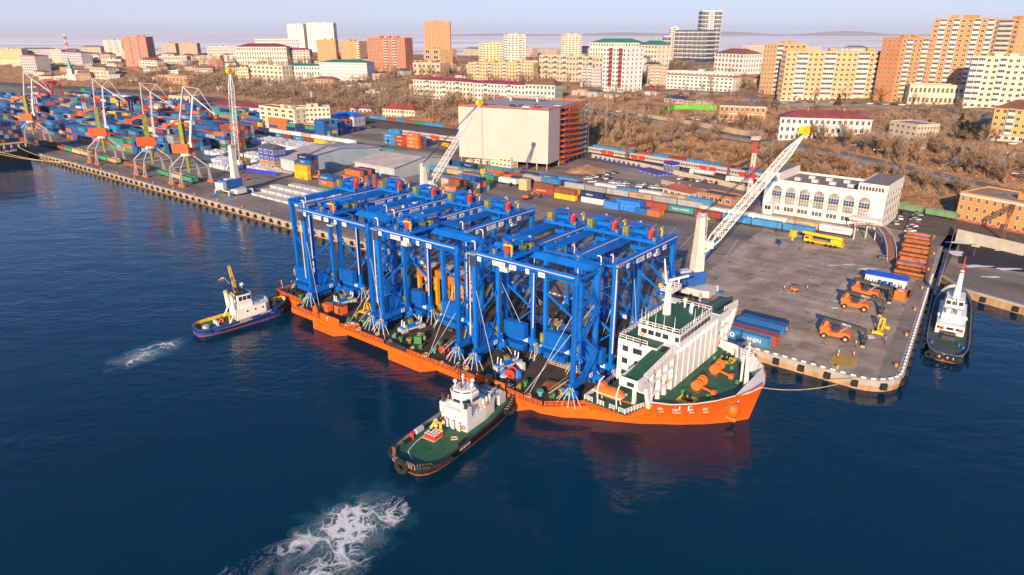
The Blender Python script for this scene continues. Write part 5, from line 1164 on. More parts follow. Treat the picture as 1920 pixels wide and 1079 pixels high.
train(-122, -58, lambda a: 291, ['white', 'white', 'white', 'tan', 'white'], 'white train before the arched building', {0: ('DALREFTRANS', 1.0, BLT), 1: ('DALREFTRANS', 1.0, BLT), 3: ('DALREFTRANS', 1.0, BLT), 4: ('DALREFTRANS', 1.0, BLT)})
train(-200, -122, lambda a: 296, ['grey', 'grey', 'grey', 'tan', 'grey', 'grey'], 'grey train behind the blue tarps', {3: ('FESCO', 1.4, INK)})
train(-186, -112, lambda a: 303.5, ['white', 'sky blue', 'white', 'tan', 'sky blue'], 'white and blue train behind the grey one', {0: ('DALREFTRANS', 1.0, BLT), 2: ('DALREFTRANS', 1.0, BLT), 3: ('FESCO', 1.5, INK)})
train(-262, -196, lambda a: 305, ['teal', 'sky blue', 'navy', 'blue', 'sky blue'], 'blue train below the blank warehouse', {1: ('FESCO', 1.5, INKW), 3: ('FESCO', 1.5, INKW), 2: ('TRANSCONT', 1.0, INKW)})
train(-255, -186, lambda a: 298, ['orange', 'rust red', 'grey', 'sky blue', 'navy'], 'second train below the blank warehouse')
train(-322, -214, lambda a: 291, ['navy', 'sky blue', 'rust red', 'grey', 'teal', 'sky blue', 'orange', 'navy'], 'third train below the parking garage', {1: ('FESCO', 1.5, INKW), 4: ('FESCO', 1.5, INKW)})
train(-300, -213, lambda a: 284.5, ['sky blue', 'sky blue', 'tan', 'rust red', 'green', 'white'], 'fourth train below the parking garage', {0: ('FESCO', 1.5, INKW)})
train(-385, -268, lambda a: 311 - max(0, a + 340) * .1, ['rust red', 'teal', 'teal', 'green', 'orange', 'orange', 'sky blue', 'blue', 'navy', 'grey', 'sky blue'], 'train behind the pitched roof sheds', {1: ('FESCO', 1.5, INKW), 8: ('TRANSCONT', 1.0, INKW)})
train(-660, -395, lambda a: 322, ['white'] * 6 + ['white', 'tan'], 'long white wagon train past the cream office block')
train(-560, -398, lambda a: 308, ['sky blue', 'rust red', 'orange', 'grey', 'rust red', 'teal', 'sky blue', 'rust red', 'sky blue', 'brown', 'yellow', 'tan'], 'mixed train behind the white bundles', {6: ('FESCO', 1.4, INKW), 8: ('FESCO', 1.4, INKW)})
ff = lambda a: float(np.interp(a, FA, FB)) - 8
train(-660, -272, ff, ['sky blue', 'brown', 'sky blue', 'sky blue', 'rust red', 'sky blue', 'brown', 'green', 'sky blue'], 'far freight train at the hill foot')
train(-258, -60, ff, ['sky blue', 'sky blue', 'sky blue', 'brown', 'sky blue', 'rust red', 'sky blue', 'sky blue', 'brown', 'sky blue', 'sky blue', 'sky blue'], 'freight train under the brown hillside')
# gondola wagons along the quay crane rails
gd = MB(); gd.b(-6.2, 6.2, -1.5, 1.5, 1.1, 1.3); gd.b(-6.2, 6.2, -1.5, -1.42, 1.3, 3.4); gd.b(-6.2, 6.2, 1.42, 1.5, 1.3, 3.4); gd.b(-6.2, -6.1, -1.4, 1.4, 1.3, 3.4); gd.b(6.1, 6.2, -1.4, 1.4, 1.3, 3.4)
for k in range(9):
    for y in (-1.57, 1.5): gd.b(-6.1 + k * 1.5, -5.95 + k * 1.5, y, y + .07, 1.1, 3.4)
GOND = gd.mesh('gondola_body', OBJC)
bog = MB()
for dx in (-.9, .9): bog.tube((dx, -.85, .5), (dx, .85, .5), .48, 8)
bog.b(-1.5, 1.5, -1.0, 1.0, .6, 1.0); BOG = bog.mesh('bogie', DKG)
LOAD = MB().prism([(-6, -1.35), (6, -1.35), (6, 1.35), (-6, 1.35)], 1.4, 3.0, out1=[(-5.6, -.9), (5.6, -.9), (5.6, .9), (-5.6, .9)]).mesh('coal_load', mat('dark_load', (.03, .026, .024), .95, var=.4, scale=2))
for i, (a, cn) in enumerate([(-600 + k * 13.6, c) for k, c in enumerate(['navy', 'brown', 'green', 'brown', 'brown', 'green', 'tan', 'tan', 'brown', 'green', 'tan'])] + [(-397, 'green'), (-383.4, 'tan'), (-369.8, 'green'), (-440, 'brown'), (-426.4, 'brown')]):
    x, y = AB(a, 180.5); t = thing('gondola_wagon', f'{cn} gondola wagon, {ORD[i % 16]} along the quay rails from the container ship', 'wagon', (x, y, YZ), QUAY, 'gondola wagons on the quay')
    c = jitter(CC[cn]); obj('body', GOND, t, color=tuple(min(.9, q * 1.3) for q in c)); obj('load', LOAD, t)
    for dx in (-4.3, 4.3): obj('bogie', BOG, t, (dx, 0, 0))
for i in range(3):
    a = -62 + i * 13.6; b = fl(-14)(a); x, y = AB(a, b); t = thing('gondola_wagon', f'pale green gondola wagon, {ORD[i]} of the rank behind the terminal', 'wagon', (x, y, YZ), QUAY + math.atan2(fl(-14)(a + 5) - b, 5), 'green wagons behind the terminal')
    obj('body', GOND, t, color=(.16, .30, .16)); obj('load', LOAD, t)
    for dx in (-4.3, 4.3): obj('bogie', BOG, t, (dx, 0, 0))
# passenger train in red and grey
pc = MB().b(-12.2, 12.2, -1.5, 1.5, 1.0, 3.9); pc.prism([(-12.2, -1.5), (12.2, -1.5), (12.2, 1.5), (-12.2, 1.5)], 3.9, 4.5, out1=[(-12, -.8), (12, -.8), (12, .8), (-12, .8)]); PCB = pc.mesh('car_body', OBJC)
PCW = MB().b(-.55, .55, -.04, .04, -.45, .45).mesh('window', GLS)
PCR = MB().b(-2.2, 2.2, -.03, .03, 0, 2.7).mesh('end_panel', REDP)
def coach(a, b, rz, where, i):
    x, y = AB(a, b); t = thing('railway_coach', f'grey and red railway coach, {ORD[i]} of the {where}', 'train', (x, y, YZ + .4), QUAY + rz, 'passenger train coaches')
    obj('body', PCB, t, color=(.45, .43, .42))
    for k in range(9): obj('window', PCW, t, (-7.2 + k * 1.8, -1.53, 2.8))
    for sx_ in (-9.9, 9.9): obj('end_panel', PCR, t, (sx_, -1.53, 1.1))
    for dx in (-8.4, 8.4): obj('bogie', BOG, t, (dx, 0, -.1))
fp = lambda a: float(np.interp(a, [-420, -330, -255, -195, -130, -60], [394, 396, 399, 389.5, 378, 352]))
for i in range(7): a = -246 + i * 25.2; coach(a, fp(a), math.atan2(fp(a + 10) - fp(a - 10), 20), 'passenger train beneath the brown hillside', i)
for i in range(4): a = -410 + i * 25.2; coach(a, 377 - i * 1.2, 0, 'passenger train beside the blank warehouse', i)
# ================================================================== portal cranes, mobile harbour cranes
GYEL = mat('green_yellow_paint', (.22, .26, .04), .6, var=.25)
PGR = mat('portal_grey', (.36, .36, .38), .6, var=.2)
JIBW = mat('jib_hazed_white', (.52, .52, .55), .5, var=.15)  # white jibs greyed: haze and backlight are put into this colour
def portal_crane(a, b, slew, label, reach=1.0):
    x, y = AB(a, b); t = thing('portal_crane', label, 'crane', (x, y, YZ), QUAY, 'portal jib cranes on the quay')
    for sx_ in (-1, 1):
        for sy_ in (-1, 1):
            mb = MB().bar((sx_ * 7.0, sy_ * 8.2, 1.0), (sx_ * 6.0, sy_ * 7.6, 9), .5).bar((sx_ * 6.0, sy_ * 7.6, 9), (sx_ * 1.8, sy_ * 1.8, 15.5), .6).bar((sx_ * 4.0, sy_ * 8.2, 1.0), (sx_ * 6.0, sy_ * 7.6, 9), .45).bar((sx_ * 5.5, sy_ * 8.2, 5), (sx_ * 6.4, sy_ * 8, 1), .3)
            mb.build('portal_leg', PGR, t)
            MB().b(sx_ * 5.5 - 2.6, sx_ * 5.5 + 2.6, sy_ * 8.2 - .6, sy_ * 8.2 + .6, 0, 1.1).build('rail_bogie', ORG2, t)
        MB().bar((sx_ * 6.0, -7.6, 8.6), (sx_ * 6.0, 7.6, 8.6), .6).build('portal_beam', PGR, t)
    MB().tube((0, 0, 15), (0, 0, 16.4), 3.0, 14).build('slew_ring', LGR, t)
    MB().tube((0, 0, 6), (0, 0, 15.5), .9, 10).build('cable_column', GYEL, t)
    up = obj('upper_works', None, t, (0, 0, 16.4), slew)
    def pb(name, mb, m): return mb.build(name, m, up)
    mh = MB().b(-6.5, 3.0, -2.6, 2.6, .2, 5.0)
    for k in range(9): mh.b(-6.4 + k * 1.05, -6.0 + k * 1.05, -2.68, -2.6, .4, 4.8); mh.b(-6.4 + k * 1.05, -6.0 + k * 1.05, 2.6, 2.68, .4, 4.8)
    pb('machinery_house', mh, mat('crane_orange', (.72, .12, .03), .55, var=.2))
    pb('tower', MB().bar((-.6, 0, 5), (-.4, 0, 17.5), 2.4, 2.2).b(-2.2, .9, -1.5, 1.5, 9, 9.2).b(-2.2, .9, -1.5, 1.5, 13, 13.2), GYEL)
    pb('operator_cab', MB().b(2.4, 4.6, -1.1, 1.1, 3.2, 5.8), LGR)
    pb('counterweight_arm', MB().bar((-.4, -1.0, 17.2), (-8.5, -1.0, 14.5), .7, 1.0).bar((-.4, 1.0, 17.2), (-8.5, 1.0, 14.5), .7, 1.0).bar((-.4, 0, 17.2), (5.2, 0, 12.5), .45).b(-10.4, -7.8, -1.6, 1.6, 13.0, 15.6), mat('crane_orange', (.72, .12, .03)))
    jx, jz = 11.0 * reach, 29.5
    pb('jib', MB().bar((3.0, 0, 4.4), (5.6 * reach + 1, 0, 16), 1.0, 1.2).bar((5.6 * reach + 1, 0, 16), (jx, 0, jz), .6, .8).b(jx * .6, jx * .6 + 2.2, -1.6, 1.6, 17.2, 17.4), JIBW)
    pb('back_stay', MB().bar((-.6, -.5, 17.5), (jx - 4.5, -.4, jz + 5.0), .3, .45).bar((-.6, .5, 17.5), (jx - 4.5, .4, jz + 5.0), .3, .45), JIBW)
    pb('fly_jib', MB().bar((jx - 4.8, 0, jz + 5.1), (jx, 0, jz), .5, .5).bar((jx - 4.8, 0, jz + 5.1), (jx + 4.0, 0, jz + 4), .25).bar((jx, 0, jz), (jx + 4.0, 0, jz + 4), .25).bar((jx + 4, 0, jz + 4), (jx + 11.5, 0, jz - 9.5), .25).bar((jx, 0, jz), (jx + 11.5, 0, jz - 9.5), .5, .6), JIBW)
    pb('jib_head', MB().b(jx + 11, jx + 12.4, -.7, .7, jz - 11, jz - 9), REDP)
    pb('hoist_rope', MB().bar((jx + 11.8, .3, jz - 11), (jx + 11.8, .3, 2), .08).bar((jx + 11.8, -.3, jz - 11), (jx + 11.8, -.3, 2), .08), DKG)
portal_crane(-473, 180, R(62), 'white jib crane on the quay closest to the container ship', .5)
portal_crane(-409, 180, R(70), 'white jib crane in the middle of the three on the quay', .45)
portal_crane(-367.5, 180, R(30), 'white jib crane on the quay nearest the blue footed mobile crane', .8)
portal_crane(-600, 182, R(40), 'white jib crane standing behind the container ship stern', .7)
def mobile_crane(a, b, hdg, slew, elev, L_, label, th=20.0, house=mat('house_blue', (.02, .12, .45)), pads=True, blen=None):
    x, y = AB(a, b); t = thing('harbour_crane', label, 'crane', (x, y, YZ), QUAY + hdg, 'lattice boom mobile harbour cranes')
    ch = MB().prism([(-7.5, -2.6), (-5.5, -3.4), (5.5, -3.4), (7.5, -2.6), (7.5, 2.6), (5.5, 3.4), (-5.5, 3.4), (-7.5, 2.6)], 1.0, 3.2); ch.build('chassis', LGR, t)
    for k in range(6):
        for y_ in (-2.6, 2.6): MB().tube((-5 + k * 2, y_ - .5, .75), (-5 + k * 2, y_ + .5, .75), .75, 10).build('wheel', BLK, t)
    for sx_ in (-1, 1):
        for sy_ in (-1, 1):
            MB().bar((sx_ * 5, sy_ * 3, 2.2), (sx_ * 6.4, sy_ * 6.6, 2.0), .8).tube((sx_ * 6.4, sy_ * 6.6, .4), (sx_ * 6.4, sy_ * 6.6, 2.2), .35, 8).build('outrigger', LGR, t)
            MB().b(sx_ * 6.4 - 1.7, sx_ * 6.4 + 1.7, sy_ * 6.6 - 1.3, sy_ * 6.6 + 1.3, 0, .4).build('outrigger_pad', mat('pad_blue', (.03, .2, .62)), t)
    up = obj('upper_works', None, t, (0, 0, 3.2), slew)
    MB().tube((0, 0, 0), (0, 0, .6), 2.2, 14).build('slew_ring', DKG, up)
    MB().b(-6.5, 3.4, -3.0, 3.0, .6, 4.4).build('engine_house', house, up); MB().b(-4.5, -.8, -1.2, 1.2, 4.4, 5.0).build('roof_unit', LGR, up)
    MB().b(-8.6, -6.5, -2.9, 2.9, .4, 3.8).build('counterweight', LGR, up)
    MB().hexa([(.2, -1.6, 4.4), (3.4, -1.6, 4.4), (3.4, 1.6, 4.4), (.2, 1.6, 4.4), (.8, -1.0, th), (2.4, -1.0, th), (2.4, 1.0, th), (.8, 1.0, th)]).build('tower', mat('cream_white', (.70, .66, .58), .5), up)
    MB().lattice((3.1, 0, 4.6), (2.9, 0, th), 1.6, 1.2, 8, .14, .1).b(.4, 2.9, -1.3, 1.3, th, th + .25).rail([(.5, -1.2, th + .25), (2.8, -1.2, th + .25), (2.8, 1.2, th + .25)], 1, .05).build('tower_ladder', LGR, up)
    for y_ in (-.6, 0, .6): MB().tube((1.0, y_, th + .7), (2.2, y_, th + .7), .5, 8).build('tower_sheave', LGR, up)
    MB().b(3.4, 5.4, -2.5, -.6, th * .55, th * .55 + 2.2).build('operator_cab', W_, up); MB().b(5.4, 5.46, -2.4, -.7, th * .55 + .5, th * .55 + 1.9).build('cab_glass', GLS, up)
    f = Vector((3.6, 0, th * .48)); d = Vector((math.cos(elev), 0, math.sin(elev))); tip = f + d * L_
    up_v = (-math.sin(elev), 0, math.cos(elev)); m1 = f + d * (L_ * .12); m2 = f + d * (L_ * .86)
    bm = MB().lattice(m1, m2, 2.3, 1.8, 22, .24, .13, up=up_v)
    for sy_ in (-1.2, 1.2): bm.bar(f + Vector((0, sy_ * .9, 0)), m1 + Vector((0, sy_ * .95, 0)) + Vector(up_v) * 1.1, .3); bm.bar(f + Vector((0, sy_ * .9, 0)), m1 + Vector((0, sy_ * .95, 0)) - Vector(up_v) * 1.1, .3)
    for sy_ in (-.7, .7): bm.bar(m2 + Vector((0, sy_, 0)) + Vector(up_v) * .8, tip + Vector((0, sy_ * .6, 0)), .4); bm.bar(m2 + Vector((0, sy_, 0)) - Vector(up_v) * .8, tip + Vector((0, sy_ * .6, 0)), .4)
    bo = bm.build('boom', W_, up)
    for y_ in (-.8, -.4, 0, .4, .8):
        c = tip + d * .8 + Vector(up_v) * .6
        hub = MB().torus((c.x, y_, c.z), (0, 1, 0), 1.25, .2, 14, 5)
        for q in range(6): an_ = q * PI / 6; hub.bar((c.x - 1.1 * math.cos(an_), y_, c.z - 1.1 * math.sin(an_)), (c.x + 1.1 * math.cos(an_), y_, c.z + 1.1 * math.sin(an_)), .2)
        hub.build('boom_sheave', mat('sheave_yellow', (.9, .55, .01)), bo)
    MB().bar((3.2, 1.9, 4.6), m1 - Vector(up_v) * 1.2, .55).build('luffing_cylinder', house, up)
    for y_ in (-.5, -.2, .2, .5): MB().bar((1.8, y_, th + 1.1), (tip.x, y_, tip.z + .6), .09).build('pendant_rope', DKG, bo)
    hk = tip + d * .8
    for y_ in (-.4, .4): MB().bar((hk.x + 1.2, y_, hk.z), (hk.x + 1.2, y_, 14 if L_ > 30 else 10), .08).build('hoist_rope', DKG, bo)
    hz = 14 if L_ > 30 else 10
    MB().b(hk.x + .4, hk.x + 2.0, -.7, .7, hz - 2.2, hz).tube((hk.x + 1.2, 0, hz - 3.4), (hk.x + 1.2, 0, hz - 2.2), .3, 8).build('hook_block', YEL, bo)
    return t, up
def boom_to(a, b, tip_u, tip_v, th, label, hdg, **kw):
    """pick slew and luff so that the boom head stands over a surveyed spot"""
    x, y = AB(a, b); best = None
    fz = YZ + 3.2 + th * .48
    for L_ in (kw.pop('L_', 46),):
        for sl in np.arange(-180, 180, 1.5):
            for el in np.arange(20, 86, 1.0):
                w = R(sl); r = 3.6 + (L_ + 1) * math.cos(R(el)); X = x + r * math.cos(w); Y = y + r * math.sin(w); Z = fz + (L_ + 1) * math.sin(R(el))
                if Y < 30: continue
                u, v = PX(X, Y, Z); e = math.hypot(u - tip_u, v - tip_v)
                if best is None or e < best[0]: best = (e, w, R(el))
    return mobile_crane(a, b, hdg, best[1] - QUAY - hdg, best[2], L_, label, th, **kw)
boom_to(-81.5, 192, 1511, 246, 21.5, 'mobile harbour crane with blue house and tall cream tower behind the ship bridge', 0, L_=47)
boom_to(-326, 181, 432, 118, 20, 'mobile harbour crane with blue house and white lattice boom beside the portal cranes', 0, L_=46)
boom_to(-214, 205, 901, 193, 20, 'mobile harbour crane hidden behind the gantries, its white boom before the blank warehouse', 0, L_=46)
# ================================================================== yard machines
def reach_stacker(u, v, rz, label, txt=None):
    x, y = G(u, v, YZ); t = thing('reach_stacker', label, 'reach stacker', (x, y, YZ + .03), QUAY + rz, 'orange reach stackers')
    MB().prism([(-3.8, -1.6), (3.6, -1.6), (3.6, 1.6), (-3.8, 1.6)], 1.0, 2.0).b(-4.0, -1.6, -1.5, 1.5, 2.0, 3.0).b(.6, 3.4, -1.55, 1.55, 2.0, 2.4).build('chassis', ORG2, t)
    MB().bar((-3.0, -.9, 2.6), (-2.4, -.9, 4.6), .35, .9).bar((-3.0, .9, 2.6), (-2.4, .9, 4.6), .35, .9).build('boom_tower', ORG2, t)
    for xx, r in ((-2.7, .75), (2.6, .9)):
        for yy in (-1.6, 1.6):
            w = MB().tube((xx, yy - .45, r), (xx, yy + .45, r), r, 14).build('wheel', BLK, t); MB().tube((xx, yy - .48, r), (xx, yy + .48, r), r * .5, 10).build('rim', ROPE, w)
    cb = MB().b(-.9, .7, -.9, .9, 2.0, 3.7).build('operator_cab', DKG, t)
    MB().b(-.8, .6, -.94, -.9, 2.5, 3.6).b(.7, .74, -.8, .8, 2.5, 3.6).build('cab_glass', GLS, cb)
    bm = MB().bar((-3.4, 0, 4.9), (5.6, 0, 4.0), .95, 1.05).bar((4.2, 0, 4.1), (7.0, 0, 3.85), .7, .8).build('boom', DKG, t)
    lettering('FESCO', .8, bm, (2.2, -.5, 4.35), 0, INKW).rotation_euler = (0, R(5.5), 0)
    MB().bar((.8, -.5, 2.2), (2.6, -.5, 3.9), .25).bar((.8, .5, 2.2), (2.6, .5, 3.9), .25).build('lift_ram', GRY, t)
    MB().bar((6.9, 0, 3.9), (7.0, 0, 1.8), .7).b(6.4, 7.6, -1.3, 1.3, .9, 1.8).b(6.6, 7.4, -2.9, 2.9, .35, .9).build('spreader_head', DKG, t)
    for yy in (-2.9, 2.9): MB().b(6.5, 7.5, yy - .15, yy + .15, .1, .6).build('twistlock_end', ROPE, t)
reach_stacker(1566, 634, R(6), 'orange reach stacker parked nearest the quay corner')
reach_stacker(1603, 579, R(4), 'orange reach stacker parked in the middle, beside the yellow spreader')
reach_stacker(1622, 556, R(4), 'orange reach stacker parked hard against the steel storage stalls')
reach_stacker(592, 336, R(-150), 'orange reach stacker lifting beside the yellow container stack')
reach_stacker(112, 252, R(150), 'orange reach stacker carrying a load far along the quay yard')
yellow_spreader('yellow container spreader standing on the quay beside the orange reach stackers', (*G(1651, 622, YZ), YZ + .04), QUAY + R(86), 1.0)
def forklift(u, v, rz, label, c=ORG2):
    x, y = G(u, v, YZ); t = thing('forklift', label, 'forklift', (x, y, YZ + .03), QUAY + rz)
    MB().b(-1.3, .9, -.65, .65, .4, 1.2).build('body', c, t); MB().b(-1.4, -.9, -.6, .6, 1.2, 1.5).build('counterweight', c, t)
    mb = MB()
    for yy in (-.55, .55): mb.bar((.6, yy, 1.2), (.4, yy, 2.3), .08).bar((-.8, yy, 1.2), (-.6, yy, 2.3), .08)
    mb.b(-.7, .5, -.6, .6, 2.28, 2.34); mb.build('overhead_guard', DKG, t)
    MB().b(.95, 1.1, -.5, -.4, .1, 2.6).b(.95, 1.1, .4, .5, .1, 2.6).b(1.1, 2.1, -.4, -.28, .1, .16).b(1.1, 2.1, .28, .4, .1, .16).build('mast', DKG, t)
    for xx in (-.8, .6):
        for yy in (-.65, .65): MB().tube((xx, yy - .15, .38), (xx, yy + .15, .38), .38, 10).build('wheel', BLK, t)
forklift(1490, 547, R(20), 'orange forklift alone on the bare quay apron'); forklift(462, 338, R(60), 'dark forklift beside the mobile crane and pale board stacks', REDP)
# telescopic yellow truck crane
def truck_crane(u, v, rz, label, s=1.0):
    x, y = G(u, v, YZ); t = thing('truck_crane', label, 'truck crane', (x, y, YZ), QUAY + rz, None, (s, s, s))
    MB().b(-7, 7, -1.3, 1.3, .9, 1.5).build('carrier', YEL, t); MB().b(-7.4, -4.9, -1.35, 1.35, 1.0, 3.0).build('driver_cab', YEL, t); MB().b(-7.44, -7.4, -1.2, 1.2, 2.0, 2.8).b(-7.1, -5.6, -1.39, -1.35, 2.0, 2.8).build('cab_glass', GLS, t)
    for xx in (-5.6, -3.9, 1.0, 2.7, 4.4):
        for yy in (-1.15, 1.15): MB().tube((xx, yy - .25, .62), (xx, yy + .25, .62), .62, 12).build('wheel', BLK, t)
    MB().b(2.4, 6.4, -1.2, 1.2, 1.6, 3.0).build('slewing_deck', YEL, t); MB().b(3.4, 4.6, -1.5, -.7, 2.0, 3.6).build('crane_cab', YEL, t)
    MB().bar((6.2, .2, 3.6), (-7.6, .2, 3.9), .9, 1.0).bar((-6.6, .2, 3.9), (-8.6, .2, 3.95), .7, .8).build('telescopic_boom', YEL, t)
truck_crane(1545, 461, R(-2), 'yellow five axle truck crane parked beside the curved footbridge'); truck_crane(835, 276, R(160), 'small yellow truck crane near the blue site cabin', .7)
# steel storage stalls, blue roofed shed, orange box
x, y = G(1655, 548, YZ); t = thing('storage_stall', 'row of dark steel divider plates forming stalls behind the reach stackers', 'stall', (x, y, YZ), QUAY)
for k in range(9): MB().hexa([(-7.6 + k * 1.9, -1.8, 0), (-7.4 + k * 1.9, -1.8, 0), (-7.4 + k * 1.9, 2.2, 0), (-7.6 + k * 1.9, 2.2, 0), (-7.6 + k * 1.9, -.9, 2.2), (-7.4 + k * 1.9, -.9, 2.2), (-7.4 + k * 1.9, 2.2, 3.0), (-7.6 + k * 1.9, 2.2, 3.0)]).build('divider', RUSTM if k % 3 == 2 else DKG, t)
MB().b(-7.6, 7.8, 2.2, 2.4, 0, 1.6).build('back_wall', DKG, t)
x, y = G(1660, 534, YZ); t = thing('site_shed', 'white shed with bright blue roof behind the storage stalls', 'shed', (x, y, YZ), QUAY)
MB().b(-6, 6, -1.6, 1.6, 0, 2.9).build('wall', W_, t); MB().hexa([(-6.3, -2.0, 2.9), (6.3, -2.0, 2.9), (6.3, 2.0, 3.3), (-6.3, 2.0, 3.3), (-6.3, -2.0, 3.15), (6.3, -2.0, 3.15), (6.3, 2.0, 3.55), (-6.3, 2.0, 3.55)]).build('roof', mat('roof_blue', (.02, .12, .60)), t)
for k, xx in enumerate((-1.4, .2, 1.8)): MB().tube((xx, -2.3, 0), (xx, -2.3, 1.9), .55, 10).build('blue_tank', mat('tank_blue', (.02, .16, .5)), t)
MB().b(3.2, 4.1, -1.64, -1.6, .1, 2.1).build('door', LGR, t)
x, y = G(1687, 560, YZ); t = thing('generator_box', 'orange generator box with grey top vent at the stall end', 'box', (x, y, YZ), QUAY)
MB().b(-1.5, 1.5, -1.8, 1.8, .1, 2.7).build('housing', ORG2, t); MB().b(-.8, .8, -1, 1, 2.7, 2.85).build('vent', LGR, t); MB().b(-1.4, 1.4, -1.7, 1.7, 0, .1).build('skid', DKG, t)
x, y = G(1582, 676, YZ); t = thing('hatch_cover', 'black and yellow striped ground hatch on the quay', 'hatch', (x, y, YZ + .05), QUAY)
MB().b(-2.6, 2.6, -3.6, 3.6, 0, .1).build('plate', mat('hatch_brown', (.2, .17, .1)), t)
for k in range(14): MB().b(-2.6 + k * .39, -2.45 + k * .39, -3.6, 3.6, .1, .12).build('stripe', YEL, t)
# board stacks and foil-wrapped bundles of the left yard
mb = MB(); 
BW = mat('board_white', (.56, .55, .56), .8, var=.25, scale=.8); WRAP = mat('white_wrap', (.62, .64, .70), .45, var=.3, scale=1.3)
def bundles(name, label, a0, a1, b0, b1, st_a, st_b, h0, h1, m, fill=.93):
    mb = MB(); a = a0
    while a < a1:
        b = b0
        while b < b1:
            if random.random() < fill:
                x, y = AB(a, b); h = random.uniform(h0, h1); A_, B_ = st_a * .46, st_b * .46
                c = [AB(a - A_, b - B_), AB(a + A_, b - B_), AB(a + A_, b + B_), AB(a - A_, b + B_)]
                mb.hexa([(*q, YZ) for q in c] + [(*q, YZ + h) for q in c])
            b += st_b
        a += st_a
    return mb.build(name, m, kind='stuff')
bundles('wrapped_bundles', '', -492, -402, 280, 300, 1.6, 1.7, 2.6, 3.2, WRAP)
for a0, b0 in ((-455, 235), (-430, 222), (-405, 212), (-425, 245), (-398, 236), (-380, 222), (-372, 240)): bundles('wrapped_bundles', '', a0, a0 + 21, b0, b0 + 8, 1.6, 1.6, 1.8, 2.7, WRAP, .9)
pl = 0
for i in range(6):
    for j in range(5):
        a, b = -312 + i * 6.6, 186 + j * 5.4
        if a > -278 and j > 3: continue
        x, y = AB(a, b); t = thing('board_stack', f'pale board stack, {ORD[i]} column, {ORD[j]} row of the field by the quay', 'timber stack', (x, y, YZ), QUAY, 'pale board stacks')
        for q in range(1 + (i * 3 + j) % 3): MB().b(-2.9, 2.9, -2.2, 2.2, .15 + q * 1.15, 1.15 + q * 1.15).build('board_pack', BW, t); MB().b(-2.6, -2.3, -2.2, 2.2, q * 1.15, .15 + q * 1.15).b(2.3, 2.6, -2.2, 2.2, q * 1.15, .15 + q * 1.15).build('bearer', ROPE, t)
# the container yard behind the portal cranes: the nearest boxes singly, the rest as one mass
allc = []
bands = [(207, 5), (228, 5), (249, 6), (272, 5), (296, 5), (332, 5), (354, 5)]
def tier_at(a, b): aq = int(a / 38); bq = min(range(len(bands)), key=lambda k: abs(bands[k][0] + 5 - b)); return int(max(0, min(6, 4.3 + 2.4 * mnoise.noise((aq * 1.37, bq * 2.3, 4.1)) - (random.random() < .12))))
for bi, (bb, nb) in enumerate(bands):
    a = -980 + bi * 4.0
    lim = {0: -470, 1: -440, 2: -445, 3: -470, 4: -500, 5: -440, 6: -450}[bi]
    while a < lim:
        if int(a / 12.6) % 7 != 0:
            for j in range(nb):
                for k in range(max(1 if bb < 300 else 0, tier_at(a, bb + j * 2.6))): allc.append((a, bb + j * 2.6, k, bi, j))
        a += 12.6
PXS = lambda c: math.hypot(*AB(c[0], c[1]))
occ = set((round(c[0], 1), round(c[1], 1), c[2]) for c in allc)
vis = [c for c in allc if (round(c[0], 1), round(c[1], 1), c[2] + 1) not in occ or c[4] == 0 or (round(c[0] + 12.6, 1), round(c[1], 1), c[2]) not in occ]
vis.sort(key=PXS); NIND = max(0, 292 - NCON)
ind = set(vis[:NIND])
PN = list(CC); cmats = [mat('box_' + n.replace(' ', '_'), CC[n], .55, var=.25, scale=.6) for n in PN]
mb = MB()
for c in allc:
    dom = PAL[(int(c[0] / 38) * 11 + c[3] * 5 + (c[4] // 2) * 3) % len(PAL)]; cn = dom if random.random() < .5 else random.choice(PAL); x, y = AB(c[0], c[1]); z = YZ + c[2] * 2.6
    if c in ind:
        cont(c[0], c[1], z, cn, f'{["bottom","second","third","fourth","fifth","sixth"][min(c[2], 5)]} tier, {ORD[c[4]]} row, bay {round((-c[0] - 430) / 12.6) + 1} of yard block {["one","two","three","four","five","six","seven"][c[3]]} behind portal cranes', group='container yard stacks')
    else:
        A_, B_ = 6.1, 1.22; q = [AB(c[0] - A_, c[1] - B_), AB(c[0] + A_, c[1] - B_), AB(c[0] + A_, c[1] + B_), AB(c[0] - A_, c[1] + B_)]
        mb.hexa([(*p, z + .02) for p in q] + [(*p, z + 2.56) for p in q], PN.index(cn))
mb.build('container_mass', cmats, kind='stuff')
# named stacks of the middle distance
# ================================================================== container ship at the far quay
x, y = AB(-541, 143); t = thing('container_ship', 'dark container ship stern stacked high with boxes, moored at the far quay', 'ship', (x, y, 0), QUAY)
MB().prism([(-150, -17), (-6, -17), (0, -14), (0, 14), (-6, 17), (-150, 17)], -2, 9, out1=[(-150, -17.5), (-5, -17.5), (2, -15), (2, 15), (-5, 17.5), (-150, 17.5)]).build('hull', mat('ship_navy', (.015, .017, .03), .5, var=.2), t)
MB().b(-4, 1.8, -15, 15, 11.6, 12.4).build('lashing_deck', ROPE, t)
for k in range(8): MB().b(.6, 1.6, -14.6 + k * 4.1, -13.9 + k * 4.1, 9, 11.6).build('lashing_pillar', ROPE, t)
lettering('ASIAN GALAXY', 2.2, t, (2.0, 1, 7.4), PI / 2, INKW)
for j in range(11):
    for k in range(5):
        cn = random.choice(['blue', 'grey', 'navy', 'blue', 'navy', 'brown', 'orange', 'grey'])
        for i in range(2 if k > 2 else 1):
            xx, yy = -6.2 - i * 12.5, -13.2 + j * 2.65; o = obj('shipping_container', C40, None, (0, 0, 0), QUAY, None, jitter(CC[cn]), f'{cn} container aboard the container ship, {TIER[k]} tier, {ORD[j]} row' + (', second bay' if i else ', stern bay'), 'container', 'containers aboard the container ship')
            o.location = (x + xx * AX[0] + yy * BX[0], y + xx * AX[1] + yy * BX[1], 12.45 + k * 2.6)
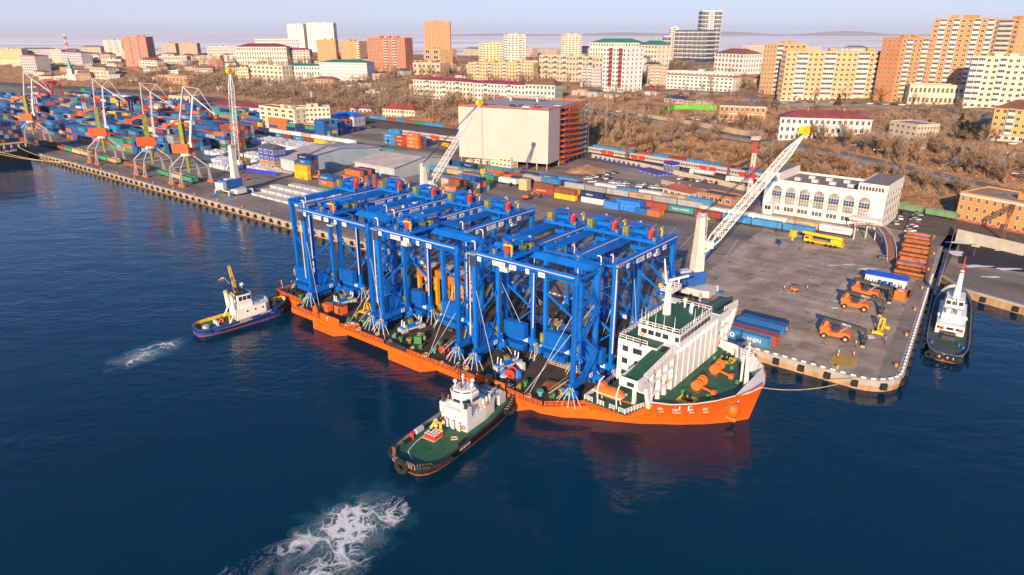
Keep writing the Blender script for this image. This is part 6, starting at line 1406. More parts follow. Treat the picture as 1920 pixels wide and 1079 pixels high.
for k, (p_, q_) in enumerate((((2, -8, 9), (52, 22, 3.4)), ((2, -4, 9), (60, 22.5, 3.4)), ((2, 10, 9), (40, 22, 3.4)))):
    def wl(p): return (x + p[0] * AX[0] + p[1] * BX[0], y + p[0] * AX[1] + p[1] * BX[1], p[2])
    P_ = Vector(wl(p_)); Q_ = Vector(wl(q_)); pts_ = [P_.lerp(Q_, i / 8) - Vector((0, 0, 4 * (i / 8) * (1 - i / 8) * 2.0)) for i in range(9)]
    MB().path(pts_, .16, 5).build('mooring_rope', ROPE, None, label=f'tan mooring rope, {ORD[k]} of three from container ship stern to quay', cat='rope', group='mooring ropes')
P_ = Vector((*ST(143.4, 29.5), 8.6)); Q_ = Vector((*G(1600, 716, YZ), YZ + .6)); MB().path([P_.lerp(Q_, i / 10) - Vector((0, 0, 6 * (i / 10) * (1 - i / 10))) for i in range(11)], .1, 5).build('mooring_rope', ROPE, None, label='orange mooring rope from the orange ship bow to the quay corner', cat='rope')
# light masts, red-white towers and yard gantries
def mast_tower(u, v, z0, vt, label, w=1.6, bands=6, plat=True):
    x, y, z = (*G(u, v, z0), z0) if z0 is not None else hit(u, v)
    zt = Zat(x, y, vt); t = thing('light_mast', label, 'mast', (x, y, z), QUAY); h = zt - z
    for k in range(bands): MB().lattice((0, 0, h * k / bands), (0, 0, h * (k + 1) / bands), w * (1 - .25 * k / bands), w * (1 - .25 * (k + 1) / bands), 3, w * .09, w * .06).build('mast_section', REDP if k % 2 == 0 else W_, t)
    if plat:
        MB().b(-w, w, -w, w, h, h + .15).rail([(-w, -w, h + .15), (w, -w, h + .15), (w, w, h + .15), (-w, w, h + .15), (-w, -w, h + .15)], 1, .06, 1.2).build('platform', W_, t)
        for k in range(6): MB().b(-w + k * w * .4, -w + k * w * .4 + .35, -w - .3, -w, h - .1, h + .5).build('floodlight', LGR, t)
mast_tower(1402, 388, YZ, 262, 'red and white lattice light mast beside the arched building', 1.7, 5)
mast_tower(78, 240, YZ, 165, 'red and white lattice mast among the far containers beside the red yard gantry', 2.4, 5); mast_tower(168, 245, YZ, 180, 'red and white lattice mast just behind the first portal crane', 2.4, 5)
mast_tower(323, 185, YZ, 142, 'slim red and white mast at the railway by the hill foot', 1.4, 4, False); mast_tower(587, 215, YZ, 172, 'red and white mast above the cream office block', 1.6, 4, False)
def light_pole(u, v, vt, label):
    x, y = G(u, v, YZ); zt = Zat(x, y, vt); t = thing('light_pole', label, 'light pole', (x, y, YZ), QUAY, 'tall yard light poles')
    MB().tube((0, 0, 0), (0, 0, zt - YZ), .35, 8, .15).build('pole', DKG, t)
    MB().b(-1.2, 1.2, -.2, .2, zt - YZ - .3, zt - YZ).build('lamp_bar', YEL, t)
    for xx in (-1, -.3, .4, 1): MB().b(xx - .2, xx + .2, -.4, -.1, zt - YZ - .6, zt - YZ - .2).build('floodlight', LGR, t)
light_pole(460, 318, 215, 'tall dark light pole beside the lattice boom crane'); light_pole(316, 268, 190, 'tall dark light pole behind the portal cranes'); light_pole(1825, 480, 460, 'short lamp on the far pier')
def yard_gantry(u, v, w, h, m, label, legs=14):
    x, y = G(u, v, YZ); t = thing('yard_gantry', label, 'gantry crane', (x, y, YZ), QUAY, 'yard gantries')
    for sx_ in (-w / 2, w / 2):
        for sy_ in (-4, 4): MB().bar((sx_, sy_ * 1.3, 0), (sx_, sy_, h), 1.1).build('leg', m, t)
        MB().bar((sx_, -5.2, 1.2), (sx_, 5.2, 1.2), 1.0).build('sill_beam', m, t)
    for sy_ in (-4, 4): MB().b(-w / 2 - 5, w / 2 + 5, sy_ - .7, sy_ + .7, h, h + 2.0).build('girder', m, t)
    MB().b(w / 4 - 3, w / 4 + 3, -4.8, 4.8, h + 2, h + 4).build('trolley', m, t); MB().b(w / 4 - 1, w / 4 + 1.4, -2, 0, h - 2.4, h).build('operator_cab', LGR, t)
DRED = mat('gantry_red', (.38, .035, .03), .55, var=.15); DNV = mat('gantry_navy', (.015, .02, .06), .5)
yard_gantry(100, 196, 38, 22, DRED, 'dark red yard gantry crane spanning the far container stacks'); yard_gantry(250, 226, 26, 18, DNV, 'dark navy yard gantry with raised booms behind the portal cranes')

# small yard things
x, y = G(988, 374, YZ); t = thing('excavator', 'orange tracked excavator working on the bare yard behind the gantries', 'excavator', (x, y, YZ), R(20))
for yy in (-1.1, 1.1): MB().b(-1.9, 1.9, yy - .35, yy + .35, 0, .8).build('track', BLK, t)
MB().b(-2.2, 1.2, -1.2, 1.2, 1.0, 2.0).build('house', ORG2, t); MB().b(.2, 1.5, -1.2, -.2, 1.0, 2.8).build('cab', DKG, t)
MB().bar((1.2, .2, 1.6), (4.2, .2, 4.0), .5).bar((4.2, .2, 4.0), (6.8, .2, 1.6), .4).build('boom', ORG2, t); MB().b(6.3, 7.3, -.4, .8, .2, 1.5).build('bucket', DKG, t)
x, y = G(984, 356, YZ); t = thing('timber_pack', 'tall yellow pack of sawn timber beside the brown container pair', 'timber', (x, y, YZ), QUAY)
for k in range(5): MB().b(-2.6, 2.6, -1.8, 1.8, .1 + k * 1.15, 1.1 + k * 1.15).build('timber_layer', mat('fresh_timber', (.62, .48, .26), .8, var=.2, scale=1), t)
for i, u in enumerate((1320, 1329, 1338)):
    x, y = G(u, 411, YZ); t = thing('bulk_bag', f'white bulk bag, {ORD[i]} of three before the siding train', 'bag', (x, y, YZ), QUAY, 'bulk bags'); MB().prism([(-.7, -.7), (.7, -.7), (.7, .7), (-.7, .7)], 0, 1.5, out1=[(-.6, -.6), (.6, -.6), (.6, .6), (-.6, .6)]).build('bag', LGR, t); MB().bar((-.5, -.5, 1.5), (.5, .5, 1.9), .12).build('lifting_loop', ROPE, t)
for i, (u, v) in enumerate(((1572, 668), (1570, 674), (1600, 671), (1604, 650), (1513, 545), (1470, 545))):
    x, y = G(u, v, YZ); t = thing('marker_post', f'red and white marker post, {ORD[i]} around the striped hatch and forklift', 'post', (x, y, YZ + .03), 0, 'marker posts'); MB().tube((0, 0, 0), (0, 0, 1.0), .09, 6).build('post', REDP, t); MB().tube((0, 0, 1.0), (0, 0, 1.6), .09, 6).build('tip', W_, t); MB().tube((0, 0, 0), (0, 0, .12), .3, 8).build('foot', BLK, t)
# ================================================================== buildings
def win_mesh(frame, glass, n=1):
    mb = MB().b(-.5, .5, -.05, .02, -.5, .5, 1)
    t = .09
    mb.b(-.5, -.5 + t, -.12, -.05, -.5, .5).b(.5 - t, .5, -.12, -.05, -.5, .5).b(-.5 + t, .5 - t, -.12, -.05, .5 - t, .5).b(-.5 + t, .5 - t, -.12, -.05, -.5, -.5 + t)
    if n > 1: mb.b(-.03, .03, -.11, -.05, -.5 + t, .5 - t)
    return mb.mesh('window', [frame, glass])
FRW = mat('frame_white', (.66, .65, .62), .6, var=.08); FRB = mat('frame_brown', (.22, .14, .09), .6)
GL2 = mat('pane_dull', (.03, .035, .045), .15, var=.6, scale=.25, spec=.5)
WIN = win_mesh(FRW, GL2, 2); WINB = win_mesh(FRB, GL2, 1)
bal = MB().b(-.5, .5, -.9, 0, -.5, -.05).b(-.5, .5, -.86, 0, -.05, .42, 1).b(-.52, .52, -.95, 0, .42, .5)
for k in range(4): bal.b(-.5 + k * .32, -.46 + k * .32, -.9, -.86, -.05, .42)
BALC = bal.mesh('balcony', [OBJW, GL2])
UNIT = MB().b(0, 1, 0, 1, 0, 1).mesh('wall', OBJW)
UNITR = MB().b(0, 1, 0, 1, 0, 1).mesh('roof', OBJR)
HIP = MB(); HIP.v = [(0, 0, 0), (1, 0, 0), (1, 1, 0), (0, 1, 0), (.22, .5, 1), (.78, .5, 1)]; HIP.f = [(0, 1, 5, 4), (1, 2, 5), (2, 3, 4, 5), (3, 0, 4), (3, 2, 1, 0)]; HIP.m = [0] * 5
HIPM = HIP.mesh('hip_roof', OBJR)
NB = 0; FOOT = []
def bld(name, label, P0, P1, vt, depth, floors, cols, wall, roof='flat', rcol=(.16, .15, .15), scols=3, ww=.58, wh=.58, bcols=(), bcol=(.72, .70, .66), win=None, base=None, basecol=None, rh=None, z0=None, found=22, strips=None, cat='building', rooftop=2, skipg=False, bands=None):
    """P0, P1: surveyed feet of the front's two corners; vt: roof line above P0"""
    global NB; NB += 1
    x0, y0, zh = hit(*P0) if z0 is None else (*G(*P0, z0), z0)
    x1, y1 = G(*P1, zh); w = math.hypot(x1 - x0, y1 - y0); an = math.atan2(y1 - y0, x1 - x0); h = Zat(x0, y0, vt) - zh
    win = win or WIN
    t = thing(name, label, cat, (x0, y0, zh), an); FOOT.append((x0, y0, an, w, depth))
    obj('wall', UNIT, t, (0, 0, -found), 0, (w, depth, h + found), wall)
    if roof == 'flat':
        obj('roof', UNITR, t, (.25, .25, h), 0, (w - .5, depth - .5, .12), rcol)
        for k, (a, b, c, d) in enumerate(((0, w, 0, .25), (0, w, depth - .25, depth), (0, .25, .25, depth - .25), (w - .25, w, .25, depth - .25))): obj('parapet', UNIT, t, (a, c, h), 0, (b - a, d - c, .7), tuple(q * .95 for q in wall))
        for k in range(rooftop):
            rx = w * (.2 + .55 * ((k * .618 + NB * .37) % 1)); obj('roof_house', UNIT, t, (rx, depth * .35, h + .1), 0, (min(5, w * .14), min(4, depth * .4), 2.6), tuple(q * .85 for q in wall))
    else:
        r_ = rh or min(5.0, depth * .32); ov = .6
        obj('roof', HIPM, t, (-ov, -ov, h), 0, (w + 2 * ov, depth + 2 * ov, r_), rcol)
        obj('eaves', UNIT, t, (-ov * .7, -ov * .7, h - .35), 0, (w + 1.4 * ov, depth + 1.4 * ov, .34), tuple(min(.9, q * 1.05) for q in wall))
        for k in range(2): obj('chimney', UNIT, t, (w * (.3 + .4 * k), depth * .45, h + r_ * .5), 0, (.9, .9, r_ * .8), (.4, .2, .14))
    fh = h / floors
    if base: obj('plinth', UNIT, t, (-.06, -.06, -found), 0, (w + .12, depth + .12, found + base), basecol)
    if strips:
        for f0, f1, c in strips: obj('wall_panel', UNIT, t, (w * f0, -.14, .3), 0, (w * (f1 - f0), .14, h - .4), c)
    if bands:
        for z_, hh, c in bands: obj('wall_band', UNIT, t, (-.08, -.08, h * z_), 0, (w + .16, depth + .16, hh), c)
    cw = w / cols
    for f in range(floors):
        z = fh * (f + .52)
        if skipg and f == 0: continue
        for c in range(cols):
            xx = cw * (c + .5)
            if c in bcols and f > 0: obj('balcony', BALC, t, (xx, 0, z), 0, (cw * .92, 1.1, fh * .94), bcol)
            else: obj('window', win, t, (xx, -.03 if not strips else -.17, z), 0, (cw * ww, 1, fh * wh))
        cx, cy = -x0, -y0; sgn = math.cos(an) * cx + math.sin(an) * cy     # which flank faces the viewer
        for c in range(scols):
            yy = depth * (c + .5) / scols
            if sgn > w: obj('window', win, t, (w + .03, yy, z), PI / 2, (min(1.6, depth / scols * ww), 1, fh * wh))
            elif sgn < 0: obj('window', win, t, (-.03, yy, z), -PI / 2, (min(1.6, depth / scols * ww), 1, fh * wh))
    obj('door', UNIT, t, (w * .48, -.1, 0), 0, (1.6, .1, 2.4), (.12, .07, .05))
    return t, w, h, an
CREAM = (.62, .53, .40); BRK = (.52, .20, .09); OBR = (.66, .27, .10); YBR = (.66, .40, .18); WHT = (.70, .68, .66); BEI = (.55, .44, .33); TEALW = (.38, .52, .50); MAR = (.20, .045, .06); GRF = (.03, .20, .16); BRF = (.20, .09, .06); SAND = (.58, .42, .26)
LBL = [
 # right-hand hill
 ('apartment_block', 'long yellow brick apartment block with white balcony strips on the hill', (1463, 190), (1668, 192), 98, 14, 10, 20, YBR, dict(bcols=(2, 3, 7, 8, 13, 14, 16, 17), scols=4, base=3.2, basecol=(.62, .58, .52))),
 ('apartment_block', 'narrow yellow brick wing rising behind the long yellow apartment block', (1446, 178), (1500, 176), 84, 16, 11, 5, YBR, dict(bcols=(0,), scols=4)),
 ('apartment_block', 'bright orange brick tower, lower wing beside the long yellow block', (1670, 192), (1728, 190), 73, 18, 14, 6, OBR, dict(bcols=(1, 4), scols=4)),
 ('apartment_block', 'tallest bright orange brick apartment tower with white balconies on the hill', (1722, 185), (1832, 190), 36, 20, 17, 9, OBR, dict(bcols=(1, 3, 6, 8), scols=4, rooftop=3)),
 ('apartment_block', 'orange and yellow tower section at the back of the orange apartment tower', (1832, 178), (1880, 182), 38, 18, 16, 4, (.62, .34, .15), dict(bcols=(1, 2), scols=3)),
 ('podium_building', 'low pale podium along the foot of the orange apartment tower', (1700, 196), (1800, 199), 160, 14, 2, 12, CREAM, dict(rooftop=0)),
 ('apartment_block', 'cream panel apartment block beside the orange tower at the hill edge', (1802, 202), (1935, 208), 108, 20, 9, 10, (.64, .58, .46), dict(bcols=(0, 1, 4, 8), scols=4)),
 ('apartment_block', 'amber brick five storey house with dark red roof beside parked cars', (1852, 262), (1990, 276), 202, 14, 5, 10, (.66, .38, .12), dict(roof='hip', rcol=BRF, bcols=(2, 6), base=3, basecol=(.62, .58, .50))),
 ('school', 'white three storey school with maroon roof and tall entrance bay', (1458, 264), (1628, 270), 220, 14, 3, 16, WHT, dict(roof='hip', rcol=(.22, .06, .07))),
 ('office_building', 'sand coloured four storey block with flat grey roof near the maroon roofed school', (1662, 270), (1712, 280), 228, 15, 4, 5, (.56, .44, .34), dict(scols=7, rcol=(.22, .24, .27), rooftop=0)),
 ('mansion', 'orange brick mansion with white trim and grey mansard roof', (1347, 226), (1433, 230), 197, 14, 2, 9, (.64, .24, .09), dict(roof='hip', rcol=(.16, .13, .13), bands=((.46, .5, WHT), (.92, .5, WHT)), rh=3)),
 ('apartment_block', 'white five storey block with brown top band below the glass tower', (1248, 166), (1372, 174), 134, 14, 5, 16, WHT, dict(bands=((.80, 1.6, (.28, .10, .06)),), rooftop=1)),
 ('office_building', 'white office with sloping brown roof beside the sea ice', (1337, 142), (1390, 146), 100, 26, 5, 8, WHT, dict(roof='hip', rcol=(.24, .10, .06), scols=7, base=3, basecol=(.30, .10, .06))),
 ('apartment_tower', 'slab of glass and white bands stepping up to the tallest glass tower', (1262, 108), (1322, 110), 58, 18, 13, 7, (.03, .07, .14), dict(win=None, ww=.96, wh=.5, bands=[(k / 6.5, 1.6, WHT) for k in range(0, 7)], rooftop=0)),
 ('apartment_tower', 'white and brick stair tower beside the glass slab', (1254, 107), (1268, 107), 52, 10, 14, 1, (.70, .66, .62), dict(bands=[(k / 14 + .03, 1.3, (.48, .17, .09)) for k in range(1, 13)], rooftop=1, scols=1)),
 ('apartment_tower', 'low glass wing stepping down toward the brown roofed office', (1243, 108), (1256, 108), 70, 14, 10, 2, (.03, .07, .14), dict(ww=.96, wh=.5, bands=[(k / 5, 1.6, WHT) for k in range(0, 6)], rooftop=0)),
 ('apartment_tower', 'tallest glass tower with white floor bands and brick stripe above the sea', (1310, 108), (1346, 108), 22, 22, 22, 5, (.03, .07, .14), dict(ww=.94, wh=.5, bands=[(k / 11, 1.8, WHT) for k in range(0, 12)], strips=((.3, .62, (.70, .66, .62)),), rooftop=2)),
 ('institute', 'cream institute with broad green hipped roof facing the bay', (1105, 124), (1196, 126), 80, 22, 5, 18, (.66, .60, .48), dict(roof='hip', rcol=GRF)),
 ('institute', 'cream wing with green roof joining the broad green roofed institute', (1196, 126), (1230, 128), 84, 22, 5, 6, (.64, .58, .46), dict(roof='hip', rcol=GRF)),
 ('apartment_block', 'bright white ten storey block with dark red balcony stripes', (1128, 170), (1170, 174), 90, 22, 10, 7, (.74, .72, .72), dict(bcols=(2, 5), bcol=(.42, .10, .12), scols=4)),
 ('apartment_block', 'long five storey beige brick block before the green roofed institute', (1010, 150), (1128, 158), 104, 12, 5, 20, BEI, dict(bcols=(2, 5, 8, 13, 16), bcol=(.58, .55, .50))),
 ('apartment_tower', 'cream twelve storey tower standing alone before the sea ice', (1052, 112), (1090, 112), 66, 18, 11, 6, (.64, .56, .42), dict(bcols=(0, 5))),
 ('apartment_tower', 'pale cream twelve storey tower beside the yellow stepped block', (945, 120), (985, 120), 66, 18, 12, 6, (.68, .62, .54), dict(bcols=(0, 4))),
 ('apartment_block', 'yellow stepped block with white rounded gables beside the cream tower', (898, 118), (944, 118), 82, 16, 8, 7, (.66, .54, .28), dict(bcols=(0, 6))),
 ('apartment_block', 'long yellow brown five storey block on the ridge behind bare trees', (878, 150), (1000, 154), 118, 12, 5, 22, (.58, .40, .20), dict(bcols=(3, 7, 12, 17), bcol=(.6, .56, .5))),
 ('clinic', 'pale turquoise house with brown hipped roof behind the blank warehouse', (984, 200), (1040, 203), 158, 16, 4, 8, TEALW, dict(roof='hip', rcol=(.20, .11, .08), scols=4)),
 ('apartment_block', 'long white terrace with maroon roof and dormers below the ridge', (776, 184), (888, 192), 149, 13, 4, 18, (.68, .58, .46), dict(roof='hip', rcol=(.26, .05, .10), bcols=(4, 9, 13), rh=3)),
 ('apartment_block', 'second white terrace with maroon roof next to the blank warehouse', (890, 192), (984, 198), 156, 13, 4, 15, (.70, .64, .58), dict(roof='hip', rcol=(.26, .05, .10), bcols=(3, 10), rh=3)),
 ('apartment_tower', 'orange brick tower rising alone above the ridge toward the sea', (797, 98), (845, 98), 41, 18, 15, 8, OBR, dict(scols=3)),
 ('warehouse', 'windowless tan brick block at the foot of the lone orange tower', (795, 122), (826, 124), 92, 22, 3, 2, (.58, .36, .20), dict(scols=1, rooftop=1)),
 ('workshop', 'low tan brick hall below the windowless tan block', (775, 140), (826, 142), 118, 18, 2, 6, (.58, .42, .26), dict(rooftop=1)),
 ('apartment_block', 'red brick apartment block with gables and white windows on the ridge', (692, 136), (762, 138), 72, 18, 13, 9, (.58, .17, .08), dict(bcols=(4, 6), bcol=(.6, .42, .36), rooftop=3)),
 ('apartment_block', 'orange brick block behind the green roofed office', (597, 120), (632, 120), 76, 18, 9, 7, (.60, .32, .15), dict(ww=.3)),
 ('apartment_block', 'second orange brick block beside the red gabled block', (640, 118), (676, 119), 78, 18, 9, 7, (.60, .33, .16), dict(ww=.3, bcols=(6,))),
 ('office_building', 'white office slab with dense window grid and green roof', (602, 154), (690, 156), 117, 20, 6, 24, WHT, dict(roof='hip', rcol=GRF, rh=3.5, ww=.42, scols=1)),
 ('school', 'white three storey building with green roof next to the white office slab', (540, 152), (601, 152), 124, 18, 3, 12, WHT, dict(roof='hip', rcol=GRF, rh=3)),
 ('apartment_tower', 'white high rise far off, smaller of the twin towers above the city', (542, 86), (572, 86), 46, 30, 16, 6, (.72, .70, .70), dict(scols=5, ww=.4, rooftop=1)),
 ('apartment_tower', 'wide white high rise far off, larger of the twin towers above the city', (578, 88), (628, 88), 44, 30, 16, 12, (.74, .71, .70), dict(scols=5, ww=.4, rooftop=2)),
 ('office_building', 'cream office with curved bay near the bare trees of the slope', (470, 154), (532, 158), 122, 16, 4, 8, (.64, .56, .44), dict(rooftop=1)),
 ('school', 'large pale classical building with dark red roof on the ridge', (446, 122), (540, 122), 88, 22, 4, 20, (.66, .58, .50), dict(roof='hip', rcol=MAR)),
 ('office_building', 'pale grey flat block on the skyline behind the classical building', (480, 92), (560, 92), 74, 18, 3, 20, (.60, .58, .60), dict(rooftop=2)),
 ('apartment_block', 'pink and white block with red roof bays below the orange brick block', (532, 120), (582, 120), 94, 18, 5, 8, (.66, .52, .46), dict(roof='hip', rcol=(.34, .05, .08), rh=3)),
 ('apartment_block', 'tall pink brick apartment block leaning over the old town roofs', (238, 126), (282, 126), 70, 26, 14, 12, (.60, .22, .13), dict(scols=6, bcols=(3, 7), bcol=(.62, .42, .36))),
 ('apartment_block', 'white and pink panel block beside the tall pink brick block', (198, 104), (232, 104), 77, 16, 8, 8, (.68, .60, .56), dict(bcols=(2, 5))),
 ('apartment_block', 'tan slab on the ridge between bare trees and sea ice', (306, 106), (332, 106), 82, 16, 6, 6, (.54, .38, .30), dict()),
 ('apartment_block', 'tan twin slab on the ridge with a stair tower', (338, 106), (372, 106), 82, 16, 6, 7, (.52, .36, .28), dict(rooftop=2)),
 ('office_building', 'low cream block under bare trees toward the classical building', (300, 122), (352, 122), 106, 16, 2, 10, (.58, .50, .42), dict()),
 ('apartment_block', 'cream five storey block at the edge of the ridge', (390, 108), (444, 108), 88, 16, 4, 12, (.62, .54, .46), dict()),
 ('apartment_block', 'grey panelled block with red roof near the far crane', (44, 138), (72, 140), 104, 22, 7, 7, (.46, .44, .44), dict(roof='hip', rcol=(.36, .05, .06), rh=2, scols=5)),
 ('apartment_block', 'long yellow block on the skyline at the old town', (0, 112), (44, 112), 93, 18, 4, 10, (.62, .50, .28), dict()),
 ('apartment_block', 'dark roofed grey block behind the old town', (36, 110), (104, 110), 92, 16, 4, 16, (.42, .42, .46), dict(roof='hip', rcol=(.10, .11, .13), rh=2)),
 ('apartment_block', 'grey lilac block with rows of small windows in the old town', (120, 122), (156, 124), 98, 18, 5, 10, (.50, .48, .54), dict(roof='hip', rcol=(.16, .10, .14), rh=2)),
 ('house', 'cream stepped gable house in the old town', (100, 120), (120, 120), 94, 14, 6, 4, (.64, .56, .44), dict()),
 ('office_building', 'brown block with dark hipped roof near the lattice mast', (154, 100), (190, 100), 88, 16, 3, 8, (.50, .42, .34), dict(roof='hip', rcol=(.14, .12, .12), rh=2)),
 ('office_building', 'tan station hall beside the railway with a lighter annex', (170, 146), (200, 148), 126, 18, 3, 7, (.58, .46, .32), dict(roof='hip', rcol=(.18, .17, .18), rh=2)),
 ('office_building', 'cream annex with many small windows beside the tan station hall', (186, 148), (206, 149), 134, 12, 2, 6, (.66, .60, .46), dict()),
 ('house', 'pale pink villa with dark red roof at the foot of the pink brick block', (262, 126), (296, 128), 112, 12, 3, 6, (.64, .54, .48), dict(roof='hip', rcol=(.24, .07, .07))),
 ('workshop', 'brick workshop row with long flat roof at the hill foot', (296, 154), (352, 158), 141, 12, 1, 8, (.55, .26, .14), dict(rooftop=0)),
 ('workshop', 'tan shed in the container yard before the maroon warehouse', (318, 194), (358, 196), 180, 14, 1, 5, (.60, .45, .28), dict(z0=YZ, rooftop=0)),
 ('warehouse', 'long low warehouse with maroon roof behind the container stacks', (385, 206), (500, 218), 194, 20, 1, 9, (.62, .60, .58), dict(roof='hip', rcol=(.26, .05, .08), z0=YZ, rh=3.5)),
 ('harbour_office', 'cream harbour office block of six storeys beside the white wagon train', (560, 248), (622, 246), 203, 14, 5, 8, (.66, .60, .46), dict(z0=YZ, rcol=(.34, .12, .08), scols=4)),
 ('harbour_office', 'cream blank walled wing of the harbour office', (490, 240), (556, 250), 199, 12, 5, 5, (.66, .57, .40), dict(z0=YZ, rcol=(.34, .12, .08), scols=2)),
 ('canteen', 'low red roofed annex before the cream harbour office', (508, 244), (556, 252), 236, 7, 1, 7, (.66, .58, .44), dict(z0=YZ, rooftop=0, rcol=(.36, .12, .08))),
 ('depot', 'cream two storey depot with dark red hipped roof at the railway', (718, 222), (778, 226), 204, 15, 2, 11, (.66, .60, .44), dict(roof='hip', rcol=(.28, .06, .05), z0=YZ)),
 ('depot', 'small house with maroon gable roof beside the railway', (658, 214), (696, 216), 203, 10, 1, 5, (.50, .50, .54), dict(roof='hip', rcol=(.24, .09, .12), z0=YZ)),
 ('shed', 'pale blue shed with bright blue roof near the orange containers', (622, 234), (664, 238), 216, 14, 1, 4, (.44, .52, .62), dict(roof='hip', rcol=(.01, .16, .70), z0=YZ, rh=3)),
 ('site_cabin', 'bright blue site cabin near the small truck crane', (826, 262), (852, 268), 256, 5, 1, 4, (.02, .10, .55), dict(z0=YZ, rooftop=0)),
 ('control_tower', 'blue and rust control house on stilts beside the grey shed', (488, 316), (518, 322), 275, 8, 3, 3, (.06, .09, .45), dict(roof='hip', rcol=(.10, .11, .13), z0=YZ, rh=2, base=5.5, basecol=(.36, .20, .12))),
 ('brick_building', 'orange brick office with white windows beside the far pier', (1790, 412), (1975, 452), 362, 22, 3, 12, (.66, .30, .10), dict(z0=YZ, rcol=(.30, .25, .20), base=1.2, basecol=(.45, .12, .08), ww=.38, scols=4, bands=((.93, .9, (.62, .58, .52)),), rooftop=1)),
 ('shed', 'small grey shed with rust red roof behind the grey train', (1242, 366), (1292, 378), 352, 11, 1, 4, (.50, .49, .46), dict(roof='hip', rcol=(.34, .12, .07), z0=YZ, rh=2.4)),
 ('shed', 'brown brick hut with flat dark roof beside the arched building', (1312, 376), (1372, 388), 362, 9, 1, 4, (.40, .18, .09), dict(z0=YZ, rooftop=0, rcol=(.10, .10, .11))),
 ('gatehouse', 'deep blue gatehouse with sloping roof before the passenger train', (1197, 322), (1232, 332), 318, 8, 1, 4, (.03, .06, .45), dict(z0=YZ, rooftop=0, rcol=(.14, .09, .11))),
 ('gatehouse', 'round fronted blue gate pavilion with tall barred window', (1243, 324), (1258, 328), 305, 6, 1, 2, (.03, .06, .42), dict(z0=YZ, rooftop=0, rcol=(.1, .1, .14), wh=.75, ww=.7)),
 ('house', 'low house with dark blue roof by the green fence', (1245, 192), (1280, 195), 184, 8, 1, 4, (.40, .36, .32), dict(roof='hip', rcol=(.04, .05, .12))),
 ('house', 'small tan cottage between the dark blue roof and the mansion', (1282, 196), (1302, 198), 188, 7, 1, 3, (.42, .34, .24), dict(roof='hip', rcol=(.14, .12, .12), rh=1.6)),
 ('house', 'yellowish cottage beside the green fence', (1304, 198), (1326, 200), 188, 8, 2, 3, (.50, .40, .18), dict(roof='hip', rcol=(.22, .22, .23), rh=1.6)),
 ('house', 'white ruin like cottage among bare trees below the green roofed office', (686, 180), (704, 182), 172, 7, 1, 3, (.64, .60, .54), dict()),
 ('house', 'brick villa with pale turret beside the green roofed school', (590, 166), (628, 168), 148, 10, 3, 6, (.56, .34, .24), dict(roof='hip', rcol=(.22, .10, .08))),
 ('house', 'flat tan house with orange wall among the slope trees', (566, 166), (592, 168), 155, 9, 1, 4, (.58, .40, .24), dict()),
 ('house', 'long low house under the ridge at the old town', (190, 120), (228, 120), 112, 10, 1, 8, (.58, .50, .44), dict()),
 ('house', 'pale shop row near the old town mosque', (100, 150), (130, 150), 144, 9, 1, 6, (.56, .50, .44), dict()),
 ('house', 'red brick house with grey roof near the old town railway', (148, 152), (172, 152), 138, 10, 2, 5, (.40, .22, .16), dict(roof='hip', rcol=(.2, .17, .16))),
 ('house', 'sand villa with turret among trees beside the upper road', (366, 140), (400, 140), 128, 10, 2, 6, (.56, .42, .32), dict(roof='hip', rcol=(.2, .12, .1))),
 ('house', 'yellow tower house with fire escape beside the lattice boom', (448, 158), (468, 158), 128, 12, 5, 4, (.64, .54, .32), dict()),
]
for nm, lab, p0, p1, vt, dep, fl, co, wc, kw in LBL: bld(nm, lab, p0, p1, vt, dep, fl, co, wc, **kw)
# the loose rows of old town houses on the seaward ridge
rowsH = [(146, 'row before the ridge towers', 690, 880, 5, 13), (128, 'row beside the green roofed institute', 1000, 1250, 7, 13), (182, 'row under the ten storey block', 1060, 1250, 6, 12), (152, 'row beside the brown roofed office', 1180, 1440, 7, 12), (120, 'bay side row', 480, 800, 10, 13), (100, 'old town skyline row', 0, 470, 21, 11), (112, 'second old town row', 20, 470, 20, 13), (126, 'third old town row', 8, 470, 16, 13), (138, 'fourth old town row', 60, 500, 14, 12), (150, 'lowest old town row', 60, 330, 10, 11), (166, 'row among the slope trees', 400, 860, 12, 12), (132, 'row behind the maroon terraces', 700, 1000, 9, 14)]
WC = [('cream', (.62, .54, .42)), ('grey', (.44, .43, .44)), ('pink', (.58, .42, .36)), ('tan', (.52, .40, .28)), ('white', (.66, .63, .60)), ('brick', (.46, .22, .14))]
RC = [('grey', (.20, .20, .21)), ('dark', (.09, .09, .10)), ('maroon', (.24, .07, .08)), ('brown', (.20, .11, .08))]
for v, rn, ua, ub, n_, hp in rowsH:
    for i in range(n_):
        u = ua + (ub - ua) * (i + random.uniform(.1, .7)) / n_; vv = v + random.uniform(-4, 4); w_ = random.uniform(12, 26); x_, y_, z_ = hit(u + w_ / 2, vv)
        if any(math.hypot(x_ - (q[0] + math.cos(q[2]) * q[3] / 2), y_ - (q[1] + math.sin(q[2]) * q[3] / 2)) < q[3] * .5 + 7 for q in FOOT): continue
        c = WC[(i * 5 + int(v)) % 6]; rf = RC[(i * 3 + int(v)) % 4]; fl_ = random.choice((1, 2, 2, 3))
        bld('town_house', f'small {c[0]} house with {rf[0]} roof, {ORD[i] if i < 16 else ["seventeenth", "eighteenth", "nineteenth", "twentieth", "twenty first"][i - 16]} in the {rn}', (u, vv), (u + w_, vv + random.uniform(-.5, 1.5)), vv - hp * (.5 + .25 * fl_) * .62, random.uniform(9, 14), fl_, max(3, int(w_ / 4)), c[1], roof=random.choice(('hip', 'hip', 'flat')), rcol=rf[1], scols=2, rooftop=0, rh=2.5)
